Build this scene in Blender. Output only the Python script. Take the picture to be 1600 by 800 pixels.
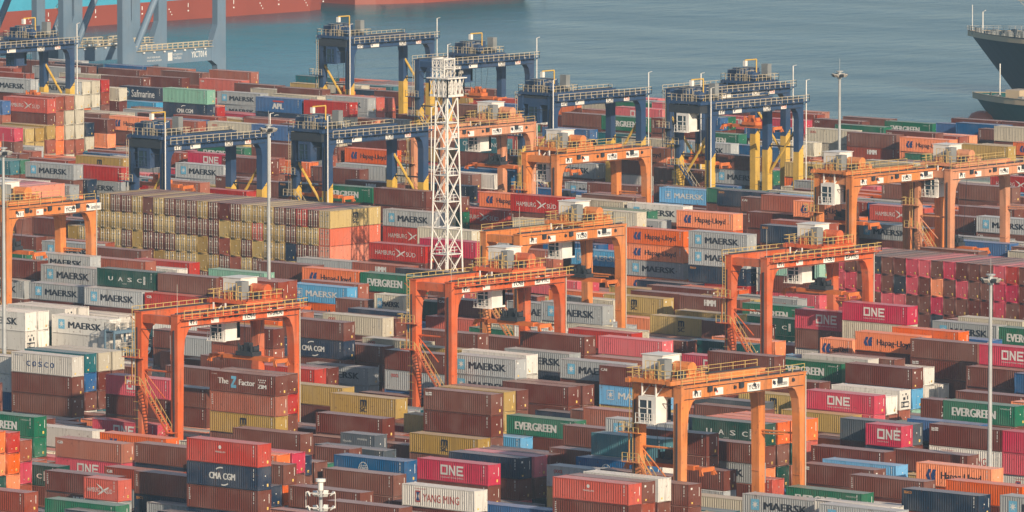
import bpy, bmesh, math, random
import numpy as np
from mathutils import Vector, Matrix
R = math.radians
scene = bpy.context.scene
for o in list(bpy.data.objects): bpy.data.objects.remove(o)

# ------------------------------------------------------------------ camera, sky, sun, exposure
# Yard frame: +X runs along the container rows, +Y across the blocks towards the water, Z up, metres.
YAW, PITCH, CAM_H = R(41.668), R(5.338), 137.0
cy, sy = math.cos(YAW), math.sin(YAW)
right = Vector((cy, sy, 0)); fwd_h = Vector((-sy, cy, 0))
fwd = fwd_h * math.cos(PITCH) - Vector((0, 0, math.sin(PITCH)))
up = fwd_h * math.sin(PITCH) + Vector((0, 0, math.cos(PITCH)))
cam_data = bpy.data.cameras.new('camera')
cam_data.sensor_width = 36.0
cam_data.lens = 13085.0 / 1600.0 * 36.0
cam_data.clip_start = 10.0; cam_data.clip_end = 30000.0
cam = bpy.data.objects.new('camera', cam_data); scene.collection.objects.link(cam)
m = Matrix((right, up, -fwd)).transposed().to_4x4(); m.translation = Vector((0, 0, CAM_H))
cam.matrix_world = m
scene.camera = cam

SUN_DIR = Vector((1.0, -0.40, 0.44)).normalized()          # towards the sun
SUN_EL = math.asin(SUN_DIR.z)
world = bpy.data.worlds.new('World'); scene.world = world; world.use_nodes = True
wn = world.node_tree.nodes; wl = world.node_tree.links
sky = wn.new('ShaderNodeTexSky'); sky.sky_type = 'NISHITA'; sky.sun_disc = False
sky.sun_elevation = SUN_EL; sky.sun_rotation = math.atan2(SUN_DIR.x, SUN_DIR.y)
sky.air_density = 1.0; sky.dust_density = 0.8; sky.ozone_density = 1.0
wl.new(sky.outputs['Color'], wn['Background'].inputs['Color'])
wn['Background'].inputs['Strength'].default_value = 0.10
sd = bpy.data.lights.new('sun', 'SUN'); sd.energy = 5.0; sd.angle = R(0.6); sd.color = (1.0, 0.83, 0.62)
sun = bpy.data.objects.new('sun', sd); scene.collection.objects.link(sun)
sun.rotation_euler = SUN_DIR.to_track_quat('Z', 'Y').to_euler()
sun.location = (0, 0, 400)
vs = scene.view_settings
vs.view_transform = 'Standard'; vs.look = 'None'; vs.gamma = 1.0; vs.use_curve_mapping = False
vs.exposure = 0.05
scene.cycles.use_denoising = True
scene.cycles.max_bounces = 6; scene.cycles.diffuse_bounces = 3; scene.cycles.glossy_bounces = 3
scene.cycles.volume_bounces = 1
scene.render.film_transparent = False

# ------------------------------------------------------------------ helpers
COL = scene.collection.objects
def lin(r, g, b):
    f = lambda c: (c/255/12.92) if c/255 <= 0.04045 else ((c/255+0.055)/1.055)**2.4
    return (f(r), f(g), f(b), 1.0)
def tag(o, label=None, cat=None, group=None, kind=None):
    if label: o['label'] = label
    if cat: o['category'] = cat
    if group: o['group'] = group
    if kind: o['kind'] = kind
    return o
def empty(name, loc, rz=0.0):
    o = bpy.data.objects.new(name, None); o.empty_display_size = 0.5
    o.location = loc; o.rotation_euler = (0, 0, rz); COL.link(o); return o
def place(name, me, parent=None, loc=(0, 0, 0), color=None):
    o = bpy.data.objects.new(name, me); COL.link(o); o.location = loc
    if parent: o.parent = parent
    if color: o.color = color
    return o
KIDS = {}
def copy_tree(o, parent=None):
    c = o.copy(); COL.link(c); c.parent = parent
    for ch in list(o.children): copy_tree(ch, c)
    return c
class MB:
    """collects boxes, bars, tubes and prisms into one mesh with material slots"""
    def __init__(s): s.v = []; s.f = []; s.mi = []; s.m = 0
    def mat(s, i): s.m = i; return s
    def poly(s, vs, fs):
        b = len(s.v); s.v += [tuple(v) for v in vs]
        s.f += [tuple(b+i for i in f) for f in fs]; s.mi += [s.m]*len(fs); return s
    def box(s, x0, x1, y0, y1, z0, z1):
        return s.poly([(x0,y0,z0),(x1,y0,z0),(x1,y1,z0),(x0,y1,z0),(x0,y0,z1),(x1,y0,z1),(x1,y1,z1),(x0,y1,z1)],
                      [(0,3,2,1),(4,5,6,7),(0,1,5,4),(1,2,6,5),(2,3,7,6),(3,0,4,7)])
    def cbox(s, x, y, z, sx, sy, sz): return s.box(x-sx/2, x+sx/2, y-sy/2, y+sy/2, z-sz/2, z+sz/2)
    def prism(s, pts, axis, a, b):
        """extrude a 2D outline (list of pairs) along axis from a to b"""
        def mk(p, t): return (t, p[0], p[1]) if axis == 'x' else ((p[0], t, p[1]) if axis == 'y' else (p[0], p[1], t))
        n = len(pts)
        return s.poly([mk(p, a) for p in pts]+[mk(p, b) for p in pts],
                      [tuple(range(n-1, -1, -1)), tuple(range(n, 2*n))]+[(i, (i+1) % n, n+(i+1) % n, n+i) for i in range(n)])
    def tube(s, p, q, r, n=6, r2=None):
        p = Vector(p); q = Vector(q); r2 = r if r2 is None else r2
        d = (q-p).normalized(); a = d.orthogonal().normalized(); b = d.cross(a)
        ring = lambda c, rr: [c+(a*math.cos(2*math.pi*k/n)+b*math.sin(2*math.pi*k/n))*rr for k in range(n)]
        return s.poly(ring(p, r)+ring(q, r2), [tuple(range(n-1, -1, -1)), tuple(range(n, 2*n))]+[(i, (i+1) % n, n+(i+1) % n, n+i) for i in range(n)])
    def bar(s, p, q, w, h=None):
        """square bar between two points"""
        p = Vector(p); q = Vector(q); h = h or w
        d = (q-p).normalized(); z = Vector((0, 0, 1))
        if abs(d.z) > 0.98: z = Vector((0, 1, 0))
        a = d.cross(z).normalized(); b = a.cross(d).normalized()
        vs = [c+a*i*w/2+b*j*h/2 for c in (p, q) for i, j in ((-1,-1),(1,-1),(1,1),(-1,1))]
        return s.poly(vs, [(3,2,1,0),(4,5,6,7),(0,1,5,4),(1,2,6,5),(2,3,7,6),(3,0,4,7)])
    def rail(s, pts, h=1.1, step=1.6, w=0.055):
        """handrail: posts, a top and a middle bar along a polyline at deck level"""
        for p, q in zip(pts[:-1], pts[1:]):
            p = Vector(p); q = Vector(q); L = (q-p).length; n = max(1, int(round(L/step)))
            for k in range(n+1):
                c = p.lerp(q, k/n); s.bar(c, c+Vector((0,0,h)), w*1.1)
            for t in (h, h*0.55): s.bar(p+Vector((0,0,t)), q+Vector((0,0,t)), w)
        return s
    def mesh(s, name, mats):
        me = bpy.data.meshes.new(name); me.from_pydata(s.v, [], s.f); me.update()
        bm = bmesh.new(); bm.from_mesh(me); bmesh.ops.recalc_face_normals(bm, faces=bm.faces); bm.to_mesh(me); bm.free()
        for m_ in (mats if isinstance(mats, (list, tuple)) else [mats]): me.materials.append(m_)
        if len(me.polygons) == len(s.mi): me.polygons.foreach_set('material_index', s.mi)
        return me
    def build(s, name, mats, parent=None, loc=(0, 0, 0), color=None): return place(name, s.mesh(name, mats), parent, loc, color)

# ------------------------------------------------------------------ materials
def mat(name):
    m_ = bpy.data.materials.new(name); m_.use_nodes = True
    nt = m_.node_tree; return m_, nt, nt.nodes, nt.links, nt.nodes['Principled BSDF']
def flat(name, col, rough=0.6, metal=0.0, var=0.12, scale=0.6, grime=0.0):
    m_, nt, N, L, B = mat(name)
    geo = N.new('ShaderNodeNewGeometry'); no = N.new('ShaderNodeTexNoise'); no.inputs['Scale'].default_value = scale
    no.inputs['Detail'].default_value = 6.0; L.new(geo.outputs['Position'], no.inputs['Vector'])
    mr = N.new('ShaderNodeMapRange'); mr.inputs['To Min'].default_value = 1-var; mr.inputs['To Max'].default_value = 1+var
    mr.inputs['From Min'].default_value = 0.3; mr.inputs['From Max'].default_value = 0.7
    L.new(no.outputs['Fac'], mr.inputs['Value'])
    hs = N.new('ShaderNodeHueSaturation'); hs.inputs['Color'].default_value = col; L.new(mr.outputs['Result'], hs.inputs['Value'])
    out_c = hs.outputs['Color']
    if grime:
        for sc, s3, lo, hi, amt, gc in ((1.1, (2.2, 2.2, .18), .52, .74, grime, (.06, .035, .022, 1)), (1.7, (1, 1, 1), .60, .72, grime*.9, (.11, .04, .018, 1)), (.3, (1, 1, 1), .45, .7, grime*.5, (.45, .36, .28, 1))):
            mp = N.new('ShaderNodeMapping'); mp.inputs['Scale'].default_value = s3; L.new(geo.outputs['Position'], mp.inputs['Vector'])
            n2 = N.new('ShaderNodeTexNoise'); n2.inputs['Scale'].default_value = sc; n2.inputs['Detail'].default_value = 7; L.new(mp.outputs['Vector'], n2.inputs['Vector'])
            r2 = N.new('ShaderNodeMapRange'); r2.inputs['From Min'].default_value = lo; r2.inputs['From Max'].default_value = hi; r2.inputs['To Max'].default_value = amt; L.new(n2.outputs['Fac'], r2.inputs['Value'])
            mx = N.new('ShaderNodeMix'); mx.data_type = 'RGBA'; L.new(r2.outputs['Result'], mx.inputs['Factor']); L.new(out_c, mx.inputs[6]); mx.inputs[7].default_value = gc; out_c = mx.outputs[2]
    L.new(out_c, B.inputs['Base Color'])
    B.inputs['Roughness'].default_value = rough; B.inputs['Metallic'].default_value = metal
    return m_
def paint(name, use_attr, ribs=False, wear=1.0):
    """weathered container paint: the colour comes from the object (or the mesh's Col attribute), with fading, dust and painted sky reflection on the roof, rust and run marks"""
    m_, nt, N, L, B = mat(name)
    if use_attr:
        a = N.new('ShaderNodeAttribute'); a.attribute_name = 'Col'; src = a.outputs['Color']
        rv = N.new('ShaderNodeAttribute'); rv.attribute_name = 'Rnd'; rnd_out = rv.outputs['Fac']
    else:
        a = N.new('ShaderNodeObjectInfo'); src = a.outputs['Color']; rnd_out = a.outputs['Alpha']
    geo = N.new('ShaderNodeNewGeometry')
    def noise(scale, detail, vec_scale=None):
        n = N.new('ShaderNodeTexNoise'); n.inputs['Scale'].default_value = scale; n.inputs['Detail'].default_value = detail
        if vec_scale:
            mp = N.new('ShaderNodeMapping'); mp.inputs['Scale'].default_value = vec_scale
            L.new(geo.outputs['Position'], mp.inputs['Vector']); L.new(mp.outputs['Vector'], n.inputs['Vector'])
        else: L.new(geo.outputs['Position'], n.inputs['Vector'])
        return n.outputs['Fac']
    def rng(v, a0, a1, b0, b1):
        r = N.new('ShaderNodeMapRange'); r.inputs['From Min'].default_value = a0; r.inputs['From Max'].default_value = a1
        r.inputs['To Min'].default_value = b0; r.inputs['To Max'].default_value = b1; L.new(v, r.inputs['Value']); return r.outputs['Result']
    def mix(f, c1, c2, bt='MIX'):
        x = N.new('ShaderNodeMix'); x.data_type = 'RGBA'; x.blend_type = bt
        if isinstance(f, float): x.inputs['Factor'].default_value = f
        else: L.new(f, x.inputs['Factor'])
        for k, c in ((6, c1), (7, c2)):
            if isinstance(c, tuple): x.inputs[k].default_value = c
            else: L.new(c, x.inputs[k])
        return x.outputs[2]
    def mul(p, q):
        x = N.new('ShaderNodeMath'); x.operation = 'MULTIPLY'
        for k, c in ((0, p), (1, q)):
            if isinstance(c, float): x.inputs[k].default_value = c
            else: L.new(c, x.inputs[k])
        return x.outputs[0]
    hs = N.new('ShaderNodeHueSaturation'); L.new(src, hs.inputs['Color'])
    L.new(rng(rnd_out, 0, 1, 0.82, 1.2), hs.inputs['Value']); L.new(rng(rnd_out, 0, 1, 1.08, 0.86), hs.inputs['Saturation'])
    L.new(rng(rnd_out, 0, 1, 0.494, 0.506), hs.inputs['Hue'])
    c = hs.outputs['Color']
    # chalky fading in broad patches
    c = mix(rng(noise(0.35, 5.0), 0.42, 0.72, 0.0, 0.13*wear), c, (0.42, 0.38, 0.35, 1))
    # vertical run marks
    c = mix(rng(noise(1.0, 4.0, (3.2, 3.2, 0.22)), 0.54, 0.76, 0.0, 0.40*wear), c, (0.075, 0.045, 0.032, 1))
    # rust freckles
    c = mix(rng(noise(2.2, 8.0), 0.62, 0.72, 0.0, 0.6*wear), c, (0.13, 0.045, 0.02, 1))
    # dusty, sun-bleached roof; sky reflection also put into the colour of upward faces
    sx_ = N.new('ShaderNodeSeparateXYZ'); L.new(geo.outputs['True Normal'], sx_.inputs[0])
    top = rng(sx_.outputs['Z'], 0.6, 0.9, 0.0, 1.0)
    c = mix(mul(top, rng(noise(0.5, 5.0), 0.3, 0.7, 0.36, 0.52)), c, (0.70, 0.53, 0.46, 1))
    L.new(c, B.inputs['Base Color'])
    B.inputs['Roughness'].default_value = 0.36
    B.inputs['Specular IOR Level'].default_value = 0.5
    if ribs:
        wv = N.new('ShaderNodeTexWave'); wv.wave_type = 'BANDS'; wv.bands_direction = 'DIAGONAL'
    return m_
M = {}
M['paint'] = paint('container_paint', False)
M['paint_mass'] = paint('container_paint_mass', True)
M['mark_white'] = flat('marking_white', (0.72, 0.71, 0.67, 1), 0.6)
M['mark_yellow'] = flat('marking_yellow', (0.75, 0.50, 0.12, 1), 0.6)
M['mark_dark'] = flat('marking_dark', (0.025, 0.03, 0.045, 1), 0.6)
M['mark_navy'] = flat('marking_navy', (0.02, 0.06, 0.20, 1), 0.6)
M['mark_red'] = flat('marking_red', (0.50, 0.05, 0.03, 1), 0.6)
M['mark_sky'] = flat('marking_sky_blue', (0.16, 0.46, 0.66, 1), 0.6)
M['mark_orange'] = flat('marking_orange', (0.70, 0.30, 0.06, 1), 0.6)
M['galv'] = flat('galvanised_steel', (0.50, 0.46, 0.40, 1), 0.5, 0.1)
M['dark'] = flat('dark_machinery', (0.03, 0.035, 0.045, 1), 0.6)
M['grey'] = flat('grey_steel', (0.22, 0.23, 0.23, 1), 0.6)
M['white'] = flat('white_paint', (0.78, 0.75, 0.70, 1), 0.5)
M['orange'] = flat('orange_crane_paint', (0.68, 0.22, 0.055, 1), 0.5, var=0.18, scale=0.25, grime=.45)
M['salmon'] = flat('faded_orange_crane_paint', (0.64, 0.27, 0.14, 1), 0.6, var=0.18, scale=0.25, grime=.45)
M['red'] = flat('red_crane_paint', (0.62, 0.115, 0.03, 1), 0.5, var=0.18, scale=0.25, grime=.45)
M['navy'] = flat('navy_crane_paint', (0.020, 0.055, 0.135, 1), 0.5, var=0.16, scale=0.25, grime=.12)
M['yellow'] = flat('yellow_paint', (0.66, 0.41, 0.06, 1), 0.5, grime=.3)
M['rail_yellow'] = flat('yellow_handrail', (0.60, 0.42, 0.15, 1), 0.6)
M['rail_pale'] = flat('pale_handrail', (0.55, 0.47, 0.33, 1), 0.6)
M['spreader'] = flat('spreader_orange', (0.62, 0.16, 0.035, 1), 0.6, var=0.2, scale=0.8)
M['sts'] = flat('quay_crane_blue_grey', (0.135, 0.205, 0.285, 1), 0.55, var=0.10, scale=0.1, grime=.15)
M['rack'] = flat('rack_blue_grey', (0.13, 0.21, 0.28, 1), 0.6)
M['glass'] = flat('cab_glass', (0.03, 0.06, 0.08, 1), 0.12, var=0.02)
M['pole'] = flat('galvanised_pole', (0.42, 0.43, 0.43, 1), 0.5, 0.2)

# ------------------------------------------------------------------ lettering
def text_mesh(body, mats, u0, u1, v, h, bold=0.0, space=1.0, line=1.0, stack=False):
    """flat lettering in the local XZ plane, fitted between x=u0..u1 with capital height h centred on z=v"""
    cu = bpy.data.curves.new('lettering', 'FONT'); cu.body = '\n'.join(body) if stack else body
    cu.space_character = space; cu.space_line = line; cu.resolution_u = 2
    ob = bpy.data.objects.new('lettering', cu)
    me = bpy.data.meshes.new_from_object(ob)
    bpy.data.objects.remove(ob)
    co = np.empty(len(me.vertices)*3); me.vertices.foreach_get('co', co); co = co.reshape(-1, 3)
    x0, x1 = co[:, 0].min(), co[:, 0].max(); y0, y1 = co[:, 1].min(), co[:, 1].max()
    out = np.zeros_like(co)
    out[:, 0] = u0+(co[:, 0]-x0)/(x1-x0)*(u1-u0)
    if stack or any(c in body for c in 'gypqj'):
        k = h/(y1-y0); out[:, 2] = v-h/2+(co[:, 1]-y0)*k
    else:
        out[:, 2] = v-h/2+(co[:, 1]-y0)/(y1-y0)*h
    me.vertices.foreach_set('co', out.ravel()); me.update()
    if bold > 0:
        bm = bmesh.new(); w = bold*h*1.9
        for k, dx in enumerate((0.0, -w, w, -.5*w, .5*w)):
            n0 = len(bm.verts); bm.from_mesh(me); bm.verts.ensure_lookup_table()
            for v_ in bm.verts[n0:]: v_.co.x += dx; v_.co.y -= .002*k
        bm.to_mesh(me); bm.free()
    me.materials.clear(); me.materials.append(mats); me.name = 'lettering'
    return me
def outline(polys, mats, name='emblem', y=0.0):
    """flat shapes in the XZ plane; polys = list of outlines"""
    b = MB()
    for p in polys: b.poly([(q[0], y, q[1]) for q in p], [tuple(range(len(p)))])
    return b.mesh(name, mats)
def ringp(cx, cz, r0, r1, a0=0, a1=360, n=20, sx=1.0):
    ps = []
    for k in range(n):
        t0 = R(a0+(a1-a0)*k/n); t1 = R(a0+(a1-a0)*(k+1)/n)
        ps.append([(cx+sx*r0*math.cos(t0), cz+r0*math.sin(t0)), (cx+sx*r1*math.cos(t0), cz+r1*math.sin(t0)), (cx+sx*r1*math.cos(t1), cz+r1*math.sin(t1)), (cx+sx*r0*math.cos(t1), cz+r0*math.sin(t1))])
    return ps
def star(cx, cz, r, n=7, q=0.36):
    return [[(cx, cz), (cx+q*r*math.sin(2*math.pi*(k-.5)/n), cz+q*r*math.cos(2*math.pi*(k-.5)/n)), (cx+r*math.sin(2*math.pi*k/n), cz+r*math.cos(2*math.pi*k/n)), (cx+q*r*math.sin(2*math.pi*(k+.5)/n), cz+q*r*math.cos(2*math.pi*(k+.5)/n))] for k in range(n)]
def rect(x0, x1, z0, z1): return [(x0, z0), (x1, z0), (x1, z1), (x0, z1)]
# ------------------------------------------------------------------ container meshes (unit height 2.75 m, scaled to the real height)
HB = 2.75
def corrug(b, x0, x1, z0, z1, yo, yi, pitch, axis='x', flip=False):
    """trapezoid corrugated sheet; runs along x at y (axis x) or along y at x (axis y)"""
    n = max(2, int(round((x1-x0)/pitch))); p = (x1-x0)/n
    xs = []; ds = []
    for k in range(n):
        for t, d in ((0, yo), (.27, yo), (.50, yi), (.77, yi)):
            xs.append(x0+(k+t)*p); ds.append(d)
    xs.append(x1); ds.append(yo)
    vs = []
    for x, d in zip(xs, ds):
        for z in (z0, z1): vs.append((x, d, z) if axis == 'x' else (d, x, z))
    b.poly(vs, [(2*i, 2*i+2, 2*i+3, 2*i+1) for i in range(len(xs)-1)])
def end_frame(b, x, s):
    """posts, rails and castings of one end (s=+1 at +x)"""
    for y in (-1, 1):
        b.box(min(x, x-s*.15), max(x, x-s*.15), min(y*1.22, y*1.06), max(y*1.22, y*1.06), .11, HB-.115)
        for z in (0, HB-.12):
            b.box(min(x+s*.004, x-s*.18), max(x+s*.004, x-s*.18), min(y*1.224, y*1.05), max(y*1.224, y*1.05), z, z+.12)
    b.box(min(x, x-s*.12), max(x, x-s*.12), -1.05, 1.05, .035, .17)
    b.box(min(x, x-s*.12), max(x, x-s*.12), -1.05, 1.05, HB-.16, HB-.035)
def body_mesh(L, smooth=False, doors_low=False):
    b = MB(); h = L/2
    for s in (1, -1): end_frame(b, s*h, s)
    for y in (-1, 1):
        b.box(-h+.18, h-.18, min(y*1.22, y*1.13), max(y*1.22, y*1.13), .04, .17)
        b.box(-h+.18, h-.18, min(y*1.22, y*1.14), max(y*1.22, y*1.14), HB-.13, HB-.035)
        if smooth:
            b.box(-h+.15, h-.15, min(y*1.20, y*1.12), max(y*1.20, y*1.12), .17, HB-.13)
            for k in range(1, int(L/1.2)): b.box(-h+k*1.2, -h+k*1.2+.05, min(y*1.20, y*1.207), max(y*1.20, y*1.207), .18, HB-.14)
        else: corrug(b, -h+.15, h-.15, .17, HB-.13, y*1.212, y*1.158, .37)
    # roof with shallow cross ribs
    n = int(L/0.55)
    b.poly([(-h+.1, -1.15, HB-.05), (h-.1, -1.15, HB-.05), (h-.1, 1.15, HB-.05), (-h+.1, 1.15, HB-.05)], [(0, 1, 2, 3)])
    for k in range(n): b.box(-h+.3+k*(L-.6)/n, -h+.5+k*(L-.6)/n, -1.08, 1.08, HB-.049, HB-.035)
    # floor
    b.poly([(-h+.1, -1.13, .08), (-h+.1, 1.13, .08), (h-.1, 1.13, .08), (h-.1, -1.13, .08)], [(0, 1, 2, 3)])
    # closed end at -x
    if not doors_low: corrug(b, -1.06, 1.06, .17, HB-.16, -h+.02, -h+.05, .30, axis='y')
    # side marks near both ends of the camera side
    b.mat(1)
    if not smooth:
        for k, z in enumerate((2.25, 1.95, 1.75, 1.55, 1.2)): b.box(h-.78, h-.66, -1.212, -1.2081, z, z+(.16 if k else .3))
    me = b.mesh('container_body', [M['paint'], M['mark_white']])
    return me
def end_wall_mesh(L, kind):
    b = MB(); x = L/2
    if kind < 3:
        corrug(b, -1.06, 1.06, .17, HB-.16, x-.02, x-.045, .30, axis='y')
        b.mat(1)
        if kind in (0, 1): b.box(x-.018, x-.012, .80, .88, 1.15, 2.25)
        if kind == 0: b.box(x-.018, x-.012, -.1, .05, 1.5, 1.65)
        if kind == 1: b.box(x-.018, x-.012, -.75, -.45, 2.05, 2.3); b.box(x-.018, x-.012, -.2, -.08, 1.35, 1.47)
        if kind == 2: b.box(x-.018, x-.012, .1, .24, 1.6, 1.74); b.box(x-.018, x-.012, .55, .66, .5, .62); b.box(x-.018, x-.012, -.3, -.2, .55, .64)
        b.mat(2)
        if kind in (0, 2): b.box(x-.018, x-.012, .45, .72, .38, .72)
        if kind == 1: b.box(x-.018, x-.012, -.62, -.36, .3, .52)
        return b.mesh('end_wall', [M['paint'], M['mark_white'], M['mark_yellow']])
    # refrigerated unit: machinery recess, grilles and fan
    b.box(x-.10, x-.04, -1.06, 1.06, .17, HB-.16)
    b.mat(1); b.box(x-.039, x-.028, -.85, .85, .32, 1.15); b.box(x-.039, x-.03, -.4, .1, 1.35, 1.75); b.box(x-.039, x-.03, .45, .7, 1.4, 1.9)
    b.mat(0); b.box(x-.039, x-.015, -.1, .75, .5, .95)
    b.mat(1); b.tube((x-.03, .2, 2.15), (x-.01, .2, 2.15), .16, 10); b.tube((x-.03, -.5, 2.1), (x-.01, -.5, 2.1), .1, 8)
    b.mat(2); b.box(x-.027, x-.02, -.8, -.5, .5, 1.0); b.box(x-.027, x-.02, -.35, -.15, .6, .85)
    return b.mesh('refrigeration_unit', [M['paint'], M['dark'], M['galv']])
def door_mesh(L):
    b = MB(); x = -L/2
    for y0, y1 in ((-1.06, -.01), (.01, 1.06)):
        b.box(x+.03, x+.07, y0, y1, .17, HB-.16)
        for z in (.75, 1.35, 1.95): b.box(x+.022, x+.03, y0+.06, y1-.06, z, z+.05)
    b.mat(1)
    for y in (-.82, -.62, .62, .82): b.box(x+.012, x+.02, y-.08, y+.08, 1.9, 2.05 if y > 0 else 2.2)
    return b.mesh('door', [M['paint'], M['mark_dark']])
def bars_mesh(L):
    b = MB(); x = -L/2
    for y in (-.80, -.30, .30, .80):
        b.tube((x-.005, y, .12), (x-.005, y, HB-.1), .045, 5)
        for z in (.25, 1.05, 1.9, 2.45): b.box(x-.06, x+.02, y-.1, y+.1, z, z+.1)
        b.box(x-.03, x-.015, y-.02, y+.32 if y in (-.80, .30) else y+.02, 1.1, 1.16)
    return b.mesh('locking_bars', [M['galv']])
LEN = {0: 12.19, 1: 6.06}
ME = {}
for li, L in LEN.items():
    ME['body', li, 0] = body_mesh(L); ME['body', li, 1] = body_mesh(L, True)
    for k in range(4): ME['end', li, k] = end_wall_mesh(L, k)
    ME['door', li] = door_mesh(L); ME['bars', li] = bars_mesh(L)
ME['body', 0, 2] = body_mesh(12.19, False, True)

YF = -1.222                                                  # lettering sits just proud of the side
def X(L, u): return (u-.5)*L
LOGO = {}
def logo(key, li):
    if (key, li) in LOGO: return LOGO[key, li]
    L = LEN[li]; out = []; sh = 1.0 if li == 0 else .8
    def T(body, mt, u0, u1, v, h, **k): out.append(('lettering', text_mesh(body, M[mt], X(L, u0), X(L, u1), v, h*sh, **k)))
    def S(polys, mt, name='emblem'): out.append((name, outline(polys, M[mt], name)))
    if key in ('maersk', 'maerskw', 'maerskl'):
        a = .115; w = 1.32*(1 if li == 0 else .75); c = X(L, a)+w/2
        if key == 'maerskl':
            S([rect(c-w/2, c-w/2+.08, .8, 2.1), rect(c+w/2-.08, c+w/2, .8, 2.1), rect(c-w/2, c+w/2, .8, .88), rect(c-w/2, c+w/2, 2.02, 2.1)], 'mark_white', 'emblem_frame')
            S(star(c, 1.45, .55), 'mark_white'); T('MAERSK', 'mark_white', .29, .84, 1.42, .92, bold=.035)
        else:
            S([rect(c-w/2, c+w/2, 1.42-.72, 1.42+.72)], 'mark_sky', 'emblem')
            o = outline(star(c, 1.42, .58), M['mark_white'], 'emblem_star', -.006); out.append(('emblem_star', o))
            T('MAERSK', 'mark_dark', .29, .855, 1.38, .98, bold=.045)
    elif key == 'evg': T('EVERGREEN', 'mark_white', .13, .73, 1.35, 1.12, bold=.045); T('EVERGREEN LINE', 'mark_white', .80, .95, 2.25, .16)
    elif key == 'hapag':
        c = X(L, .2)
        S([[(c-.85, 1.2), (c-.45, 2.05), (c+.05, 2.05), (c-.3, 1.45), (c-.1, .75), (c-.55, .75)], [(c-.05, 1.4), (c+.3, 2.05), (c+.85, 2.05), (c+.6, 1.65), (c+.75, 1.4), (c+.55, 1.25), (c+.7, .8), (c+.05, .75)]], 'mark_navy')
        T('Hapag-Lloyd', 'mark_dark', .335, .865, 1.28, 1.12, bold=.018)
    elif key == 'one':
        x0 = X(L, .33); z0, z1 = .92, 2.2; t = .25
        S([rect(x0, x0+1.25, z0, z0+t), rect(x0, x0+1.25, z1-t, z1), rect(x0, x0+t, z0+t, z1-t), [(x0+1.0, z0+t), (x0+1.25, z0+t), (x0+1.25, z1-t), (x0+1.0, z1-t)],
           rect(x0+1.45, x0+1.7, z0, z1), [(x0+1.7, z1), (x0+1.7, z1-.45), (x0+2.3, z0), (x0+2.3, z0+.45)], rect(x0+2.3, x0+2.55, z0, z1),
           rect(x0+2.78, x0+3.03, z0, z1), rect(x0+3.03, x0+3.95, z0, z0+t), rect(x0+3.03, x0+3.95, z1-t, z1), rect(x0+3.03, x0+3.8, 1.44, 1.69)], 'mark_white', 'lettering')
        T('OCEAN NETWORK EXPRESS', 'mark_white', .33, .655, .6, .17)
    elif key == 'hs':
        T('HAMBURG', 'mark_white', .11, .46, 1.28, .72); T('S\u00dcD', 'mark_white', .66, .83, 1.28, .86)
        c = X(L, .56)
        S([[(c-1.2, 2.1), (c-.2, 1.7), (c+.1, 1.25), (c-.15, 1.3)], [(c-.1, 1.3), (c+.9, 1.75), (c+1.1, 1.65), (c+.15, 1.15)], [(c-.1, 1.35), (c+.2, 1.2), (c-.2, .9), (c-1.0, .62)], [(c+.05, 1.2), (c+.9, .8), (c+.3, 1.3)]], 'mark_white')
    elif key == 'cma':
        T('CMA', 'mark_white', .32, .485, 1.32, .78, bold=.04); T('CGM', 'mark_white', .515, .68, 1.32, .78, bold=.04)
        c = X(L, .5)
        S(ringp(c-.2, 1.3, .95, 1.1, 75, 130, 8, 1.25)+ringp(c+.2, 1.3, .95, 1.1, 255, 310, 8, 1.25), 'mark_white')
    elif key == 'msc':
        x0 = X(L, .46)
        S([rect(x0, x0+.27, 1.38, 2.2), rect(x0+.46, x0+.73, 1.38, 2.1), rect(x0+.92, x0+1.19, 1.38, 2.1), rect(x0+.27, x0+1.1, 1.98, 2.22), rect(x0-.1, x0+1.3, 1.26, 1.33)], 'mark_dark', 'lettering')
        T('SC', 'mark_dark', .457, .56, .85, .62, bold=.05)
    elif key == 'cosco':
        c = X(L, .42)
        S(ringp(c, 1.4, .72, .8)+ringp(c, 1.4, .72, .78, 0, 360, 20, .55)+[rect(c-.72, c+.72, 1.72, 1.78), rect(c-.72, c+.72, 1.02, 1.08)], 'mark_white')
        T('COSCO', 'mark_white', .42-.068, .42+.068, 1.42, .36, bold=.04); T('SHIPPING', 'mark_white', .42-.06, .42+.06, 1.12, .16, bold=.02)
        T('COSCO'[::1], 'mark_white', .045, .058, 1.5, 1.2, stack=True)
    elif key == 'coscot':
        for i, ch in enumerate('COSCO'): T(ch, 'mark_navy', .255+i*.098, .315+i*.098, 1.35, .72, bold=.03)
        T('DRY 40', 'mark_navy', .06, .19, 2.35, .2)
    elif key == 'uasc':
        for ch, u in zip('UASC', (.2, .37, .53, .70)): T(ch, 'mark_white', u, u+.075, 1.3, .62, bold=.03)
        S([rect(X(L, .805), X(L, .84), .75+k*.18, .88+k*.18) for k in range(7)], 'mark_white')
        T('UASC', 'mark_white', .44, .52, .62, .15)
    elif key == 'ym':
        c = X(L, .22)
        S([rect(c-.42, c+.42, 1.9, 2.05), rect(c-.42, c+.42, .62, .77), rect(c-.42, c-.3, .77, 1.9), rect(c+.3, c+.42, .77, 1.9)], 'mark_red', 'emblem_frame')
        S([[(c-.28, 1.88), (c-.08, 1.35), (c-.28, .8), (c+.28, .8), (c+.08, 1.35), (c+.28, 1.88)]], 'mark_navy')
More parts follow.
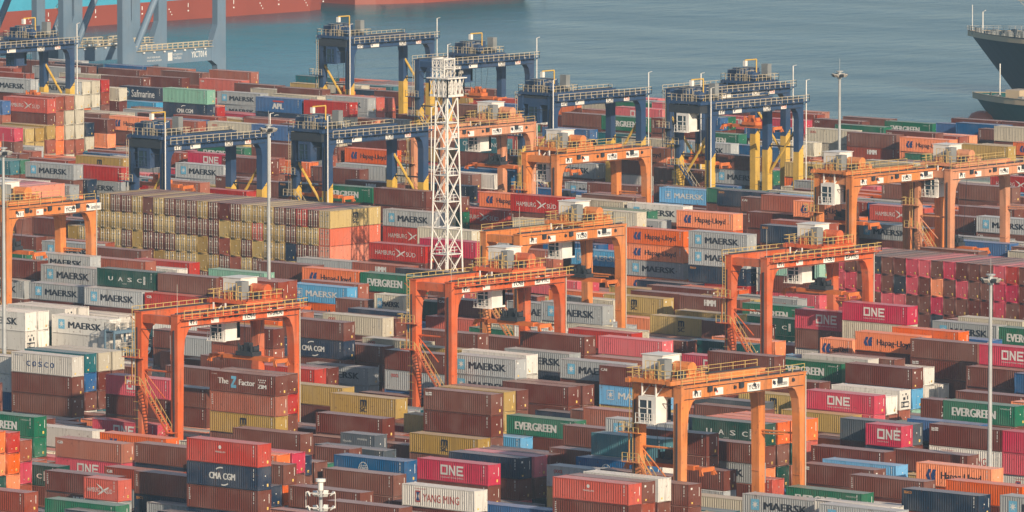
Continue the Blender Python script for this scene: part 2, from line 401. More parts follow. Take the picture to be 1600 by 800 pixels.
        T('YANG MING', 'mark_red', .29, .79, 1.25, .98, bold=.0); T('TRANSPORT', 'mark_red', .17, .34, 2.3, .14)
    elif key == 'cai': T('CAI', 'mark_white', .025, .115, 2.15, .36, bold=.05)
    elif key == 'tex': T('tex', 'mark_white', .03, .075, 2.1, .5, bold=.03); S([rect(X(L, .08), X(L, .125), 2.14, 2.32), rect(X(L, .08), X(L, .125), 1.9, 2.06)], 'mark_white')
    elif key == 'tri': T('triton', 'mark_white', .034, .05, 1.65, 1.35, stack=True, bold=.03)
    elif key == 'gb': T('GB', 'mark_white', .035, .115, 2.12, .4, bold=.05)
    elif key == 'mag':
        c = X(L, .47); S(ringp(c, 1.98, .0, .24, 0, 360, 14), 'mark_white'); T('MAGELLAN', 'mark_white', .405, .545, 1.42, .2, bold=.02)
    elif key == 'hmm': T('HMM', 'mark_white', .42, .60, 1.9, .9, bold=.06)
    elif key == 'oocl': T('OOCL', 'mark_red', .10, .22, 2.02, .42, bold=.04)
    elif key == 'seaco': T('SEACO', 'mark_orange', .03, .13, 2.3, .32, bold=.03)
    elif key == 'zim':
        T('ZIM', 'mark_white', .3, .415, .78, .55, bold=.06); S(ringp(0, 0, 0, .0, 0, 360, 1)*0+[rect(X(L, .31+.028*k), X(L, .325+.028*k), 1.75, 1.93) for k in range(4)]+[rect(X(L, .325+.028*k), X(L, .34+.028*k), 1.38, 1.56) for k in range(3)], 'mark_white')
    elif key == 'zfac':
        T('The', 'mark_white', .13, .285, 1.5, .78, bold=.04); T('Factor', 'mark_white', .45, .69, 1.5, .78, bold=.04)
        c = X(L, .365); S([[(c-.45, 2.25), (c+.5, 2.25), (c+.5, 1.9), (c-.05, 1.05), (c+.5, 1.05), (c+.5, .65), (c-.5, .65), (c-.5, 1.0), (c+.05, 1.85), (c-.45, 1.85)]], 'mark_sky', 'emblem')
        T('ZIM', 'mark_white', .735, .86, 1.15, .52, bold=.06)
        S([rect(X(L, .74+.033*k), X(L, .757+.033*k), 1.95, 2.12) for k in range(4)]+[rect(X(L, .757+.033*k), X(L, .774+.033*k), 1.65, 1.82) for k in range(3)], 'mark_white')
        T('10 SEAS', 'mark_white', .03, .11, 2.35, .15)
    elif key == 'china': T('CHINA', 'mark_white', .16, .42, 1.55, .8, bold=.02); T('SHIPPING', 'mark_white', .48, .88, 1.55, .8, bold=.02)
    elif key == 'apl': S([rect(X(L, .38), X(L, .62), 1.95, 2.25)], 'mark_red', 'emblem'); T('APL', 'mark_white', .375, .61, 1.2, 1.05, bold=.07)
    elif key == 'saf':
        T('Safmarine', 'mark_white', .28, .82, 1.35, 1.5, bold=.01); c = X(L, .17)
        S(ringp(c, 1.5, .72, .8, 60, 420, 18), 'mark_sky', 'emblem'); S([[(c-.4, .95), (c-.3, .95), (c-.15, 2.0), (c-.3, 2.0)], [(c-.1, 1.9), (c+.55, 1.7), (c+.5, 1.4), (c-.15, 1.5)]], 'mark_white', 'emblem_flag')
    elif key == 'cap': T('CAPITAL', 'mark_white', .32, .56, 1.45, .5, bold=.02)
    elif key == 'kline': T('K', 'rail_yellow', .37, .49, 1.6, 1.6, bold=.06); T('LINE', 'rail_yellow', .385, .47, .45, .35)
    elif key == 'k': T('K', 'mark_dark', .72, .82, 1.35, 1.0, bold=.03)
    elif key == 'hyu': T('Hyundai', 'mark_white', .08, .32, 1.7, .5); T('HYUNDAI', 'mark_white', .5, .78, 2.1, .26, bold=.02)
    LOGO[key, li] = out
    return out
COLOR = dict(br=lin(108,55,40), mr=lin(150,74,50), rd=lin(182,56,36), gy=lin(160,164,166), wh=lin(214,210,202), rf=lin(222,217,208), cr=lin(194,186,166),
    ye=lin(176,146,78), pk=lin(198,64,82), pl=lin(226,128,134), gn=lin(0,100,70), dg=lin(6,66,56), nb=lin(20,42,68), bl=lin(18,86,142), lb=lin(78,158,205),
    tl=lin(22,100,112), mt=lin(132,182,162), dk=lin(38,46,60), dkg=lin(68,78,88), dt=lin(22,76,78), sal=lin(212,104,70))
COLOR['or'] = lin(226,108,36)
CODES = ['br','mr','rd','gy','wh','rf','cr','ye','pk','pl','gn','dg','nb','bl','lb','tl','mt','dk','dkg','dt','sal','or']
def container(x, y, z, li, h, col, lg, ori, door, endk, label, group='shipping containers stacked in the yard'):
    """ori 0: long side to the camera's left front; 1: turned so its doors face that way; 2: turned so its closed end does"""
    rz = (0, math.pi/2, -math.pi/2)[ori]
    cc = tuple(COLOR[col][:3])+((x*.731+y*.377+z*.193) % 1.0,)
    smooth = col in ('wh', 'rf') and lg in ('', 'maerskw', 'k')
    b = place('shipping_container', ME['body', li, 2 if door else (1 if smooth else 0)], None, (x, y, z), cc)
    b.rotation_euler = (0, 0, rz); b.scale = (1, 1, h/HB)
    tag(b, label, 'container', group)
    if ori != 1: place('end_wall', ME['end', li, 3 if col == 'rf' else endk], b, (0, 0, 0), cc)
    else: place('end_wall', ME['end', li, endk], b, (0, 0, 0), cc)
    if door:
        d = place('door', ME['door', li], b, (0, 0, 0), cc); place('locking_bars', ME['bars', li], d, (0, 0, 0), cc)
    if lg:
        k = 'maerskl' if (lg == 'maersk' and col == 'lb') else lg
        for nm, me in logo(k, li): place(nm, me, b, (0, YF, 0), cc)
    return b

# ------------------------------------------------------------------ the containers that show largest, one object each
CONTAINERS = """
-770.30,770.72,5.50,0,2.75,dg,uasc,0,0,2,dark green spaced-letter container; in front of the white refrigerated stack
-744.13,754.52,7.80,0,2.60,br,tri,0,0,2,dark brown side-marked container on a brown one; in front of the white refrigerated stack
-734.92,749.12,8.25,1,2.75,rd,hs,0,0,2,short bright red bird-emblem container; left of the double-tier light mast
-769.05,781.52,5.20,0,2.60,pk,one,0,0,0,magenta pink three-letter container; in front of the white refrigerated stack
-769.05,781.52,7.80,0,2.60,mr,gb,0,0,0,reddish brown corner-lettered container; in front of the white refrigerated stack
-795.66,803.12,5.50,0,2.75,wh,,0,0,2,white container topmost of its stack; in front of the white refrigerated stack
-768.78,789.62,7.80,0,2.60,or,hapag,0,0,0,orange blue-emblemed container; left of the leftmost red crane
-741.35,768.02,10.40,0,2.60,br,tri,0,0,0,dark brown side-marked container; in front of the leftmost red crane
-741.41,762.62,7.80,0,2.60,mr,gb,0,0,2,reddish brown corner-lettered container; left of the double-tier light mast
-728.25,754.52,5.80,0,2.90,nb,seaco,0,0,1,navy blue orange corner-lettered container; left of the double-tier light mast
-728.25,754.52,8.70,0,2.90,br,tri,0,0,0,dark brown side-marked container on a navy one; left of the double-tier light mast
-741.13,735.62,7.80,0,2.60,mr,,0,0,0,reddish brown container; left of the double-tier light mast
-713.82,749.12,8.70,0,2.90,br,tri,0,0,0,dark brown side-marked container under a navy one; left of the double-tier light mast
-713.82,749.12,11.60,0,2.90,nb,cma,0,0,2,navy blue arc-emblem container; left of the double-tier light mast
-713.82,749.12,14.50,0,2.90,rd,mag,0,0,2,bright red round-badged container; in front of the leftmost red crane
-722.18,762.62,10.40,0,2.60,br,,0,0,0,dark brown container; left of the double-tier light mast
-752.13,797.72,8.70,0,2.90,br,,0,0,0,dark brown container; behind the double-tier light mast
-732.86,789.62,8.70,1,2.90,br,,0,0,0,short dark brown container; behind the double-tier light mast
-715.80,776.12,8.25,0,2.75,br,,0,0,0,dark brown container on a brown one; right of the double-tier light mast
-721.36,784.22,8.70,0,2.90,bl,cosco,0,0,0,mid blue globe-emblem container; right of the double-tier light mast
-706.58,759.92,8.25,0,2.75,br,tri,0,0,0,dark brown side-marked container; in front of the double-tier light mast
-740.81,803.12,8.70,1,2.90,dkg,hyu,0,0,0,short slate grey white-lettered container; behind the double-tier light mast
-737.78,816.62,7.80,0,2.60,ye,msc,0,0,0,mustard yellow stacked-letter container; right of the double-tier light mast
-716.14,800.42,5.50,0,2.75,br,,0,0,2,dark brown container under a navy one; right of the double-tier light mast
-716.14,800.42,8.25,0,2.75,nb,,0,0,1,navy blue container; right of the double-tier light mast
-715.84,803.12,8.25,0,2.75,pl,,0,0,2,pale pink container; right of the double-tier light mast
-714.27,792.32,5.50,0,2.75,br,,0,0,0,dark brown container under a pink one; right of the double-tier light mast
-714.27,792.32,8.25,0,2.75,pk,one,0,0,0,magenta pink three-letter container; right of the double-tier light mast
-697.19,770.72,8.25,0,2.75,wh,ym,0,0,1,white red-lettered container; right of the double-tier light mast
-692.64,751.82,8.25,0,2.75,br,,0,0,2,dark brown container topmost of its stack; right of the double-tier light mast
-705.99,808.52,8.70,0,2.90,br,tri,0,0,0,dark brown side-marked container; left of the nearest orange crane
-696.83,797.72,8.25,0,2.75,gy,oocl,0,0,0,pale grey red corner-lettered container; left of the nearest orange crane
-696.36,805.82,11.60,0,2.90,tl,,0,0,2,teal container; left of the nearest orange crane
-696.61,803.12,8.70,0,2.90,bl,cosco,0,0,1,mid blue globe-emblem container; left of the nearest orange crane
-662.51,759.92,10.40,0,2.60,br,tri,0,0,2,dark brown side-marked container; right of the double-tier light mast
-662.51,759.92,13.00,0,2.60,rd,mag,0,0,0,bright red round-badged container; left of the nearest orange crane
-662.66,762.62,13.00,0,2.60,br,,0,0,1,dark brown container on a reddish one; left of the nearest orange crane
-669.38,773.42,11.60,0,2.90,wh,,0,0,1,white container; left of the nearest orange crane
-690.82,811.22,7.80,0,2.60,br,,0,0,0,dark brown container; second from left of three in front of the nearest orange crane
-666.82,776.12,11.00,0,2.75,br,,0,0,1,dark brown container on a brown one; in front of the nearest orange crane
-692.68,819.32,7.80,0,2.60,gy,maersk,0,0,0,pale grey star-badged container under a brown one; in front of the nearest orange crane
-692.68,819.32,10.40,0,2.60,br,,0,0,0,dark brown container; rightmost of three in front of the nearest orange crane
-661.90,795.02,7.80,0,2.60,gy,maersk,0,0,0,pale grey star-badged container; second from left of three in front of the nearest orange crane
-645.05,789.62,8.25,0,2.75,gy,maersk,0,0,2,pale grey star-badged container; rightmost of three in front of the nearest orange crane
-659.36,800.42,8.25,0,2.75,gn,evg,0,0,0,bright green boldly lettered container; in front of the nearest orange crane
-677.19,824.72,7.80,0,2.60,br,tex,0,0,1,dark brown corner-marked container; right of the nearest orange crane
-682.11,832.82,8.70,0,2.90,br,tri,0,0,2,dark brown side-marked container; right of the nearest orange crane
-664.65,819.32,7.80,0,2.60,br,tri,0,0,0,dark brown side-marked container; left of the rightmost light mast
-695.90,857.12,8.70,1,2.90,pk,one,0,0,0,short magenta pink three-letter container; left of the rightmost light mast
-699.44,859.82,8.70,0,2.90,dkg,,0,0,0,slate grey container; right of the nearest orange crane
-674.90,840.92,8.25,0,2.75,br,,0,0,0,dark brown container; in front of the rightmost light mast
-686.35,862.52,5.80,0,2.90,wh,ym,0,0,0,white red-lettered container; in front of the rightmost light mast
-686.35,862.52,8.70,0,2.90,br,tex,0,0,0,dark brown corner-marked container; in front of the rightmost light mast
-674.01,862.52,5.80,0,2.90,pk,,0,0,2,magenta pink container under a pink one; in front of the rightmost light mast
-674.01,862.52,8.70,0,2.90,pk,,0,0,2,magenta pink container on a pink one; in front of the rightmost light mast
-677.94,830.12,7.80,0,2.60,lb,,0,0,2,sky blue container; left of the rightmost light mast
-660.23,827.42,8.70,0,2.90,or,hapag,0,0,2,orange blue-emblemed container; in front of the rightmost light mast
-647.28,808.52,8.25,0,2.75,nb,seaco,0,0,0,navy blue orange corner-lettered container; in front of the rightmost light mast
-633.84,811.22,8.25,0,2.75,gy,maersk,0,0,0,pale grey star-badged container; in front of the rightmost light mast
-648.91,819.32,8.25,0,2.75,or,,0,0,1,orange container; in front of the rightmost light mast
-842.21,846.32,2.90,0,2.90,br,tri,0,0,1,dark brown side-marked container under a brown one; in front of the white refrigerated stack
-842.21,846.32,5.80,0,2.90,br,,0,0,0,dark brown container; in front of the white refrigerated stack
-842.21,846.32,8.70,0,2.90,wh,coscot,0,0,1,white wide-lettered container; in front of the white refrigerated stack
-847.61,854.42,8.25,0,2.75,tl,,0,0,1,teal container; in front of the white refrigerated stack
-847.50,857.12,8.25,0,2.75,cr,,0,0,0,cream container; in front of the white refrigerated stack
-847.30,859.82,8.25,0,2.75,cr,,0,0,2,cream container; right of the white refrigerated stack
-796.79,819.32,8.25,0,2.75,br,tri,0,0,0,dark brown side-marked container; left of the leftmost red crane
-796.79,819.32,11.00,0,2.75,pk,one,0,0,0,magenta pink three-letter container on a brown one; left of the leftmost red crane
-794.09,813.92,5.50,0,2.75,pk,one,0,0,0,magenta pink three-letter container topmost of its stack; left of the leftmost red crane
-795.99,792.32,8.25,0,2.75,gn,evg,0,0,0,bright green boldly lettered container; in front of the left-edge light mast
-771.84,813.92,8.25,0,2.75,ye,msc,0,0,0,mustard yellow stacked-letter container; in front of the leftmost red crane
-771.84,813.92,11.00,0,2.75,mr,tri,0,0,0,reddish brown side-marked container; in front of the leftmost red crane
-771.84,813.92,13.75,0,2.75,br,zfac,0,0,2,dark brown slogan-lettered container; right of the leftmost red crane
-802.75,832.82,5.50,0,2.75,br,,0,0,2,dark brown container under a brown one; in front of the leftmost red crane
-802.75,832.82,8.25,0,2.75,br,,0,0,0,dark brown container on a brown one; in front of the leftmost red crane
-816.76,851.72,8.25,0,2.75,br,,0,0,0,dark brown container topmost of its stack; left of the leftmost red crane
-805.00,857.12,8.70,0,2.90,rd,gb,0,0,2,bright red corner-lettered container; right of the leftmost red crane
-822.74,865.22,8.25,0,2.75,br,,0,0,0,dark brown container topmost of its stack; behind the leftmost red crane
-774.72,840.92,8.25,0,2.75,ye,msc,0,0,0,mustard yellow stacked-letter container; behind the double-tier light mast
-759.82,822.02,8.25,0,2.75,br,tri,0,0,2,dark brown side-marked container; behind the double-tier light mast
-789.64,846.32,8.25,0,2.75,ye,,0,0,2,mustard yellow container; right of the leftmost red crane
-824.67,889.52,5.20,0,2.60,gy,maersk,0,0,0,pale grey star-badged container; right of the leftmost red crane
-826.67,894.92,7.80,0,2.60,br,cai,0,0,2,dark brown corner-lettered container; right of the leftmost red crane
-804.18,884.12,5.80,0,2.90,gy,oocl,0,0,2,pale grey red corner-lettered container; right of the leftmost red crane
-804.18,884.12,8.70,0,2.90,br,,0,0,0,dark brown container; left of the middle red crane
-779.27,870.62,8.25,0,2.75,gy,maersk,0,0,0,pale grey star-badged container under a grey one; in front of the middle red crane
-779.27,870.62,11.00,0,2.75,gy,maersk,0,0,1,pale grey star-badged container on a grey one; in front of the middle red crane
-781.94,876.02,11.00,0,2.75,wh,k,0,0,1,white black-letter container; in front of the middle red crane
-747.55,830.12,8.70,0,2.90,br,tri,0,0,0,dark brown side-marked container under a brown one; in front of the middle red crane
-747.55,830.12,11.60,0,2.90,br,tex,0,0,0,dark brown corner-marked container; in front of the middle red crane
-769.32,857.12,8.25,0,2.75,ye,,0,0,0,mustard yellow container; in front of the middle red crane
-769.35,859.82,8.25,0,2.75,br,,0,0,2,dark brown container; second from left of three in front of the middle red crane
-767.01,867.92,8.25,0,2.75,br,,0,0,0,dark brown container; rightmost of three in front of the middle red crane
-766.71,870.62,8.25,0,2.75,br,,0,0,0,dark brown container on a brown one; in front of the middle red crane
-778.67,881.42,11.00,0,2.75,gy,maersk,0,0,0,pale grey star-badged container on a navy one; in front of the middle red crane
-763.44,876.02,11.00,0,2.75,gy,maersk,0,0,0,pale grey star-badged container on a brown one; right of the middle red crane
-753.82,873.32,8.25,0,2.75,lb,maersk,0,0,2,sky blue star-badged container; left of the nearest orange crane
-753.82,873.32,11.00,0,2.75,br,cai,0,0,1,dark brown corner-lettered container; left of the nearest orange crane
-762.96,881.42,11.00,0,2.75,mr,,0,0,0,reddish brown container topmost of its stack; right of the middle red crane
-742.20,840.92,7.80,0,2.60,gn,evg,0,0,1,bright green boldly lettered container; left of the nearest orange crane
-710.38,824.72,11.00,0,2.75,gy,maersk,0,0,1,pale grey star-badged container; left of the nearest orange crane
-733.16,846.32,8.70,0,2.90,mr,,0,0,2,reddish brown container topmost of its stack; in front of the middle red crane
-724.94,832.82,8.25,0,2.75,br,,0,0,0,dark brown container; second from left of five left of the nearest orange crane
-696.04,813.92,11.60,0,2.90,br,,0,0,0,dark brown container on a brown one; left of the rightmost light mast
-759.54,897.62,10.40,0,2.60,pk,one,0,0,0,magenta pink three-letter container; behind the nearest orange crane
-788.14,932.72,7.80,0,2.60,dt,cap,0,0,0,dark teal lettered container; behind the nearest orange crane
-750.15,892.22,11.60,0,2.90,br,,0,0,0,dark brown container topmost of its stack; in front of the right-hand red crane
-758.00,916.52,8.25,0,2.75,gn,evg,0,0,0,bright green boldly lettered container; right of the nearest orange crane
-742.89,913.82,8.70,0,2.90,br,,0,0,1,dark brown container on a sky blue one; left of the rightmost light mast
-755.36,919.22,8.70,0,2.90,wh,,0,0,1,white container; in front of the right-hand red crane
-734.21,870.62,8.25,0,2.75,dkg,,0,0,2,slate grey container; left of the nearest orange crane
-730.79,876.02,8.70,0,2.90,ye,msc,0,0,0,mustard yellow stacked-letter container; right of the nearest orange crane
-731.81,867.92,7.80,0,2.60,br,,0,0,2,dark brown container; rightmost of five left of the nearest orange crane
-697.76,827.42,11.60,0,2.90,dg,uasc,0,0,0,dark green spaced-letter container; in front of the nearest orange crane
-697.67,830.12,11.60,0,2.90,or,,0,0,2,orange container on a brown one; right of the nearest orange crane
-697.40,835.52,11.60,0,2.90,or,,0,0,0,orange container on a red one; right of the nearest orange crane
-716.80,873.32,10.40,0,2.60,pk,one,0,0,0,magenta pink three-letter container; right of the nearest orange crane
-718.71,870.62,7.80,0,2.60,ye,,0,0,1,mustard yellow container; right of the nearest orange crane
-729.85,894.92,8.25,0,2.75,rf,,0,0,0,white refrigerated container; left of the rightmost light mast
-727.49,921.92,8.70,0,2.90,br,tri,0,0,0,dark brown side-marked container; behind the rightmost light mast
-709.61,889.52,8.25,0,2.75,br,zim,0,0,0,dark brown dotted-emblem container; left of the rightmost light mast
-690.52,870.62,11.00,0,2.75,gn,evg,0,0,0,bright green boldly lettered container; in front of the rightmost light mast
-692.31,865.22,8.70,0,2.90,bl,,0,0,0,mid blue container; left of the rightmost light mast
-744.15,930.02,8.25,0,2.75,br,tex,0,0,2,dark brown corner-marked container; left of the rightmost light mast
-744.15,930.02,11.00,0,2.75,br,tri,0,0,2,dark brown side-marked container; in front of the pink-brown wall of ends
-727.30,924.62,11.60,0,2.90,pk,one,0,0,0,magenta pink three-letter container; behind the rightmost light mast
-927.20,924.62,11.60,0,2.90,br,,0,0,2,dark brown container; in front of the leftmost orange crane
-911.50,921.92,11.60,0,2.90,gy,maersk,0,0,0,pale grey star-badged container topmost of its stack; behind the white refrigerated stack
-885.96,908.42,13.75,0,2.75,dg,uasc,0,0,0,dark green spaced-letter container; right of the white refrigerated stack
-873.12,908.42,13.75,0,2.75,br,,0,0,0,dark brown container; in front of the yellow-brown wall of doors
-903.32,911.12,10.40,0,2.60,gy,maersk,0,0,0,pale grey star-badged container on a brown one; behind the white refrigerated stack
-886.06,905.72,11.00,0,2.75,gy,maersk,0,0,1,pale grey star-badged container; right of the white refrigerated stack
-873.22,905.72,11.00,0,2.75,rd,gb,0,0,0,bright red corner-lettered container; right of the white refrigerated stack
-892.05,886.82,5.80,0,2.90,rf,,0,0,2,white refrigerated container; in front of the left-edge light mast
-892.05,886.82,8.70,0,2.90,wh,maerskw,0,0,1,white star-badged container; in front of the left-edge light mast
-891.70,894.92,8.70,0,2.90,rf,,0,0,2,white refrigerated container; left of the white refrigerated stack
-879.63,892.22,5.50,0,2.75,wh,,0,0,2,white container under a white one; in front of the white refrigerated stack
-879.63,892.22,8.25,0,2.75,wh,maerskw,0,0,1,white star-badged container; right of the white refrigerated stack
-855.18,903.02,14.50,0,2.90,mr,tri,0,0,0,reddish brown side-marked container; in front of the light mast before the door wall
-916.73,965.12,7.80,0,2.60,mt,,0,0,0,mint green container; in front of the light mast before the door wall
-910.98,970.52,8.70,0,2.90,br,tri,0,0,0,dark brown side-marked container; in front of the light mast before the door wall
-898.76,967.82,8.70,0,2.90,or,hapag,0,0,0,orange blue-emblemed container; right of the light mast before the door wall
-933.20,965.12,8.25,0,2.75,rd,,0,0,2,bright red container; in front of the yellow-brown wall of doors
-886.31,951.62,8.25,0,2.75,lb,maersk,0,0,0,sky blue star-badged container; in front of the light mast before the door wall
-888.84,957.02,8.25,0,2.75,mr,,0,0,1,reddish brown container; right of the light mast before the door wall
-872.03,943.52,7.80,1,2.60,br,tri,0,0,0,short dark brown side-marked container; left of the middle red crane
-846.53,916.52,8.70,0,2.90,cr,oocl,0,0,0,cream red corner-lettered container on a brown one; left of the middle red crane
-831.92,892.22,8.25,0,2.75,nb,cma,0,0,0,navy blue arc-emblem container; right of the leftmost red crane
-831.92,892.22,11.00,0,2.75,br,,0,0,0,dark brown container; right of the leftmost red crane
-828.28,873.32,8.70,0,2.90,mr,,0,0,1,reddish brown container; right of the leftmost red crane
-828.28,873.32,11.60,0,2.90,br,,0,0,2,dark brown container on a reddish one; behind the leftmost red crane
-886.21,967.82,8.70,0,2.90,gn,evg,0,0,2,bright green boldly lettered container; left of the middle red crane
-902.92,984.02,8.25,0,2.75,mr,hmm,0,0,0,reddish brown block-lettered container; right of the light mast before the door wall
-915.11,984.02,8.25,0,2.75,gy,,0,0,0,pale grey container; right of the light mast before the door wall
-891.00,981.32,8.25,0,2.75,dk,,0,0,0,blue-black container; left of the middle red crane
-863.94,943.52,8.70,1,2.90,cr,maersk,0,0,0,short cream star-badged container; left of the middle red crane
-848.90,924.62,8.70,0,2.90,nb,,0,0,1,navy blue container; left of the middle red crane
-825.98,903.02,7.80,0,2.60,cr,oocl,0,0,1,cream red corner-lettered container topmost of its stack; left of the middle red crane
-857.55,954.32,7.80,0,2.60,br,cai,0,0,0,dark brown corner-lettered container; left of the middle red crane
-857.55,951.62,5.20,0,2.60,rd,,0,0,0,bright red container; left of the middle red crane
-820.21,908.42,8.70,0,2.90,br,,0,0,1,dark brown container topmost of its stack; in front of the middle red crane
-814.87,916.52,7.80,0,2.60,br,tri,0,0,0,dark brown side-marked container topmost of its stack; in front of the middle red crane
-814.77,930.02,11.60,0,2.90,gy,maersk,0,0,2,pale grey star-badged container on a cream one; right of the middle red crane
-842.31,975.92,7.80,0,2.60,ye,msc,0,0,1,mustard yellow stacked-letter container; right of the middle red crane
-811.96,951.62,8.25,0,2.75,ye,msc,0,0,0,mustard yellow stacked-letter container; behind the nearest orange crane
-813.94,959.72,8.25,0,2.75,ye,,0,0,0,mustard yellow container; left of the right-hand red crane
-824.64,973.22,8.70,0,2.90,br,hmm,0,0,0,dark brown block-lettered container; left of the right-hand red crane
-795.13,913.82,10.40,0,2.60,rd,,0,0,2,bright red container; right of the middle red crane
-780.55,886.82,13.00,0,2.60,br,,0,0,1,dark brown container; right of the middle red crane
-784.62,908.42,10.40,0,2.60,pk,,0,0,1,magenta pink container; right of the middle red crane
-896.48,1029.92,5.20,0,2.60,br,,0,0,0,dark brown container; right of the orange crane behind the middle red one
-896.48,1029.92,7.80,0,2.60,lb,maersk,0,0,0,sky blue star-badged container; right of the orange crane behind the middle red one
-844.72,1016.42,7.80,0,2.60,br,,0,0,0,dark brown container under a mint one; in front of the right-hand red crane
-844.72,1016.42,10.40,0,2.60,mt,,0,0,2,mint green container; behind the right-hand red crane
-809.69,970.52,8.70,0,2.90,gn,evg,0,0,0,bright green boldly lettered container; in front of the right-hand red crane
-805.88,965.12,7.80,0,2.60,dg,uasc,0,0,1,dark green spaced-letter container; in front of the right-hand red crane
-779.12,946.22,8.70,0,2.90,br,,0,0,1,dark brown container under a pink one; in front of the right-hand red crane
-779.12,946.22,11.60,0,2.90,pk,one,0,0,0,magenta pink three-letter container; in front of the right-hand red crane
-797.15,946.22,8.70,0,2.90,br,,0,0,0,dark brown container topmost of its stack; left of the right-hand red crane
-770.68,938.12,8.70,1,2.90,or,hapag,0,0,0,short orange blue-emblemed container; in front of the right-hand red crane
-756.57,932.72,11.00,0,2.75,or,hapag,0,0,2,orange blue-emblemed container; in front of the pink-brown wall of ends
-767.88,943.52,11.00,0,2.75,cr,,0,0,1,cream container; left of the pink-brown wall of ends
-767.88,943.52,13.75,0,2.75,pk,one,0,0,0,magenta pink three-letter container; left of the pink-brown wall of ends
-751.91,935.42,11.60,0,2.90,or,,0,0,0,orange container; in front of the pink-brown wall of ends
-774.85,973.22,8.25,0,2.75,gy,maersk,0,0,1,pale grey star-badged container; in front of the pink-brown wall of ends
-772.10,975.92,8.70,0,2.90,cr,,0,0,1,cream container; right of the pink-brown wall of ends
-757.94,967.82,8.70,0,2.90,gn,evg,0,0,0,bright green boldly lettered container; behind the rightmost light mast
-984.01,981.32,8.25,0,2.75,br,tri,0,0,2,dark brown side-marked container; left of the leftmost orange crane
-962.35,973.22,8.70,0,2.90,gy,maersk,0,0,0,pale grey star-badged container; right of the leftmost orange crane
-949.20,970.52,8.70,0,2.90,br,,0,0,2,dark brown container; right of the leftmost orange crane
-918.29,927.32,13.00,0,2.60,gy,maersk,0,0,0,pale grey star-badged container; in front of the leftmost orange crane
-914.14,935.42,11.60,0,2.90,mr,,0,0,2,reddish brown container; right of the leftmost orange crane
-994.21,1002.92,8.70,0,2.90,br,,0,0,0,dark brown container; behind the leftmost orange crane
-985.15,1021.82,14.50,0,2.90,mr,,0,0,2,reddish brown container; in front of the navy crane behind the door wall
-1000.38,1070.42,10.40,0,2.60,nb,seaco,0,0,2,navy blue orange corner-lettered container; left of the navy crane left of the tower
-985.30,1065.02,11.00,0,2.75,gn,evg,0,0,0,bright green boldly lettered container; in front of the navy crane left of the tower
-1025.53,1086.62,8.25,0,2.75,br,,0,0,0,dark brown container; right of the navy crane behind the door wall
-967.78,1059.62,11.60,0,2.90,br,,0,0,0,dark brown container; left of the white lattice tower
-967.25,1067.72,10.40,0,2.60,br,tri,0,0,0,dark brown side-marked container; in front of the white lattice tower
-960.69,1054.22,5.80,0,2.90,rd,hs,0,0,0,bright red bird-emblem container under a grey one; in front of the white lattice tower
-960.69,1054.22,8.70,0,2.90,gy,maersk,0,0,1,pale grey star-badged container; left of the white lattice tower
-904.20,989.42,11.00,0,2.75,rd,hs,0,0,2,bright red bird-emblem container on a brown one; in front of the white lattice tower
-958.66,1070.42,8.25,0,2.75,rd,hs,0,0,1,bright red bird-emblem container; right of the white lattice tower
-960.28,1078.52,10.40,0,2.60,or,hapag,0,0,2,orange blue-emblemed container; right of the white lattice tower
-996.83,1102.82,8.25,0,2.75,dk,,0,0,2,blue-black container; right of the white lattice tower
-1012.97,1121.72,8.25,0,2.75,br,,0,0,2,dark brown container; behind the white lattice tower
-1035.63,1116.32,8.25,0,2.75,br,tri,0,0,2,dark brown side-marked container; left of the navy crane left of the tower
-903.04,1000.22,8.25,0,2.75,br,,0,0,0,dark brown container; behind the middle red crane
-903.04,1000.22,11.00,0,2.75,pk,,0,0,0,magenta pink container; in front of the white lattice tower
-933.01,1032.62,8.70,0,2.90,cr,,0,0,1,cream container; in front of the white lattice tower
-919.34,1040.72,14.50,0,2.90,rd,hs,0,0,0,bright red bird-emblem container; behind the orange crane behind the middle red one
-913.79,1048.82,13.75,0,2.75,cr,,0,0,2,cream container on a brown one; behind the orange crane behind the middle red one
-900.64,1048.82,13.75,0,2.75,wh,maerskw,0,0,0,white star-badged container; right of the orange crane below the navy ones
-958.54,1124.42,8.25,0,2.75,lb,maersk,0,0,0,sky blue star-badged container; right of the orange crane below the navy ones
-899.06,1035.32,13.75,0,2.75,cr,,0,0,0,cream container on a brown one; right of the orange crane behind the middle red one
-885.25,1043.42,13.75,0,2.75,or,hapag,0,0,2,orange blue-emblemed container; in front of the pair of navy cranes
-877.50,1021.82,7.80,0,2.60,gy,maersk,0,0,2,pale grey star-badged container; right of the orange crane behind the middle red one
-877.50,1021.82,10.40,0,2.60,or,hapag,0,0,1,orange blue-emblemed container under a orange one; left of the right-hand red crane
-877.50,1021.82,13.00,0,2.60,or,hapag,0,0,0,orange blue-emblemed container; rightmost of two right of the orange crane behind the middle red one
-916.53,1038.02,11.00,0,2.75,cr,,0,0,1,cream container; behind the orange crane behind the middle red one
-926.79,1102.82,11.00,0,2.75,nb,seaco,0,0,1,navy blue orange corner-lettered container; in front of the pair of navy cranes
-894.25,1075.82,13.75,0,2.75,mr,,0,0,0,reddish brown container; left of the rightmost orange crane
-895.15,1073.12,11.00,0,2.75,br,tri,0,0,0,dark brown side-marked container; in front of the pair of navy cranes
-856.02,1032.62,14.50,0,2.90,mr,,0,0,0,reddish brown container; behind the right-hand red crane
-851.43,1024.52,14.50,0,2.90,nb,seaco,0,0,1,navy blue orange corner-lettered container; behind the right-hand red crane
-859.62,1016.42,8.25,0,2.75,nb,seaco,0,0,2,navy blue orange corner-lettered container; left of the right-hand red crane
-859.62,1016.42,11.00,0,2.75,gy,maersk,0,0,2,pale grey star-badged container under a grey one; left of the right-hand red crane
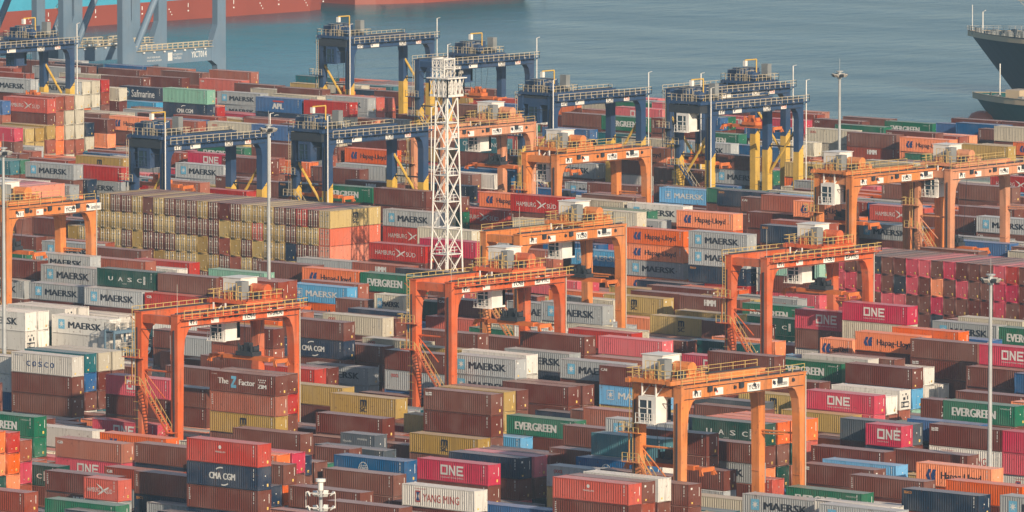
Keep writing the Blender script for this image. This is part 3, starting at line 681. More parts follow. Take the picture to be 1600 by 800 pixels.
-859.62,1016.42,13.75,0,2.75,gy,maersk,0,0,0,pale grey star-badged container on a grey one; left of the right-hand red crane
-882.74,1070.42,13.75,0,2.75,or,hapag,0,0,1,orange blue-emblemed container; left of the rightmost orange crane
-908.20,1121.72,8.25,0,2.75,rd,hs,0,0,2,bright red bird-emblem container; in front of the rightmost orange crane
-873.43,1075.82,10.40,0,2.60,gy,maersk,0,0,1,pale grey star-badged container; in front of the rightmost orange crane
-934.10,1156.82,8.25,0,2.75,br,tri,0,0,0,dark brown side-marked container; behind the rightmost orange crane
-923.15,1164.92,8.25,0,2.75,br,,0,0,2,dark brown container on a brown one; right of the rightmost orange crane
-894.35,1119.02,7.80,0,2.60,br,,0,0,0,dark brown container on a reddish one; right of the rightmost orange crane
-880.33,1116.32,8.25,0,2.75,gy,maersk,0,0,0,pale grey star-badged container; in front of the faded orange crane at the edge
-894.92,1129.82,8.25,0,2.75,br,,0,0,2,dark brown container topmost of its stack; right of the rightmost orange crane
-1206.33,1202.72,11.60,0,2.90,gy,maersk,0,0,0,pale grey star-badged container; left of the top-left navy crane
-1226.94,1256.72,8.25,0,2.75,br,,0,0,1,dark brown container; left of the lettered quay crane
-1166.58,1167.62,8.70,0,2.90,br,,0,0,0,dark brown container; in front of the top-left navy crane
-1166.58,1167.62,11.60,0,2.90,rd,hs,0,0,0,bright red bird-emblem container; in front of the top-left navy crane
-1169.08,1200.02,5.80,0,2.90,or,hapag,0,0,0,orange blue-emblemed container; left of the navy crane behind the door wall
-1135.94,1178.42,8.25,0,2.75,mr,,0,0,2,reddish brown container; behind the navy crane behind the door wall
-1085.21,1105.52,8.25,0,2.75,ye,msc,0,0,1,mustard yellow stacked-letter container; left of the navy crane behind the door wall
-1057.92,1065.02,11.00,0,2.75,gy,maersk,0,0,0,pale grey star-badged container; behind the leftmost orange crane
-1053.92,1073.12,10.40,0,2.60,rd,gb,0,0,0,bright red corner-lettered container; left of the navy crane behind the door wall
-1203.05,1237.82,8.25,0,2.75,nb,saf,0,0,1,navy blue script-lettered container; in front of the lettered quay crane
-1159.27,1205.42,8.70,0,2.90,nb,cma,0,0,0,navy blue arc-emblem container; in front of the lettered quay crane
-1159.27,1205.42,11.60,0,2.90,mt,,0,0,0,mint green container; in front of the lettered quay crane
-1226.08,1267.52,7.80,0,2.60,br,,0,0,2,dark brown container; in front of the lettered quay crane
-1211.35,1270.22,7.80,0,2.60,rd,gb,0,0,2,bright red corner-lettered container; right of the lettered quay crane
-1115.61,1200.02,11.60,0,2.90,rd,,0,0,1,bright red container; in front of the farthest navy crane
-1120.70,1210.82,11.60,0,2.90,gy,maersk,0,0,0,pale grey star-badged container; in front of the farthest navy crane
-1059.61,1151.42,8.25,0,2.75,or,hapag,0,0,2,orange blue-emblemed container; left of the navy crane left of the tower
-1038.97,1159.52,8.25,0,2.75,br,,0,0,2,dark brown container; in front of the faded orange crane by the tower
-1038.97,1159.52,11.00,0,2.75,tl,china,0,0,2,teal spaced-letter container; right of the faded orange crane by the tower
-1059.30,1189.22,14.50,0,2.90,bl,,0,0,1,mid blue container; behind the faded orange crane by the tower
-1182.95,1245.92,7.80,0,2.60,gy,maersk,0,0,2,pale grey star-badged container; right of the lettered quay crane
-1128.57,1200.02,11.60,0,2.90,bl,apl,0,0,1,mid blue red-barred container; left of the farthest navy crane
-1123.68,1181.12,8.25,0,2.75,cr,oocl,0,0,0,cream red corner-lettered container; behind the navy crane behind the door wall
-1106.74,1175.72,8.70,0,2.90,bl,,0,0,0,mid blue container; right of the navy crane behind the door wall
-1058.14,1124.42,11.00,0,2.75,br,tex,0,0,1,dark brown corner-marked container; right of the navy crane behind the door wall
-1074.54,1124.42,8.25,0,2.75,pk,one,0,0,0,magenta pink three-letter container; behind the navy crane behind the door wall
-1090.58,1127.12,7.80,0,2.60,mr,,0,0,1,reddish brown container; left of the navy crane behind the door wall
-1057.98,1116.32,8.70,0,2.90,br,cai,0,0,1,dark brown corner-lettered container; right of the navy crane behind the door wall
-1059.50,1105.52,8.25,0,2.75,gy,maersk,0,0,1,pale grey star-badged container; in front of the navy crane behind the door wall
-1069.44,1224.32,10.40,0,2.60,br,,0,0,0,dark brown container; left of the single navy crane mid-yard
-1052.13,1216.22,11.00,0,2.75,gn,evg,0,0,0,bright green boldly lettered container; right of the single navy crane mid-yard
-1034.79,1210.82,11.60,0,2.90,br,tri,0,0,2,dark brown side-marked container; right of the single navy crane mid-yard
-987.38,1146.02,13.00,0,2.60,or,hapag,0,0,2,orange blue-emblemed container; right of the orange crane below the navy ones
-1064.98,1213.52,8.25,0,2.75,bl,,0,0,0,mid blue container; left of the single navy crane mid-yard
-971.48,1137.92,10.40,0,2.60,br,kline,0,0,0,dark brown big-letter container; right of the orange crane below the navy ones
-1011.53,1154.12,8.25,0,2.75,gy,maersk,0,0,1,pale grey star-badged container; left of the orange crane below the navy ones
-947.21,1092.02,11.60,0,2.90,br,tri,0,0,0,dark brown side-marked container; in front of the orange crane below the navy ones
-1018.02,1200.02,8.70,0,2.90,gy,maersk,0,0,0,pale grey star-badged container; left of the pair of navy cranes
-998.65,1186.52,5.50,0,2.75,gy,maersk,0,0,0,pale grey star-badged container; in front of the pair of navy cranes
-998.65,1186.52,8.25,0,2.75,br,,0,0,0,dark brown container; in front of the pair of navy cranes
-976.90,1181.12,8.25,0,2.75,ye,msc,0,0,2,mustard yellow stacked-letter container; left of the light mast over the water
-1025.67,1245.92,8.25,0,2.75,cr,oocl,0,0,0,cream red corner-lettered container; behind the light mast over the water
-1013.05,1243.22,5.50,0,2.75,mr,hmm,0,0,1,reddish brown block-lettered container; right of the light mast over the water
-1013.05,1243.22,8.25,0,2.75,br,tri,0,0,0,dark brown side-marked container; right of the light mast over the water
-1047.62,1297.22,5.50,0,2.75,gn,evg,0,0,0,bright green boldly lettered container; right of the light mast over the water
-996.28,1267.52,8.70,0,2.90,cr,,0,0,0,cream container; behind the faded orange crane at the edge
-997.82,1240.52,8.25,0,2.75,or,hapag,0,0,2,orange blue-emblemed container; right of the light mast over the water
-975.21,1229.72,8.70,0,2.90,ye,,0,0,1,mustard yellow container; behind the faded orange crane at the edge
-926.47,1001.15,8.70,0,2.90,sal,,1,1,0,salmon container; column 24 from left; third row of the yellow-brown wall of doors
-926.47,1001.15,11.60,0,2.90,sal,,1,1,0,salmon container; column 24 from left; second row of the yellow-brown wall of doors
-926.47,1001.15,14.50,0,2.90,ye,msc,1,1,2,mustard yellow container; column 24 from left; top row of the yellow-brown wall of doors
-1046.81,1049.14,8.55,0,2.85,sal,,2,0,0,salmon container; column 5 from left; top row of the salmon-topped stack at the left edge
-844.45,881.42,8.25,0,2.75,gy,,0,0,0,pale grey container; left of the leftmost red crane
-712.12,900.32,8.25,0,2.75,br,,0,0,0,dark brown container topmost of its stack; left of the rightmost light mast
-841.81,986.72,8.25,0,2.75,br,,0,0,1,dark brown container; left of the right-hand red crane
-855.51,1078.52,8.25,0,2.75,bl,,0,0,1,mid blue container; in front of the faded orange crane at the edge
-853.06,886.82,8.25,0,2.75,br,,0,0,0,dark brown container on a brown one; left of the leftmost red crane
-679.03,803.12,5.50,0,2.75,cr,,0,0,2,cream container; in front of the nearest orange crane
-1036.83,1124.42,8.25,0,2.75,gy,,0,0,0,pale grey container; in front of the navy crane left of the tower
-719.97,730.22,8.25,0,2.75,gn,,0,0,0,bright green container; left of the double-tier light mast
-903.01,1019.12,8.25,0,2.75,mr,,0,0,2,reddish brown container; left of the orange crane behind the middle red one
-905.03,1032.62,8.25,0,2.75,bl,,0,0,2,mid blue container; behind the orange crane behind the middle red one
-1221.41,1283.72,8.25,0,2.75,mr,,0,0,0,reddish brown container; right of the lettered quay crane
-692.06,778.82,5.50,0,2.75,bl,,0,0,2,mid blue container; right of the double-tier light mast
""".strip().split('\n')
for row in CONTAINERS:
    x, y, z, li, h, col, lg, ori, door, ek, label = row.split(',')
    container(float(x), float(y), float(z), int(li), float(h), col, lg, int(ori), int(door), int(ek), label.replace(';', ','))
# all the other containers of the yard, as one mass
MASS = """
-768.6 759.9 0.00 0 275 21 0 0
-768.6 759.9 2.75 0 275 21 0 0
-768.6 759.9 5.50 0 275 21 0 1
-768.6 759.9 8.25 0 275 21 0 1
-768.6 759.9 11.00 0 275 2 0 1
-765.8 754.5 0.00 0 290 1 0 0
-765.8 754.5 2.90 0 290 0 0 0
-765.8 754.5 5.80 0 290 11 0 1
-765.8 754.5 8.70 0 290 21 0 1
-765.8 754.5 11.60 0 290 21 0 1
-774.5 768.0 0.00 0 290 10 0 0
-774.5 768.0 2.90 0 290 1 0 1
-774.5 768.0 5.80 0 290 8 0 1
-774.5 768.0 8.70 0 290 1 0 1
-770.3 770.7 0.00 0 275 17 0 1
-770.3 770.7 2.75 0 275 0 0 1
-744.1 754.5 0.00 0 260 13 0 0
-744.1 754.5 2.60 0 260 2 0 0
-744.1 754.5 5.20 0 260 0 0 1 hmm
-734.9 749.1 0.00 1 275 14 0 0
-734.9 749.1 2.75 1 275 10 0 0
-734.9 749.1 5.50 1 275 3 0 1 maersk
-769.0 781.5 0.00 0 260 21 0 0
-769.0 781.5 2.60 0 260 6 0 0
-795.7 803.1 0.00 0 275 0 0 0
-795.7 803.1 2.75 0 275 10 0 0
-768.8 789.6 0.00 0 260 14 0 0
-768.8 789.6 2.60 0 260 3 0 0
-768.8 789.6 5.20 0 260 12 0 0
-741.3 768.0 0.00 0 260 8 0 0
-741.3 768.0 2.60 0 260 1 0 0
-741.3 768.0 5.20 0 260 21 0 0
-741.3 768.0 7.80 0 260 12 0 1
-751.7 781.5 0.00 0 260 0 0 0
-751.7 781.5 2.60 0 260 0 0 0
-751.7 781.5 5.20 0 260 0 0 0
-751.7 781.5 7.80 0 260 1 0 0
-741.4 762.6 0.00 0 260 0 0 0
-741.4 762.6 2.60 0 260 1 0 0
-741.4 762.6 5.20 0 260 3 0 1
-728.2 754.5 0.00 0 290 4 0 0
-728.2 754.5 2.90 0 290 15 0 0
-741.1 735.6 0.00 0 260 1 0 0
-741.1 735.6 2.60 0 260 3 0 0
-741.1 735.6 5.20 0 260 1 0 1
-713.9 727.5 0.00 0 260 6 0 0
-713.9 727.5 2.60 0 260 0 0 0
-713.9 727.5 5.20 0 260 7 0 0
-713.9 727.5 7.80 0 260 18 0 1
-713.8 749.1 0.00 0 290 1 0 0
-713.8 749.1 2.90 0 290 0 0 0
-713.8 749.1 5.80 0 290 12 0 1 cma
-722.2 762.6 0.00 0 260 10 0 0
-722.2 762.6 2.60 0 260 0 0 0
-722.2 762.6 5.20 0 260 3 0 1
-722.2 762.6 7.80 0 260 21 0 1
-719.6 757.2 0.00 0 275 1 0 0
-719.6 757.2 2.75 0 275 0 0 0
-719.6 757.2 5.50 0 275 0 0 0
-719.6 757.2 8.25 0 275 12 0 1
-725.8 765.3 0.00 0 275 15 0 0
-725.8 765.3 2.75 0 275 8 0 0
-725.8 765.3 5.50 0 275 3 0 0
-725.8 765.3 8.25 0 275 21 0 0
-725.8 765.3 11.00 0 275 21 0 1
-725.7 768.0 0.00 0 275 0 0 0
-725.7 768.0 2.75 0 275 8 0 0
-725.7 768.0 5.50 0 275 13 0 0
-725.7 768.0 8.25 0 275 0 0 1
-725.7 768.0 11.00 0 275 8 0 1
-729.4 776.1 0.00 0 290 0 0 0
-729.4 776.1 2.90 0 290 0 0 0
-729.4 776.1 5.80 0 290 17 0 1
-729.4 776.1 8.70 0 290 0 0 1
-730.8 778.8 0.00 0 275 21 0 0
-730.8 778.8 2.75 0 275 21 0 0
-730.8 778.8 5.50 0 275 17 0 0
-730.8 778.8 8.25 0 275 10 0 1
-752.1 797.7 0.00 0 290 3 0 0
-752.1 797.7 2.90 0 290 0 0 0
-752.1 797.7 5.80 0 290 0 0 1
-727.1 770.7 0.00 0 260 0 0 0
-727.1 770.7 2.60 0 260 0 0 0
-727.1 770.7 5.20 0 260 15 0 0
-727.1 770.7 7.80 0 260 0 0 1
-727.1 770.7 10.40 0 260 12 0 1
-732.9 789.6 0.00 1 290 0 0 0
-732.9 789.6 2.90 1 290 0 0 0
-732.9 789.6 5.80 1 290 0 0 0
-715.8 776.1 0.00 0 275 8 0 0
-715.8 776.1 2.75 0 275 0 0 0
-715.8 776.1 5.50 0 275 0 0 1
-721.4 784.2 0.00 0 290 0 0 0
-721.4 784.2 2.90 0 290 15 0 0
-721.4 784.2 5.80 0 290 0 0 0
-706.6 759.9 0.00 0 275 0 0 0
-706.6 759.9 2.75 0 275 1 0 0
-706.6 759.9 5.50 0 275 0 0 1
-692.0 741.0 0.00 0 275 1 0 0
-692.0 741.0 2.75 0 275 0 0 0
-692.0 741.0 5.50 0 275 0 0 0
-692.0 741.0 8.25 0 275 1 0 1
-740.8 803.1 0.00 1 290 6 0 0
-740.8 803.1 2.90 1 290 12 0 0
-740.8 803.1 5.80 1 290 4 0 0
-734.8 795.0 0.00 0 275 21 0 0
-734.8 795.0 2.75 0 275 0 0 0
-734.8 795.0 5.50 0 275 0 0 0
-734.8 795.0 8.25 0 275 18 0 1
-737.8 816.6 0.00 0 260 2 0 0
-737.8 816.6 2.60 0 260 0 0 0
-737.8 816.6 5.20 0 260 0 0 1
-716.1 800.4 0.00 0 275 3 0 0
-716.1 800.4 2.75 0 275 8 0 1
-715.8 803.1 0.00 0 275 1 0 0
-715.8 803.1 2.75 0 275 17 0 1
-715.8 803.1 5.50 0 275 0 0 1
-715.6 805.8 0.00 0 275 0 0 0
-715.6 805.8 2.75 0 275 12 0 0
-715.6 805.8 5.50 0 275 0 0 0
-715.6 805.8 8.25 0 275 0 0 1
-714.3 792.3 0.00 0 275 1 0 0
-714.3 792.3 2.75 0 275 3 0 0
-697.2 770.7 0.00 0 275 0 0 0
-697.2 770.7 2.75 0 275 0 0 0
-697.2 770.7 5.50 0 275 0 0 1 tri
-692.6 751.8 0.00 0 275 1 0 0
-692.6 751.8 2.75 0 275 0 0 0
-692.6 751.8 5.50 0 275 0 0 0
-706.0 808.5 0.00 0 290 1 0 0
-706.0 808.5 2.90 0 290 1 0 0
-706.0 808.5 5.80 0 290 17 0 0
-696.8 797.7 0.00 0 275 14 0 0
-696.8 797.7 2.75 0 275 21 0 0
-696.8 797.7 5.50 0 275 7 0 1
-696.4 805.8 0.00 0 290 0 0 0
-696.4 805.8 2.90 0 290 21 0 0
-696.4 805.8 5.80 0 290 12 0 0
-696.4 805.8 8.70 0 290 4 0 1
-696.6 803.1 0.00 0 290 2 0 0
-696.6 803.1 2.90 0 290 1 0 0
-696.6 803.1 5.80 0 290 0 0 0
-662.5 759.9 0.00 0 260 0 0 0
-662.5 759.9 2.60 0 260 1 0 0
-662.5 759.9 5.20 0 260 1 0 0
-662.5 759.9 7.80 0 260 14 0 0
-662.7 762.6 0.00 0 260 1 0 0
-662.7 762.6 2.60 0 260 4 0 0
-662.7 762.6 5.20 0 260 2 0 0
-662.7 762.6 7.80 0 260 1 0 0
-662.7 762.6 10.40 0 260 1 0 1
-669.4 773.4 0.00 0 290 0 0 0
-669.4 773.4 2.90 0 290 4 0 0
-669.4 773.4 5.80 0 290 4 0 0
-669.4 773.4 8.70 0 290 0 0 1
-685.4 795.0 0.00 0 290 2 0 0
-685.4 795.0 2.90 0 290 0 0 0
-685.4 795.0 5.80 0 290 0 0 0
-685.4 795.0 8.70 0 290 0 0 1
-690.8 811.2 0.00 0 260 0 0 0
-690.8 811.2 2.60 0 260 1 0 0
-690.8 811.2 5.20 0 260 3 0 1 maersk
-666.8 776.1 0.00 0 275 0 0 0
-666.8 776.1 2.75 0 275 10 0 0
-666.8 776.1 5.50 0 275 1 0 0
-666.8 776.1 8.25 0 275 0 0 1
-692.7 819.3 0.00 0 260 15 0 0
-692.7 819.3 2.60 0 260 3 0 0
-692.7 819.3 5.20 0 260 0 0 1
-661.9 795.0 0.00 0 260 0 0 0
-661.9 795.0 2.60 0 260 6 0 0
-661.9 795.0 5.20 0 260 0 0 0
-645.0 789.6 0.00 0 275 13 0 0
-645.0 789.6 2.75 0 275 3 0 0
-645.0 789.6 5.50 0 275 0 0 0
-659.4 800.4 0.00 0 275 1 0 0
-659.4 800.4 2.75 0 275 3 0 0
-659.4 800.4 5.50 0 275 7 0 0
-677.2 824.7 0.00 0 260 14 0 0
-677.2 824.7 2.60 0 260 0 0 0
-677.2 824.7 5.20 0 260 0 0 1
-682.1 832.8 0.00 0 290 3 0 0
-682.1 832.8 2.90 0 290 0 0 0
-682.1 832.8 5.80 0 290 0 0 0
-664.7 819.3 0.00 0 260 2 0 0
-664.7 819.3 2.60 0 260 0 0 0
-664.7 819.3 5.20 0 260 0 0 1
-648.0 792.3 0.00 0 275 21 0 0
-648.0 792.3 2.75 0 275 0 0 0
-648.0 792.3 5.50 0 275 0 0 0
-648.0 792.3 8.25 0 275 4 0 1
-695.9 857.1 0.00 1 290 8 0 0
-695.9 857.1 2.90 1 290 1 0 0
-695.9 857.1 5.80 1 290 12 0 1
-699.4 859.8 0.00 0 290 14 0 0
-699.4 859.8 2.90 0 290 3 0 0
-699.4 859.8 5.80 0 290 0 0 1
-674.9 840.9 0.00 0 275 1 0 0
-674.9 840.9 2.75 0 275 6 0 0
-674.9 840.9 5.50 0 275 0 0 1
-686.4 862.5 0.00 0 290 1 0 0
-686.4 862.5 2.90 0 290 21 0 0
-674.0 862.5 0.00 0 290 21 0 0
-674.0 862.5 2.90 0 290 4 0 1 ym
-677.9 830.1 0.00 0 260 6 0 0
-677.9 830.1 2.60 0 260 1 0 0
-677.9 830.1 5.20 0 260 0 0 0
-660.2 827.4 0.00 0 290 8 0 0
-660.2 827.4 2.90 0 290 3 0 0
-660.2 827.4 5.80 0 290 21 0 1
-647.3 808.5 0.00 0 275 0 0 0
-647.3 808.5 2.75 0 275 7 0 0
-647.3 808.5 5.50 0 275 21 0 1
-633.8 811.2 0.00 0 275 10 0 0
-633.8 811.2 2.75 0 275 8 0 0
-633.8 811.2 5.50 0 275 0 0 0
-648.9 819.3 0.00 0 275 13 0 0
-648.9 819.3 2.75 0 275 1 0 0
-648.9 819.3 5.50 0 275 0 0 1
-842.2 846.3 0.00 0 290 3 0 1
-847.6 854.4 0.00 0 275 4 0 1
-847.6 854.4 2.75 0 275 0 0 1
-847.6 854.4 5.50 0 275 13 0 1
-847.5 857.1 0.00 0 275 15 0 1
-847.5 857.1 2.75 0 275 0 0 1
-847.5 857.1 5.50 0 275 0 0 1
-847.3 859.8 0.00 0 275 1 0 0
-847.3 859.8 2.75 0 275 0 0 0
-847.3 859.8 5.50 0 275 0 0 1
-796.8 819.3 0.00 0 275 3 0 0
-796.8 819.3 2.75 0 275 0 0 0
-796.8 819.3 5.50 0 275 0 0 1
-794.1 813.9 0.00 0 275 0 0 0
-794.1 813.9 2.75 0 275 1 0 0
-796.0 792.3 0.00 0 275 6 0 0
-796.0 792.3 2.75 0 275 1 0 1
-796.0 792.3 5.50 0 275 10 0 1
-771.8 813.9 0.00 0 275 21 0 0
-771.8 813.9 2.75 0 275 1 0 0
-771.8 813.9 5.50 0 275 0 0 1
-772.5 816.6 0.00 0 275 0 0 0
-772.5 816.6 2.75 0 275 1 0 0
-772.5 816.6 5.50 0 275 2 0 0
-772.5 816.6 8.25 0 275 0 0 1
-772.5 816.6 11.00 0 275 2 0 1
-772.5 816.6 13.75 0 275 0 0 1
-802.7 832.8 0.00 0 275 1 0 0
-802.7 832.8 2.75 0 275 21 0 1
-816.8 851.7 0.00 0 275 2 0 0
-816.8 851.7 2.75 0 275 6 0 0
-816.8 851.7 5.50 0 275 0 0 0
-839.4 878.7 0.00 0 275 0 0 0
-839.4 878.7 2.75 0 275 0 0 0
-839.4 878.7 5.50 0 275 0 0 1 tri
-805.0 857.1 0.00 0 290 1 0 0
-805.0 857.1 2.90 0 290 7 0 0
-805.0 857.1 5.80 0 290 0 0 0
-812.6 867.9 0.00 0 260 12 0 0
-812.6 867.9 2.60 0 260 7 0 0
-812.6 867.9 5.20 0 260 7 0 0
-812.6 867.9 7.80 0 260 0 0 1
-822.7 865.2 0.00 0 275 1 0 0
-822.7 865.2 2.75 0 275 1 0 0
-822.7 865.2 5.50 0 275 0 0 0
-774.7 840.9 0.00 0 275 13 0 0
-774.7 840.9 2.75 0 275 0 0 0
-774.7 840.9 5.50 0 275 0 0 1
-759.8 822.0 0.00 0 275 21 0 0
-759.8 822.0 2.75 0 275 0 0 0
-759.8 822.0 5.50 0 275 0 0 1
-789.6 846.3 0.00 0 275 10 0 0
-789.6 846.3 2.75 0 275 2 0 0
-789.6 846.3 5.50 0 275 0 0 1
-824.7 889.5 0.00 0 260 1 0 0
-824.7 889.5 2.60 0 260 3 0 1
-826.7 894.9 0.00 0 260 4 0 0
-826.7 894.9 2.60 0 260 0 0 1
-826.7 894.9 5.20 0 260 0 0 1
-804.2 884.1 0.00 0 290 0 0 0
-804.2 884.1 2.90 0 290 13 0 1 cosco
-779.3 870.6 0.00 0 275 10 0 0
-779.3 870.6 2.75 0 275 0 0 0
-779.3 870.6 5.50 0 275 0 0 0
-808.6 894.9 0.00 0 275 21 0 0
-808.6 894.9 2.75 0 275 6 0 0
-808.6 894.9 5.50 0 275 0 0 0
-808.6 894.9 8.25 0 275 7 0 1
-781.9 876.0 0.00 0 275 3 0 0
-781.9 876.0 2.75 0 275 0 0 0
-781.9 876.0 5.50 0 275 1 0 0
-781.9 876.0 8.25 0 275 4 0 1
-753.6 832.8 0.00 0 260 10 0 0
-753.6 832.8 2.60 0 260 21 0 0
-753.6 832.8 5.20 0 260 12 0 0
-753.6 832.8 7.80 0 260 7 0 1 msc
-747.5 830.1 0.00 0 290 1 0 0
-747.5 830.1 2.90 0 290 14 0 0
-747.5 830.1 5.80 0 290 0 0 1
-769.3 857.1 0.00 0 275 1 0 0
-769.3 857.1 2.75 0 275 7 0 0
-769.3 857.1 5.50 0 275 7 0 1
-769.4 859.8 0.00 0 275 3 0 0
-769.4 859.8 2.75 0 275 21 0 0
-769.4 859.8 5.50 0 275 0 0 1
-767.0 867.9 0.00 0 275 3 0 0
-767.0 867.9 2.75 0 275 0 0 0
-767.0 867.9 5.50 0 275 0 0 1
-766.7 870.6 0.00 0 275 0 0 0
-766.7 870.6 2.75 0 275 21 0 0
-766.7 870.6 5.50 0 275 0 0 1
-778.7 881.4 0.00 0 275 0 0 0
-778.7 881.4 2.75 0 275 13 0 0
-778.7 881.4 5.50 0 275 4 0 0
-778.7 881.4 8.25 0 275 12 0 1
-763.4 876.0 0.00 0 275 1 0 0
-763.4 876.0 2.75 0 275 14 0 0
-763.4 876.0 5.50 0 275 0 0 1
-763.4 876.0 8.25 0 275 0 0 1
-753.8 873.3 0.00 0 275 0 0 0
-753.8 873.3 2.75 0 275 10 0 0
-753.8 873.3 5.50 0 275 7 0 1
-763.0 881.4 0.00 0 275 0 0 0
-763.0 881.4 2.75 0 275 21 0 0
-763.0 881.4 5.50 0 275 13 0 0
-763.0 881.4 8.25 0 275 0 0 0
-776.4 897.6 0.00 0 290 3 0 0
-776.4 897.6 2.90 0 290 0 0 0
-776.4 897.6 5.80 0 290 0 0 0
-776.4 897.6 8.70 0 290 7 0 1
-742.2 840.9 0.00 0 260 0 0 0
-742.2 840.9 2.60 0 260 3 0 0
-742.2 840.9 5.20 0 260 0 0 1 cai
-758.5 865.2 0.00 0 260 1 0 0
-758.5 865.2 2.60 0 260 0 0 0
-758.5 865.2 5.20 0 260 12 0 1
-710.4 824.7 0.00 0 275 0 0 0
-710.4 824.7 2.75 0 275 0 0 0
-710.4 824.7 5.50 0 275 15 0 0
-710.4 824.7 8.25 0 275 3 0 0
-733.2 846.3 0.00 0 290 1 0 0
-733.2 846.3 2.90 0 290 0 0 0
-733.2 846.3 5.80 0 290 0 0 0
-740.2 851.7 0.00 0 260 3 0 0
-740.2 851.7 2.60 0 260 21 0 0
-740.2 851.7 5.20 0 260 0 0 0
-740.2 851.7 7.80 0 260 0 0 1
-711.6 832.8 0.00 0 275 15 0 0
-711.6 832.8 2.75 0 275 0 0 0
-711.6 832.8 5.50 0 275 6 0 0
-711.6 832.8 8.25 0 275 0 0 0
-711.6 832.8 11.00 0 275 12 0 1
-724.9 832.8 0.00 0 275 3 0 0
-724.9 832.8 2.75 0 275 4 0 0
-724.9 832.8 5.50 0 275 0 0 1
-696.0 813.9 0.00 0 290 2 0 0
-696.0 813.9 2.90 0 290 10 0 0
-696.0 813.9 5.80 0 290 1 0 0
-696.0 813.9 8.70 0 290 0 0 1
-759.5 897.6 0.00 0 260 4 0 0
-759.5 897.6 2.60 0 260 1 0 0
-759.5 897.6 5.20 0 260 1 0 0
-759.5 897.6 7.80 0 260 0 0 1
-772.2 905.7 0.00 0 290 4 0 0
-772.2 905.7 2.90 0 290 3 0 0
-772.2 905.7 5.80 0 290 0 0 0
-772.2 905.7 8.70 0 290 6 0 1
-788.1 932.7 0.00 0 260 0 0 0
-788.1 932.7 2.60 0 260 0 0 0
-788.1 932.7 5.20 0 260 0 0 0
-750.2 892.2 0.00 0 290 3 0 0
-750.2 892.2 2.90 0 290 14 0 0
-750.2 892.2 5.80 0 290 6 0 0
-750.2 892.2 8.70 0 290 1 0 1
-758.0 916.5 0.00 0 275 0 0 0
-758.0 916.5 2.75 0 275 21 0 0
-758.0 916.5 5.50 0 275 0 0 1
-742.9 913.8 0.00 0 290 4 0 0
-742.9 913.8 2.90 0 290 16 0 1
-742.9 913.8 5.80 0 290 14 0 1
-755.4 919.2 0.00 0 290 15 0 0
-755.4 919.2 2.90 0 290 1 0 0
-755.4 919.2 5.80 0 290 0 0 0
-734.2 870.6 0.00 0 275 0 0 0
-734.2 870.6 2.75 0 275 0 0 0
-734.2 870.6 5.50 0 275 4 0 0
-730.8 876.0 0.00 0 290 1 0 0
-730.8 876.0 2.90 0 290 6 0 0
-730.8 876.0 5.80 0 290 0 0 0
-731.8 867.9 0.00 0 260 13 0 0
-731.8 867.9 2.60 0 260 6 0 0
-731.8 867.9 5.20 0 260 15 0 0
-697.8 827.4 0.00 0 290 6 0 0
-697.8 827.4 2.90 0 290 1 0 0
-697.8 827.4 5.80 0 290 21 0 1
-697.8 827.4 8.70 0 290 0 0 1
-697.7 830.1 0.00 0 290 0 0 0
-697.7 830.1 2.90 0 290 13 0 1
-697.7 830.1 5.80 0 290 11 0 1
-697.7 830.1 8.70 0 290 0 0 1
-697.6 832.8 0.00 0 290 13 0 0
-697.6 832.8 2.90 0 290 8 0 0
-697.6 832.8 5.80 0 290 1 0 1
-697.6 832.8 8.70 0 290 11 0 1
-697.6 832.8 11.60 0 290 21 0 1
-697.4 835.5 0.00 0 290 2 0 0
-697.4 835.5 2.90 0 290 7 0 0
-697.4 835.5 5.80 0 290 12 0 0
-697.4 835.5 8.70 0 290 2 0 1
-716.8 873.3 0.00 0 260 0 0 0
-716.8 873.3 2.60 0 260 8 0 0
-716.8 873.3 5.20 0 260 1 0 0
-716.8 873.3 7.80 0 260 8 0 1
-718.7 870.6 0.00 0 260 1 0 0
-718.7 870.6 2.60 0 260 6 0 0
-718.7 870.6 5.20 0 260 0 0 1
-733.1 881.4 0.00 0 260 2 0 0
-733.1 881.4 2.60 0 260 12 0 0
-733.1 881.4 5.20 0 260 1 0 0
-733.1 881.4 7.80 0 260 14 0 0
-733.1 881.4 10.40 0 260 0 0 1
-749.5 924.6 0.00 0 260 4 0 0
-749.5 924.6 2.60 0 260 0 0 0
-749.5 924.6 5.20 0 260 5 0 1
-749.5 924.6 7.80 0 260 4 0 1
-749.0 927.3 0.00 0 260 1 0 0
-749.0 927.3 2.60 0 260 0 0 0
-749.0 927.3 5.20 0 260 5 0 1
-752.7 921.9 0.00 0 290 8 0 0
-752.7 921.9 2.90 0 290 2 0 0
-752.7 921.9 5.80 0 290 0 0 0
-752.7 921.9 8.70 0 290 0 0 1
-730.0 892.2 0.00 0 260 2 0 0
-730.0 892.2 2.60 0 260 1 0 0
-730.0 892.2 5.20 0 260 1 0 1
-730.0 892.2 7.80 0 260 5 0 1
-729.9 894.9 0.00 0 275 1 0 0
-729.9 894.9 2.75 0 275 21 0 0
-729.9 894.9 5.50 0 275 1 0 1
-727.5 921.9 0.00 0 290 0 0 0
-727.5 921.9 2.90 0 290 7 0 0
-727.5 921.9 5.80 0 290 0 0 1
-716.7 919.2 0.00 0 290 15 0 0
-716.7 919.2 2.90 0 290 0 0 0
-716.7 919.2 5.80 0 290 0 0 0
-716.7 919.2 8.70 0 290 13 0 1
-709.6 889.5 0.00 0 275 4 0 0
-709.6 889.5 2.75 0 275 6 0 0
-709.6 889.5 5.50 0 275 0 0 0
-690.5 870.6 0.00 0 275 8 0 0
-690.5 870.6 2.75 0 275 1 0 0
-690.5 870.6 5.50 0 275 1 0 0
-690.5 870.6 8.25 0 275 0 0 1
-692.3 865.2 0.00 0 290 12 0 0
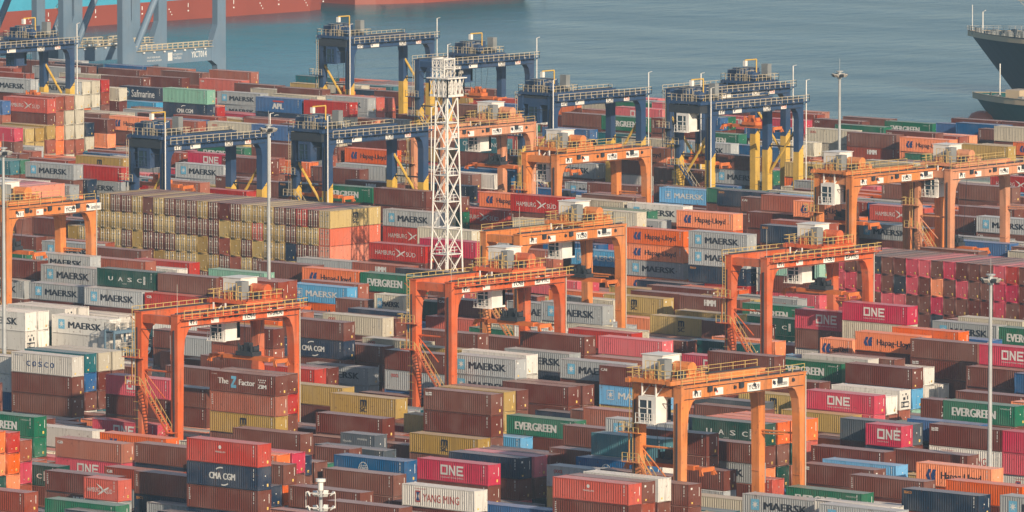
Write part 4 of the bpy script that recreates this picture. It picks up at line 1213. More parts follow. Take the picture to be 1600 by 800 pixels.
-692.3 865.2 2.90 0 290 1 0 0
-692.3 865.2 5.80 0 290 17 0 1
-744.2 930.0 0.00 0 275 3 0 0
-744.2 930.0 2.75 0 275 1 0 0
-744.2 930.0 5.50 0 275 0 0 1
-727.3 924.6 0.00 0 290 14 0 0
-727.3 924.6 2.90 0 290 6 0 0
-727.3 924.6 5.80 0 290 21 0 0
-727.3 924.6 8.70 0 290 0 0 1
-850.5 849.0 0.00 0 260 12 0 1
-850.5 849.0 2.60 0 260 13 0 1
-850.5 849.0 5.20 0 260 4 0 1
-850.5 849.0 7.80 0 260 4 0 1
-927.2 924.6 0.00 0 290 1 0 0
-927.2 924.6 2.90 0 290 1 0 0
-927.2 924.6 5.80 0 290 1 0 0
-927.2 924.6 8.70 0 290 0 0 1
-911.5 921.9 0.00 0 290 21 0 0
-911.5 921.9 2.90 0 290 1 0 0
-911.5 921.9 5.80 0 290 10 0 0
-911.5 921.9 8.70 0 290 0 0 0
-886.0 908.4 0.00 0 275 14 0 0
-886.0 908.4 2.75 0 275 3 0 0
-886.0 908.4 5.50 0 275 1 0 0
-886.0 908.4 8.25 0 275 14 0 0
-886.0 908.4 11.00 0 275 0 0 1
-873.1 908.4 0.00 0 275 0 0 0
-873.1 908.4 2.75 0 275 15 0 0
-873.1 908.4 5.50 0 275 15 0 0
-873.1 908.4 8.25 0 275 2 0 0
-873.1 908.4 11.00 0 275 0 0 1
-927.4 921.9 0.00 0 290 3 0 0
-927.4 921.9 2.90 0 290 1 0 0
-927.4 921.9 5.80 0 290 0 0 1
-927.4 921.9 8.70 0 290 3 0 1 maersk
-903.3 911.1 0.00 0 260 1 0 0
-903.3 911.1 2.60 0 260 6 0 0
-903.3 911.1 5.20 0 260 0 0 0
-903.3 911.1 7.80 0 260 0 0 1
-886.1 905.7 0.00 0 275 6 0 0
-886.1 905.7 2.75 0 275 0 0 0
-886.1 905.7 5.50 0 275 0 0 0
-886.1 905.7 8.25 0 275 0 0 1
-873.2 905.7 0.00 0 275 14 0 0
-873.2 905.7 2.75 0 275 1 0 1
-873.2 905.7 5.50 0 275 15 0 1
-873.2 905.7 8.25 0 275 0 0 1
-892.0 886.8 0.00 0 290 4 0 0
-892.0 886.8 2.90 0 290 5 0 0
-892.1 889.5 0.00 0 290 1 0 0
-892.1 889.5 2.90 0 290 5 0 0
-892.1 889.5 5.80 0 290 5 0 1
-892.1 889.5 8.70 0 290 5 0 1
-900.0 900.3 0.00 0 260 2 0 0
-900.0 900.3 2.60 0 260 0 0 0
-900.0 900.3 5.20 0 260 5 0 0
-900.0 900.3 7.80 0 260 5 0 1
-891.7 894.9 0.00 0 290 10 0 0
-891.7 894.9 2.90 0 290 12 0 0
-891.7 894.9 5.80 0 290 10 0 1
-891.6 897.6 0.00 0 290 3 0 0
-891.6 897.6 2.90 0 290 0 0 0
-891.6 897.6 5.80 0 290 21 0 0
-891.6 897.6 8.70 0 290 5 0 1
-879.6 892.2 0.00 0 275 8 0 0
-879.6 892.2 2.75 0 275 5 0 0
-885.5 900.3 0.00 0 260 7 0 0
-885.5 900.3 2.60 0 260 5 0 1
-885.5 900.3 5.20 0 260 5 0 1
-885.5 900.3 7.80 0 260 5 0 1
-885.5 903.0 0.00 0 260 6 0 0
-885.5 903.0 2.60 0 260 5 0 1
-885.5 903.0 5.20 0 260 5 0 1
-885.5 903.0 7.80 0 260 5 0 1
-855.2 903.0 0.00 0 290 12 0 0
-855.2 903.0 2.90 0 290 3 0 0
-855.2 903.0 5.80 0 290 1 0 0
-855.2 903.0 8.70 0 290 21 0 1
-855.2 903.0 11.60 0 290 0 0 1
-916.7 965.1 0.00 0 260 6 0 0
-916.7 965.1 2.60 0 260 8 0 0
-916.7 965.1 5.20 0 260 0 0 0
-911.0 970.5 0.00 0 290 15 0 0
-911.0 970.5 2.90 0 290 21 0 0
-911.0 970.5 5.80 0 290 0 0 0
-898.8 967.8 0.00 0 290 1 0 0
-898.8 967.8 2.90 0 290 10 0 0
-898.8 967.8 5.80 0 290 0 0 0
-933.2 965.1 0.00 0 275 0 0 0
-933.2 965.1 2.75 0 275 0 0 0
-933.2 965.1 5.50 0 275 0 0 0
-922.9 951.6 0.00 0 290 0 0 0
-922.9 951.6 2.90 0 290 7 0 0
-922.9 951.6 5.80 0 290 0 0 0
-922.9 951.6 8.70 0 290 4 0 1
-876.3 927.3 0.00 0 290 3 0 0
-876.3 927.3 2.90 0 290 21 0 0
-876.3 927.3 5.80 0 290 21 0 0
-876.3 927.3 8.70 0 290 0 0 1
-876.3 927.3 11.60 0 290 1 0 1
-886.3 951.6 0.00 0 275 0 0 0
-886.3 951.6 2.75 0 275 1 0 0
-886.3 951.6 5.50 0 275 21 0 1 hapag
-888.8 957.0 0.00 0 275 8 0 0
-888.8 957.0 2.75 0 275 12 0 0
-888.8 957.0 5.50 0 275 1 0 0
-872.0 943.5 0.00 1 260 0 0 0
-872.0 943.5 2.60 1 260 21 0 0
-872.0 943.5 5.20 1 260 0 0 0
-846.5 916.5 0.00 0 290 2 0 0
-846.5 916.5 2.90 0 290 0 0 0
-846.5 916.5 5.80 0 290 0 0 1
-831.9 892.2 0.00 0 275 4 0 0
-831.9 892.2 2.75 0 275 1 0 0
-831.9 892.2 5.50 0 275 0 0 1
-828.3 873.3 0.00 0 290 0 0 0
-828.3 873.3 2.90 0 290 0 0 0
-828.3 873.3 5.80 0 290 21 0 0
-842.1 889.5 0.00 0 275 0 0 0
-842.1 889.5 2.75 0 275 1 0 0
-842.1 889.5 5.50 0 275 0 0 1
-842.1 889.5 8.25 0 275 12 0 1
-886.2 967.8 0.00 0 290 0 0 0
-886.2 967.8 2.90 0 290 4 0 0
-886.2 967.8 5.80 0 290 1 0 1
-902.9 984.0 0.00 0 275 0 0 0
-902.9 984.0 2.75 0 275 6 0 0
-902.9 984.0 5.50 0 275 0 0 0
-915.1 984.0 0.00 0 275 0 0 0
-915.1 984.0 2.75 0 275 3 0 0
-915.1 984.0 5.50 0 275 0 0 0
-891.0 981.3 0.00 0 275 3 0 0
-891.0 981.3 2.75 0 275 1 0 0
-891.0 981.3 5.50 0 275 0 0 1
-863.9 943.5 0.00 1 290 3 0 0
-863.9 943.5 2.90 1 290 12 0 0
-863.9 943.5 5.80 1 290 0 0 0
-848.8 921.9 0.00 0 275 21 0 0
-848.8 921.9 2.75 0 275 0 0 0
-848.8 921.9 5.50 0 275 0 0 1
-848.8 921.9 8.25 0 275 0 0 1
-848.9 924.6 0.00 0 290 7 0 0
-848.9 924.6 2.90 0 290 0 0 0
-848.9 924.6 5.80 0 290 0 0 1
-826.0 903.0 0.00 0 260 1 0 0
-826.0 903.0 2.60 0 260 2 0 0
-826.0 903.0 5.20 0 260 0 0 0
-857.5 954.3 0.00 0 260 1 0 0
-857.5 954.3 2.60 0 260 0 0 0
-857.5 954.3 5.20 0 260 2 0 1
-857.5 951.6 0.00 0 260 1 0 0
-857.5 951.6 2.60 0 260 0 0 0
-872.8 965.1 0.00 0 275 3 0 0
-872.8 965.1 2.75 0 275 0 0 1
-872.8 965.1 5.50 0 275 11 0 1
-841.3 943.5 0.00 0 260 1 0 0
-841.3 943.5 2.60 0 260 0 0 0
-841.3 943.5 5.20 0 260 10 0 1 evg
-820.2 908.4 0.00 0 290 15 0 0
-820.2 908.4 2.90 0 290 3 0 0
-820.2 908.4 5.80 0 290 0 0 0
-814.9 916.5 0.00 0 260 15 0 0
-814.9 916.5 2.60 0 260 0 0 0
-814.9 916.5 5.20 0 260 0 0 0
-839.1 946.2 0.00 0 275 2 0 0
-839.1 946.2 2.75 0 275 0 0 0
-839.1 946.2 5.50 0 275 6 0 1
-859.2 965.1 0.00 0 260 14 0 0
-859.2 965.1 2.60 0 260 6 0 0
-859.2 965.1 5.20 0 260 0 0 0
-859.2 965.1 7.80 0 260 1 0 1
-838.4 948.9 0.00 0 290 1 0 0
-838.4 948.9 2.90 0 290 0 0 0
-838.4 948.9 5.80 0 290 4 0 1
-838.4 948.9 8.70 0 290 3 0 1 maersk
-814.8 930.0 0.00 0 290 6 0 0
-814.8 930.0 2.90 0 290 21 0 0
-814.8 930.0 5.80 0 290 1 0 0
-814.8 930.0 8.70 0 290 6 0 1
-838.5 959.7 0.00 0 290 0 0 0
-838.5 959.7 2.90 0 290 1 0 0
-838.5 959.7 5.80 0 290 4 0 0
-838.5 959.7 8.70 0 290 6 0 1
-865.6 989.4 0.00 0 290 6 0 0
-865.6 989.4 2.90 0 290 0 0 0
-865.6 989.4 5.80 0 290 21 0 1
-888.3 1008.3 0.00 0 260 6 0 0
-888.3 1008.3 2.60 0 260 0 0 1
-888.3 1008.3 5.20 0 260 8 0 1
-888.1 1011.0 0.00 0 260 1 0 0
-888.1 1011.0 2.60 0 260 0 0 0
-888.1 1011.0 5.20 0 260 8 0 1
-842.3 975.9 0.00 0 260 7 0 0
-842.3 975.9 2.60 0 260 1 0 0
-842.3 975.9 5.20 0 260 7 0 1
-812.0 951.6 0.00 0 275 1 0 0
-812.0 951.6 2.75 0 275 14 0 0
-812.0 951.6 5.50 0 275 0 0 1
-813.9 959.7 0.00 0 275 0 0 0
-813.9 959.7 2.75 0 275 3 0 0
-813.9 959.7 5.50 0 275 0 0 0
-839.1 978.6 0.00 0 275 3 0 0
-839.1 978.6 2.75 0 275 14 0 0
-839.1 978.6 5.50 0 275 0 0 0
-839.1 978.6 8.25 0 275 0 0 1
-824.6 973.2 0.00 0 290 7 0 0
-824.6 973.2 2.90 0 290 21 0 0
-824.6 973.2 5.80 0 290 0 0 0
-830.8 984.0 0.00 0 260 6 0 0
-830.8 984.0 2.60 0 260 1 0 0
-830.8 984.0 5.20 0 260 0 0 0
-830.8 984.0 7.80 0 260 7 0 1
-795.1 913.8 0.00 0 260 3 0 0
-795.1 913.8 2.60 0 260 0 0 0
-795.1 913.8 5.20 0 260 0 0 0
-795.1 913.8 7.80 0 260 0 0 1
-805.4 927.3 0.00 0 290 21 0 0
-805.4 927.3 2.90 0 290 3 0 0
-805.4 927.3 5.80 0 290 0 0 0
-805.4 927.3 8.70 0 290 6 0 1
-811.6 924.6 0.00 0 275 7 0 0
-811.6 924.6 2.75 0 275 4 0 0
-811.6 924.6 5.50 0 275 0 0 0
-811.6 924.6 8.25 0 275 12 0 0
-780.6 886.8 0.00 0 260 0 0 0
-780.6 886.8 2.60 0 260 0 0 0
-780.6 886.8 5.20 0 260 21 0 0
-780.6 886.8 7.80 0 260 0 0 0
-780.6 886.8 10.40 0 260 0 0 1
-784.6 908.4 0.00 0 260 1 0 0
-784.6 908.4 2.60 0 260 14 0 0
-784.6 908.4 5.20 0 260 12 0 0
-784.6 908.4 7.80 0 260 0 0 0
-812.8 921.9 0.00 0 290 0 0 0
-812.8 921.9 2.90 0 290 3 0 0
-812.8 921.9 5.80 0 290 0 0 0
-812.8 921.9 8.70 0 290 4 0 1
-796.6 919.2 0.00 0 275 0 0 0
-796.6 919.2 2.75 0 275 1 0 0
-796.6 919.2 5.50 0 275 0 0 0
-796.6 919.2 8.25 0 275 0 0 0
-798.5 930.0 0.00 0 260 7 0 0
-798.5 930.0 2.60 0 260 21 0 0
-798.5 930.0 5.20 0 260 0 0 0
-798.5 930.0 7.80 0 260 0 0 1
-896.5 1029.9 0.00 0 260 6 0 0
-896.5 1029.9 2.60 0 260 0 0 1
-844.7 1016.4 0.00 0 260 0 0 0
-844.7 1016.4 2.60 0 260 1 0 0
-844.7 1016.4 5.20 0 260 8 0 1 one
-809.7 970.5 0.00 0 290 21 0 0
-809.7 970.5 2.90 0 290 7 0 0
-809.7 970.5 5.80 0 290 0 0 0
-805.9 965.1 0.00 0 260 3 0 0
-805.9 965.1 2.60 0 260 3 0 0
-805.9 965.1 5.20 0 260 11 0 1 uasc
-779.1 946.2 0.00 0 290 3 0 0
-779.1 946.2 2.90 0 290 1 0 0
-779.1 946.2 5.80 0 290 4 0 1
-797.1 946.2 0.00 0 290 1 0 0
-797.1 946.2 2.90 0 290 4 0 0
-797.1 946.2 5.80 0 290 0 0 0
-770.7 938.1 0.00 1 290 2 0 0
-770.7 938.1 2.90 1 290 3 0 0
-770.7 938.1 5.80 1 290 0 0 0
-788.3 938.1 0.00 0 260 3 0 0
-788.3 938.1 2.60 0 260 15 0 0
-788.3 938.1 5.20 0 260 21 0 0
-788.3 938.1 7.80 0 260 21 0 1
-756.6 932.7 0.00 0 275 0 0 0
-756.6 932.7 2.75 0 275 21 0 0
-756.6 932.7 5.50 0 275 21 0 0
-756.6 932.7 8.25 0 275 0 0 1
-767.9 943.5 0.00 0 275 1 0 0
-767.9 943.5 2.75 0 275 10 0 0
-767.9 943.5 5.50 0 275 1 0 0
-767.9 943.5 8.25 0 275 4 0 0
-751.9 935.4 0.00 0 290 1 0 0
-751.9 935.4 2.90 0 290 3 0 0
-751.9 935.4 5.80 0 290 0 0 0
-751.9 935.4 8.70 0 290 0 0 0
-758.6 951.6 0.00 0 290 1 0 0
-758.6 951.6 2.90 0 290 1 0 0
-758.6 951.6 5.80 0 290 0 0 0
-758.6 951.6 8.70 0 290 13 0 1
-774.9 973.2 0.00 0 275 4 0 0
-774.9 973.2 2.75 0 275 1 0 0
-774.9 973.2 5.50 0 275 0 0 0
-778.6 981.3 0.00 0 260 0 0 0
-778.6 981.3 2.60 0 260 4 0 0
-778.6 981.3 5.20 0 260 0 0 0
-778.6 981.3 7.80 0 260 1 0 1
-772.1 975.9 0.00 0 290 0 0 0
-772.1 975.9 2.90 0 290 0 0 0
-772.1 975.9 5.80 0 290 0 0 0
-757.9 967.8 0.00 0 290 12 0 0
-757.9 967.8 2.90 0 290 21 0 0
-757.9 967.8 5.80 0 290 0 0 0
-1057.1 1067.7 0.00 0 275 3 0 0
-1057.1 1067.7 2.75 0 275 1 0 0
-1057.1 1067.7 5.50 0 275 12 0 1
-1057.1 1067.7 8.25 0 275 12 0 1
-984.0 981.3 0.00 0 275 1 0 0
-984.0 981.3 2.75 0 275 0 0 0
-984.0 981.3 5.50 0 275 0 0 0
-962.3 973.2 0.00 0 290 13 0 0
-962.3 973.2 2.90 0 290 0 0 0
-962.3 973.2 5.80 0 290 0 0 0
-968.1 981.3 0.00 0 275 14 0 0
-968.1 981.3 2.75 0 275 3 0 0
-968.1 981.3 5.50 0 275 0 0 0
-968.1 981.3 8.25 0 275 1 0 1
-949.2 970.5 0.00 0 290 0 0 0
-949.2 970.5 2.90 0 290 4 0 0
-949.2 970.5 5.80 0 290 0 0 0
-918.3 927.3 0.00 0 260 6 0 0
-918.3 927.3 2.60 0 260 6 0 0
-918.3 927.3 5.20 0 260 1 0 0
-918.3 927.3 7.80 0 260 1 0 0
-918.3 927.3 10.40 0 260 0 0 0
-967.5 962.4 0.00 0 275 4 0 0
-967.5 962.4 2.75 0 275 13 0 0
-967.5 962.4 5.50 0 275 0 0 0
-967.5 962.4 8.25 0 275 10 0 1
-914.1 935.4 0.00 0 290 0 0 0
-914.1 935.4 2.90 0 290 1 0 0
-914.1 935.4 5.80 0 290 4 0 0
-914.1 935.4 8.70 0 290 0 0 0
-994.2 1002.9 0.00 0 290 1 0 0
-994.2 1002.9 2.90 0 290 15 0 0
-994.2 1002.9 5.80 0 290 1 0 1
-985.1 1021.8 0.00 0 290 0 0 0
-985.1 1021.8 2.90 0 290 10 0 0
-985.1 1021.8 5.80 0 290 1 0 0
-985.1 1021.8 8.70 0 290 1 0 0
-985.1 1021.8 11.60 0 290 0 0 0
-982.0 1029.9 0.00 0 260 4 0 0
-982.0 1029.9 2.60 0 260 21 0 0
-982.0 1029.9 5.20 0 260 4 0 0
-982.0 1029.9 7.80 0 260 6 0 0
-982.0 1029.9 10.40 0 260 0 0 0
-982.0 1029.9 13.00 0 260 2 0 1
-1033.8 1089.3 0.00 0 275 21 0 0
-1033.8 1089.3 2.75 0 275 15 0 0
-1033.8 1089.3 5.50 0 275 0 0 0
-1033.8 1089.3 8.25 0 275 0 0 1 cai
-1000.4 1070.4 0.00 0 260 21 0 0
-1000.4 1070.4 2.60 0 260 10 0 0
-1000.4 1070.4 5.20 0 260 0 0 0
-1000.4 1070.4 7.80 0 260 0 0 1
-985.3 1065.0 0.00 0 275 0 0 0
-985.3 1065.0 2.75 0 275 8 0 0
-985.3 1065.0 5.50 0 275 0 0 0
-985.3 1065.0 8.25 0 275 0 0 1
-1025.5 1086.6 0.00 0 275 1 0 0
-1025.5 1086.6 2.75 0 275 1 0 0
-1025.5 1086.6 5.50 0 275 0 0 1
-967.8 1059.6 0.00 0 290 6 0 0
-967.8 1059.6 2.90 0 290 2 0 0
-967.8 1059.6 5.80 0 290 1 0 1
-967.8 1059.6 8.70 0 290 0 0 1
-967.2 1067.7 0.00 0 260 21 0 0
-967.2 1067.7 2.60 0 260 1 0 0
-967.2 1067.7 5.20 0 260 10 0 1
-967.2 1067.7 7.80 0 260 10 0 1
-960.7 1054.2 0.00 0 290 10 0 0
-960.7 1054.2 2.90 0 290 0 0 0
-965.5 1062.3 0.00 0 275 6 0 0
-965.5 1062.3 2.75 0 275 0 0 0
-965.5 1062.3 5.50 0 275 4 0 1
-965.5 1062.3 8.25 0 275 6 0 1
-904.2 989.4 0.00 0 275 3 0 0
-904.2 989.4 2.75 0 275 1 0 0
-904.2 989.4 5.50 0 275 1 0 0
-904.2 989.4 8.25 0 275 0 0 1
-958.7 1070.4 0.00 0 275 12 0 0
-958.7 1070.4 2.75 0 275 10 0 0
-958.7 1070.4 5.50 0 275 21 0 1
-960.3 1078.5 0.00 0 260 14 0 0
-960.3 1078.5 2.60 0 260 7 0 0
-960.3 1078.5 5.20 0 260 0 0 0
-960.3 1078.5 7.80 0 260 0 0 1
-996.8 1102.8 0.00 0 275 0 0 0
-996.8 1102.8 2.75 0 275 0 0 0
-996.8 1102.8 5.50 0 275 0 0 1
-1010.0 1124.4 0.00 0 275 1 0 0
-1010.0 1124.4 2.75 0 275 6 0 0
-1010.0 1124.4 5.50 0 275 0 0 1
-1010.0 1124.4 8.25 0 275 4 0 1
-1013.0 1121.7 0.00 0 275 3 0 0
-1013.0 1121.7 2.75 0 275 12 0 0
-1013.0 1121.7 5.50 0 275 0 0 1
-1035.6 1116.3 0.00 0 275 0 0 0
-1035.6 1116.3 2.75 0 275 12 0 0
-1035.6 1116.3 5.50 0 275 0 0 1
-994.5 1081.2 0.00 0 260 6 0 0
-994.5 1081.2 2.60 0 260 0 0 0
-994.5 1081.2 5.20 0 260 0 0 0
-994.5 1081.2 7.80 0 260 0 0 0
-994.5 1081.2 10.40 0 260 0 0 1 hmm
-903.0 1000.2 0.00 0 275 3 0 0
-903.0 1000.2 2.75 0 275 8 0 1
-903.0 1000.2 5.50 0 275 13 0 1
-933.0 1032.6 0.00 0 290 3 0 0
-933.0 1032.6 2.90 0 290 21 0 0
-933.0 1032.6 5.80 0 290 0 0 0
-919.3 1040.7 0.00 0 290 7 0 0
-919.3 1040.7 2.90 0 290 2 0 0
-919.3 1040.7 5.80 0 290 2 0 0
-919.3 1040.7 8.70 0 290 21 0 0
-919.3 1040.7 11.60 0 290 0 0 1 tri
-913.8 1048.8 0.00 0 275 21 0 0
-913.8 1048.8 2.75 0 275 4 0 0
-913.8 1048.8 5.50 0 275 15 0 0
-913.8 1048.8 8.25 0 275 14 0 0
-913.8 1048.8 11.00 0 275 0 0 1
-900.6 1048.8 0.00 0 275 3 0 0
-900.6 1048.8 2.75 0 275 4 0 0
-900.6 1048.8 5.50 0 275 3 0 0
-900.6 1048.8 8.25 0 275 12 0 0
-900.6 1048.8 11.00 0 275 0 0 1
-917.8 1056.9 0.00 0 275 15 0 0
-917.8 1056.9 2.75 0 275 10 0 0
-917.8 1056.9 5.50 0 275 0 0 0
-917.8 1056.9 8.25 0 275 1 0 0
-917.8 1056.9 11.00 0 275 0 0 0
-917.8 1056.9 13.75 0 275 0 0 1
-939.3 1083.9 0.00 0 275 3 0 0
-939.3 1083.9 2.75 0 275 14 0 0
-939.3 1083.9 5.50 0 275 8 0 0
-939.3 1083.9 8.25 0 275 0 0 0
-939.3 1083.9 11.00 0 275 1 0 1
-958.5 1124.4 0.00 0 275 0 0 0
-958.5 1124.4 2.75 0 275 1 0 0
-958.5 1124.4 5.50 0 275 0 0 1
-899.1 1035.3 0.00 0 275 14 0 0
-899.1 1035.3 2.75 0 275 0 0 0
-899.1 1035.3 5.50 0 275 2 0 0
-899.1 1035.3 8.25 0 275 8 0 1
-899.1 1035.3 11.00 0 275 0 0 1
-905.9 1046.1 0.00 0 260 3 0 0
-905.9 1046.1 2.60 0 260 7 0 0
-905.9 1046.1 5.20 0 260 1 0 0
-905.9 1046.1 7.80 0 260 21 0 0
-905.9 1046.1 10.40 0 260 0 0 0
-905.9 1046.1 13.00 0 260 10 0 1
-900.6 1043.4 0.00 0 290 8 0 0
-900.6 1043.4 2.90 0 290 4 0 0
-900.6 1043.4 5.80 0 290 1 0 0
-900.6 1043.4 8.70 0 290 0 0 0
-900.6 1043.4 11.60 0 290 3 0 1 maersk
-885.2 1043.4 0.00 0 275 0 0 0
-885.2 1043.4 2.75 0 275 0 0 0
-885.2 1043.4 5.50 0 275 4 0 0
-885.2 1043.4 8.25 0 275 2 0 0
-885.2 1043.4 11.00 0 275 21 0 1
-877.5 1021.8 0.00 0 260 6 0 0
-877.5 1021.8 2.60 0 260 4 0 0
-877.5 1021.8 5.20 0 260 21 0 1 hapag
-982.9 1113.6 0.00 0 260 1 0 0
-982.9 1113.6 2.60 0 260 6 0 0
-982.9 1113.6 5.20 0 260 0 0 0
-982.9 1113.6 7.80 0 260 13 0 1
-960.2 1100.1 0.00 0 275 0 0 0
-960.2 1100.1 2.75 0 275 3 0 0
-960.2 1100.1 5.50 0 275 0 0 0
-960.2 1100.1 8.25 0 275 4 0 1
-916.5 1038.0 0.00 0 275 7 0 0
-916.5 1038.0 2.75 0 275 6 0 0
-916.5 1038.0 5.50 0 275 13 0 0
-916.5 1038.0 8.25 0 275 0 0 1
-926.8 1102.8 0.00 0 275 0 0 0
-926.8 1102.8 2.75 0 275 0 0 0
-926.8 1102.8 5.50 0 275 10 0 0
-926.8 1102.8 8.25 0 275 0 0 1
-936.1 1110.9 0.00 0 260 1 0 0
-936.1 1110.9 2.60 0 260 1 0 0
-936.1 1110.9 5.20 0 260 14 0 0
-936.1 1110.9 7.80 0 260 0 0 1
-936.1 1110.9 10.40 0 260 10 0 1
-894.3 1075.8 0.00 0 275 0 0 0
-894.3 1075.8 2.75 0 275 13 0 0
-894.3 1075.8 5.50 0 275 0 0 0
-894.3 1075.8 8.25 0 275 12 0 0
-894.3 1075.8 11.00 0 275 0 0 1
-914.6 1094.7 0.00 0 275 0 0 0
-914.6 1094.7 2.75 0 275 1 0 0
-914.6 1094.7 5.50 0 275 10 0 0
-914.6 1094.7 8.25 0 275 0 0 0
-914.6 1094.7 11.00 0 275 0 0 1 cai
-895.1 1073.1 0.00 0 275 3 0 0
-895.1 1073.1 2.75 0 275 0 0 0
-895.1 1073.1 5.50 0 275 3 0 1
-895.1 1073.1 8.25 0 275 0 0 1
-856.0 1032.6 0.00 0 290 2 0 0
-856.0 1032.6 2.90 0 290 4 0 0
-856.0 1032.6 5.80 0 290 0 0 0
-856.0 1032.6 8.70 0 290 0 0 0
-856.0 1032.6 11.60 0 290 0 0 1
-851.4 1024.5 0.00 0 290 14 0 0
-851.4 1024.5 2.90 0 290 0 0 0
-851.4 1024.5 5.80 0 290 1 0 0
-851.4 1024.5 8.70 0 290 21 0 0
-851.4 1024.5 11.60 0 290 0 0 1
-859.6 1016.4 0.00 0 275 21 0 0
-859.6 1016.4 2.75 0 275 14 0 0
-859.6 1016.4 5.50 0 275 2 0 1 hs
-882.7 1070.4 0.00 0 275 0 0 0
-882.7 1070.4 2.75 0 275 2 0 0
-882.7 1070.4 5.50 0 275 0 0 0
-882.7 1070.4 8.25 0 275 1 0 1
-882.7 1070.4 11.00 0 275 0 0 1
-889.3 1054.2 0.00 0 275 2 0 0
-889.3 1054.2 2.75 0 275 4 0 1
-889.3 1054.2 5.50 0 275 5 0 1
-908.2 1121.7 0.00 0 275 2 0 0
-908.2 1121.7 2.75 0 275 3 0 0
-908.2 1121.7 5.50 0 275 3 0 1
-873.4 1075.8 0.00 0 260 0 0 0
-873.4 1075.8 2.60 0 260 0 0 0
-873.4 1075.8 5.20 0 260 21 0 0
-873.4 1075.8 7.80 0 260 0 0 1
-881.3 1092.0 0.00 0 275 0 0 0
-881.3 1092.0 2.75 0 275 3 0 0
-881.3 1092.0 5.50 0 275 0 0 1
-881.3 1092.0 8.25 0 275 21 0 1
-934.1 1156.8 0.00 0 275 13 0 0
-934.1 1156.8 2.75 0 275 0 0 0
-934.1 1156.8 5.50 0 275 0 0 1
-923.1 1164.9 0.00 0 275 0 0 0
-923.1 1164.9 2.75 0 275 21 0 0
-923.1 1164.9 5.50 0 275 0 0 1
-930.8 1183.8 0.00 0 275 0 0 0
-930.8 1183.8 2.75 0 275 0 0 0
-930.8 1183.8 5.50 0 275 0 0 0
-930.8 1183.8 8.25 0 275 2 0 1 hs
-894.3 1119.0 0.00 0 260 6 0 0
-894.3 1119.0 2.60 0 260 0 0 0
-894.3 1119.0 5.20 0 260 1 0 1 hs
-880.3 1116.3 0.00 0 275 12 0 0
-880.3 1116.3 2.75 0 275 3 0 0
-880.3 1116.3 5.50 0 275 0 0 1 cai
-894.9 1129.8 0.00 0 275 10 0 0
-894.9 1129.8 2.75 0 275 0 0 0
-894.9 1129.8 5.50 0 275 0 0 0
-847.0 1059.6 0.00 0 290 1 0 0
-847.0 1059.6 2.90 0 290 0 0 0
-847.0 1059.6 5.80 0 290 0 0 0
-847.0 1059.6 8.70 0 290 0 0 1
-818.1 1046.1 0.00 0 275 7 0 0
-818.1 1046.1 2.75 0 275 7 0 0
-818.1 1046.1 5.50 0 275 0 0 0
-818.1 1046.1 8.25 0 275 0 0 0
-818.1 1046.1 11.00 0 275 6 0 1
-840.8 1075.8 0.00 0 275 10 0 0
-840.8 1075.8 2.75 0 275 3 0 0
-840.8 1075.8 5.50 0 275 0 0 0
-840.8 1075.8 8.25 0 275 0 0 1
-1206.3 1202.7 0.00 0 290 21 0 0
-1206.3 1202.7 2.90 0 290 0 0 0
-1206.3 1202.7 5.80 0 290 0 0 0
-1206.3 1202.7 8.70 0 290 0 0 1
-1202.0 1210.8 0.00 0 275 3 0 0
-1202.0 1210.8 2.75 0 275 0 0 0
-1202.0 1210.8 5.50 0 275 0 0 0
-1202.0 1210.8 8.25 0 275 6 0 0
-1202.0 1210.8 11.00 0 275 3 0 1 maersk
-1202.1 1213.5 0.00 0 275 1 0 0
-1202.1 1213.5 2.75 0 275 12 0 0
-1202.1 1213.5 5.50 0 275 21 0 1
-1202.1 1213.5 8.25 0 275 6 0 1
-1202.1 1213.5 11.00 0 275 6 0 1
-1202.1 1216.2 0.00 0 275 4 0 0
-1202.1 1216.2 2.75 0 275 4 0 0
-1202.1 1216.2 5.50 0 275 3 0 1
-1202.1 1216.2 8.25 0 275 6 0 1
-1202.1 1216.2 11.00 0 275 6 0 1
-1210.0 1227.0 0.00 0 260 1 0 0
-1210.0 1227.0 2.60 0 260 21 0 0
-1210.0 1227.0 5.20 0 260 0 0 1
-1210.0 1227.0 7.80 0 260 1 0 1
-1210.0 1227.0 10.40 0 260 2 0 1
-1279.8 1270.2 0.00 0 275 1 0 0
-1279.8 1270.2 2.75 0 275 0 0 0
-1279.8 1270.2 5.50 0 275 0 0 0
-1279.8 1270.2 8.25 0 275 1 0 1
-1273.3 1264.8 0.00 0 260 2 0 0
-1273.3 1264.8 2.60 0 260 1 0 0
-1273.3 1264.8 5.20 0 260 0 0 0
-1273.3 1264.8 7.80 0 260 1 0 1
-1247.9 1243.2 0.00 0 290 7 0 0
-1247.9 1243.2 2.90 0 290 21 0 0
-1247.9 1243.2 5.80 0 290 12 0 0
-1247.9 1243.2 8.70 0 290 1 0 1
-1239.4 1256.7 0.00 0 275 6 0 0
-1239.4 1256.7 2.75 0 275 1 0 0
-1239.4 1256.7 5.50 0 275 0 0 0
-1239.4 1256.7 8.25 0 275 6 0 1
-1226.9 1256.7 0.00 0 275 6 0 0
-1226.9 1256.7 2.75 0 275 0 0 0
-1226.9 1256.7 5.50 0 275 6 0 0
-1166.6 1167.6 0.00 0 290 6 0 0
-1166.6 1167.6 2.90 0 290 21 0 1
-1166.6 1167.6 5.80 0 290 0 0 0
-1169.7 1173.0 0.00 0 290 2 0 0
-1169.7 1173.0 2.90 0 290 21 0 1
-1169.7 1173.0 5.80 0 290 21 0 1
-1169.7 1173.0 8.70 0 290 1 0 1
-1169.7 1173.0 11.60 0 290 1 0 1
-1169.5 1175.7 0.00 0 290 6 0 1
-1169.5 1175.7 2.90 0 290 1 0 1
-1169.5 1175.7 5.80 0 290 6 0 1
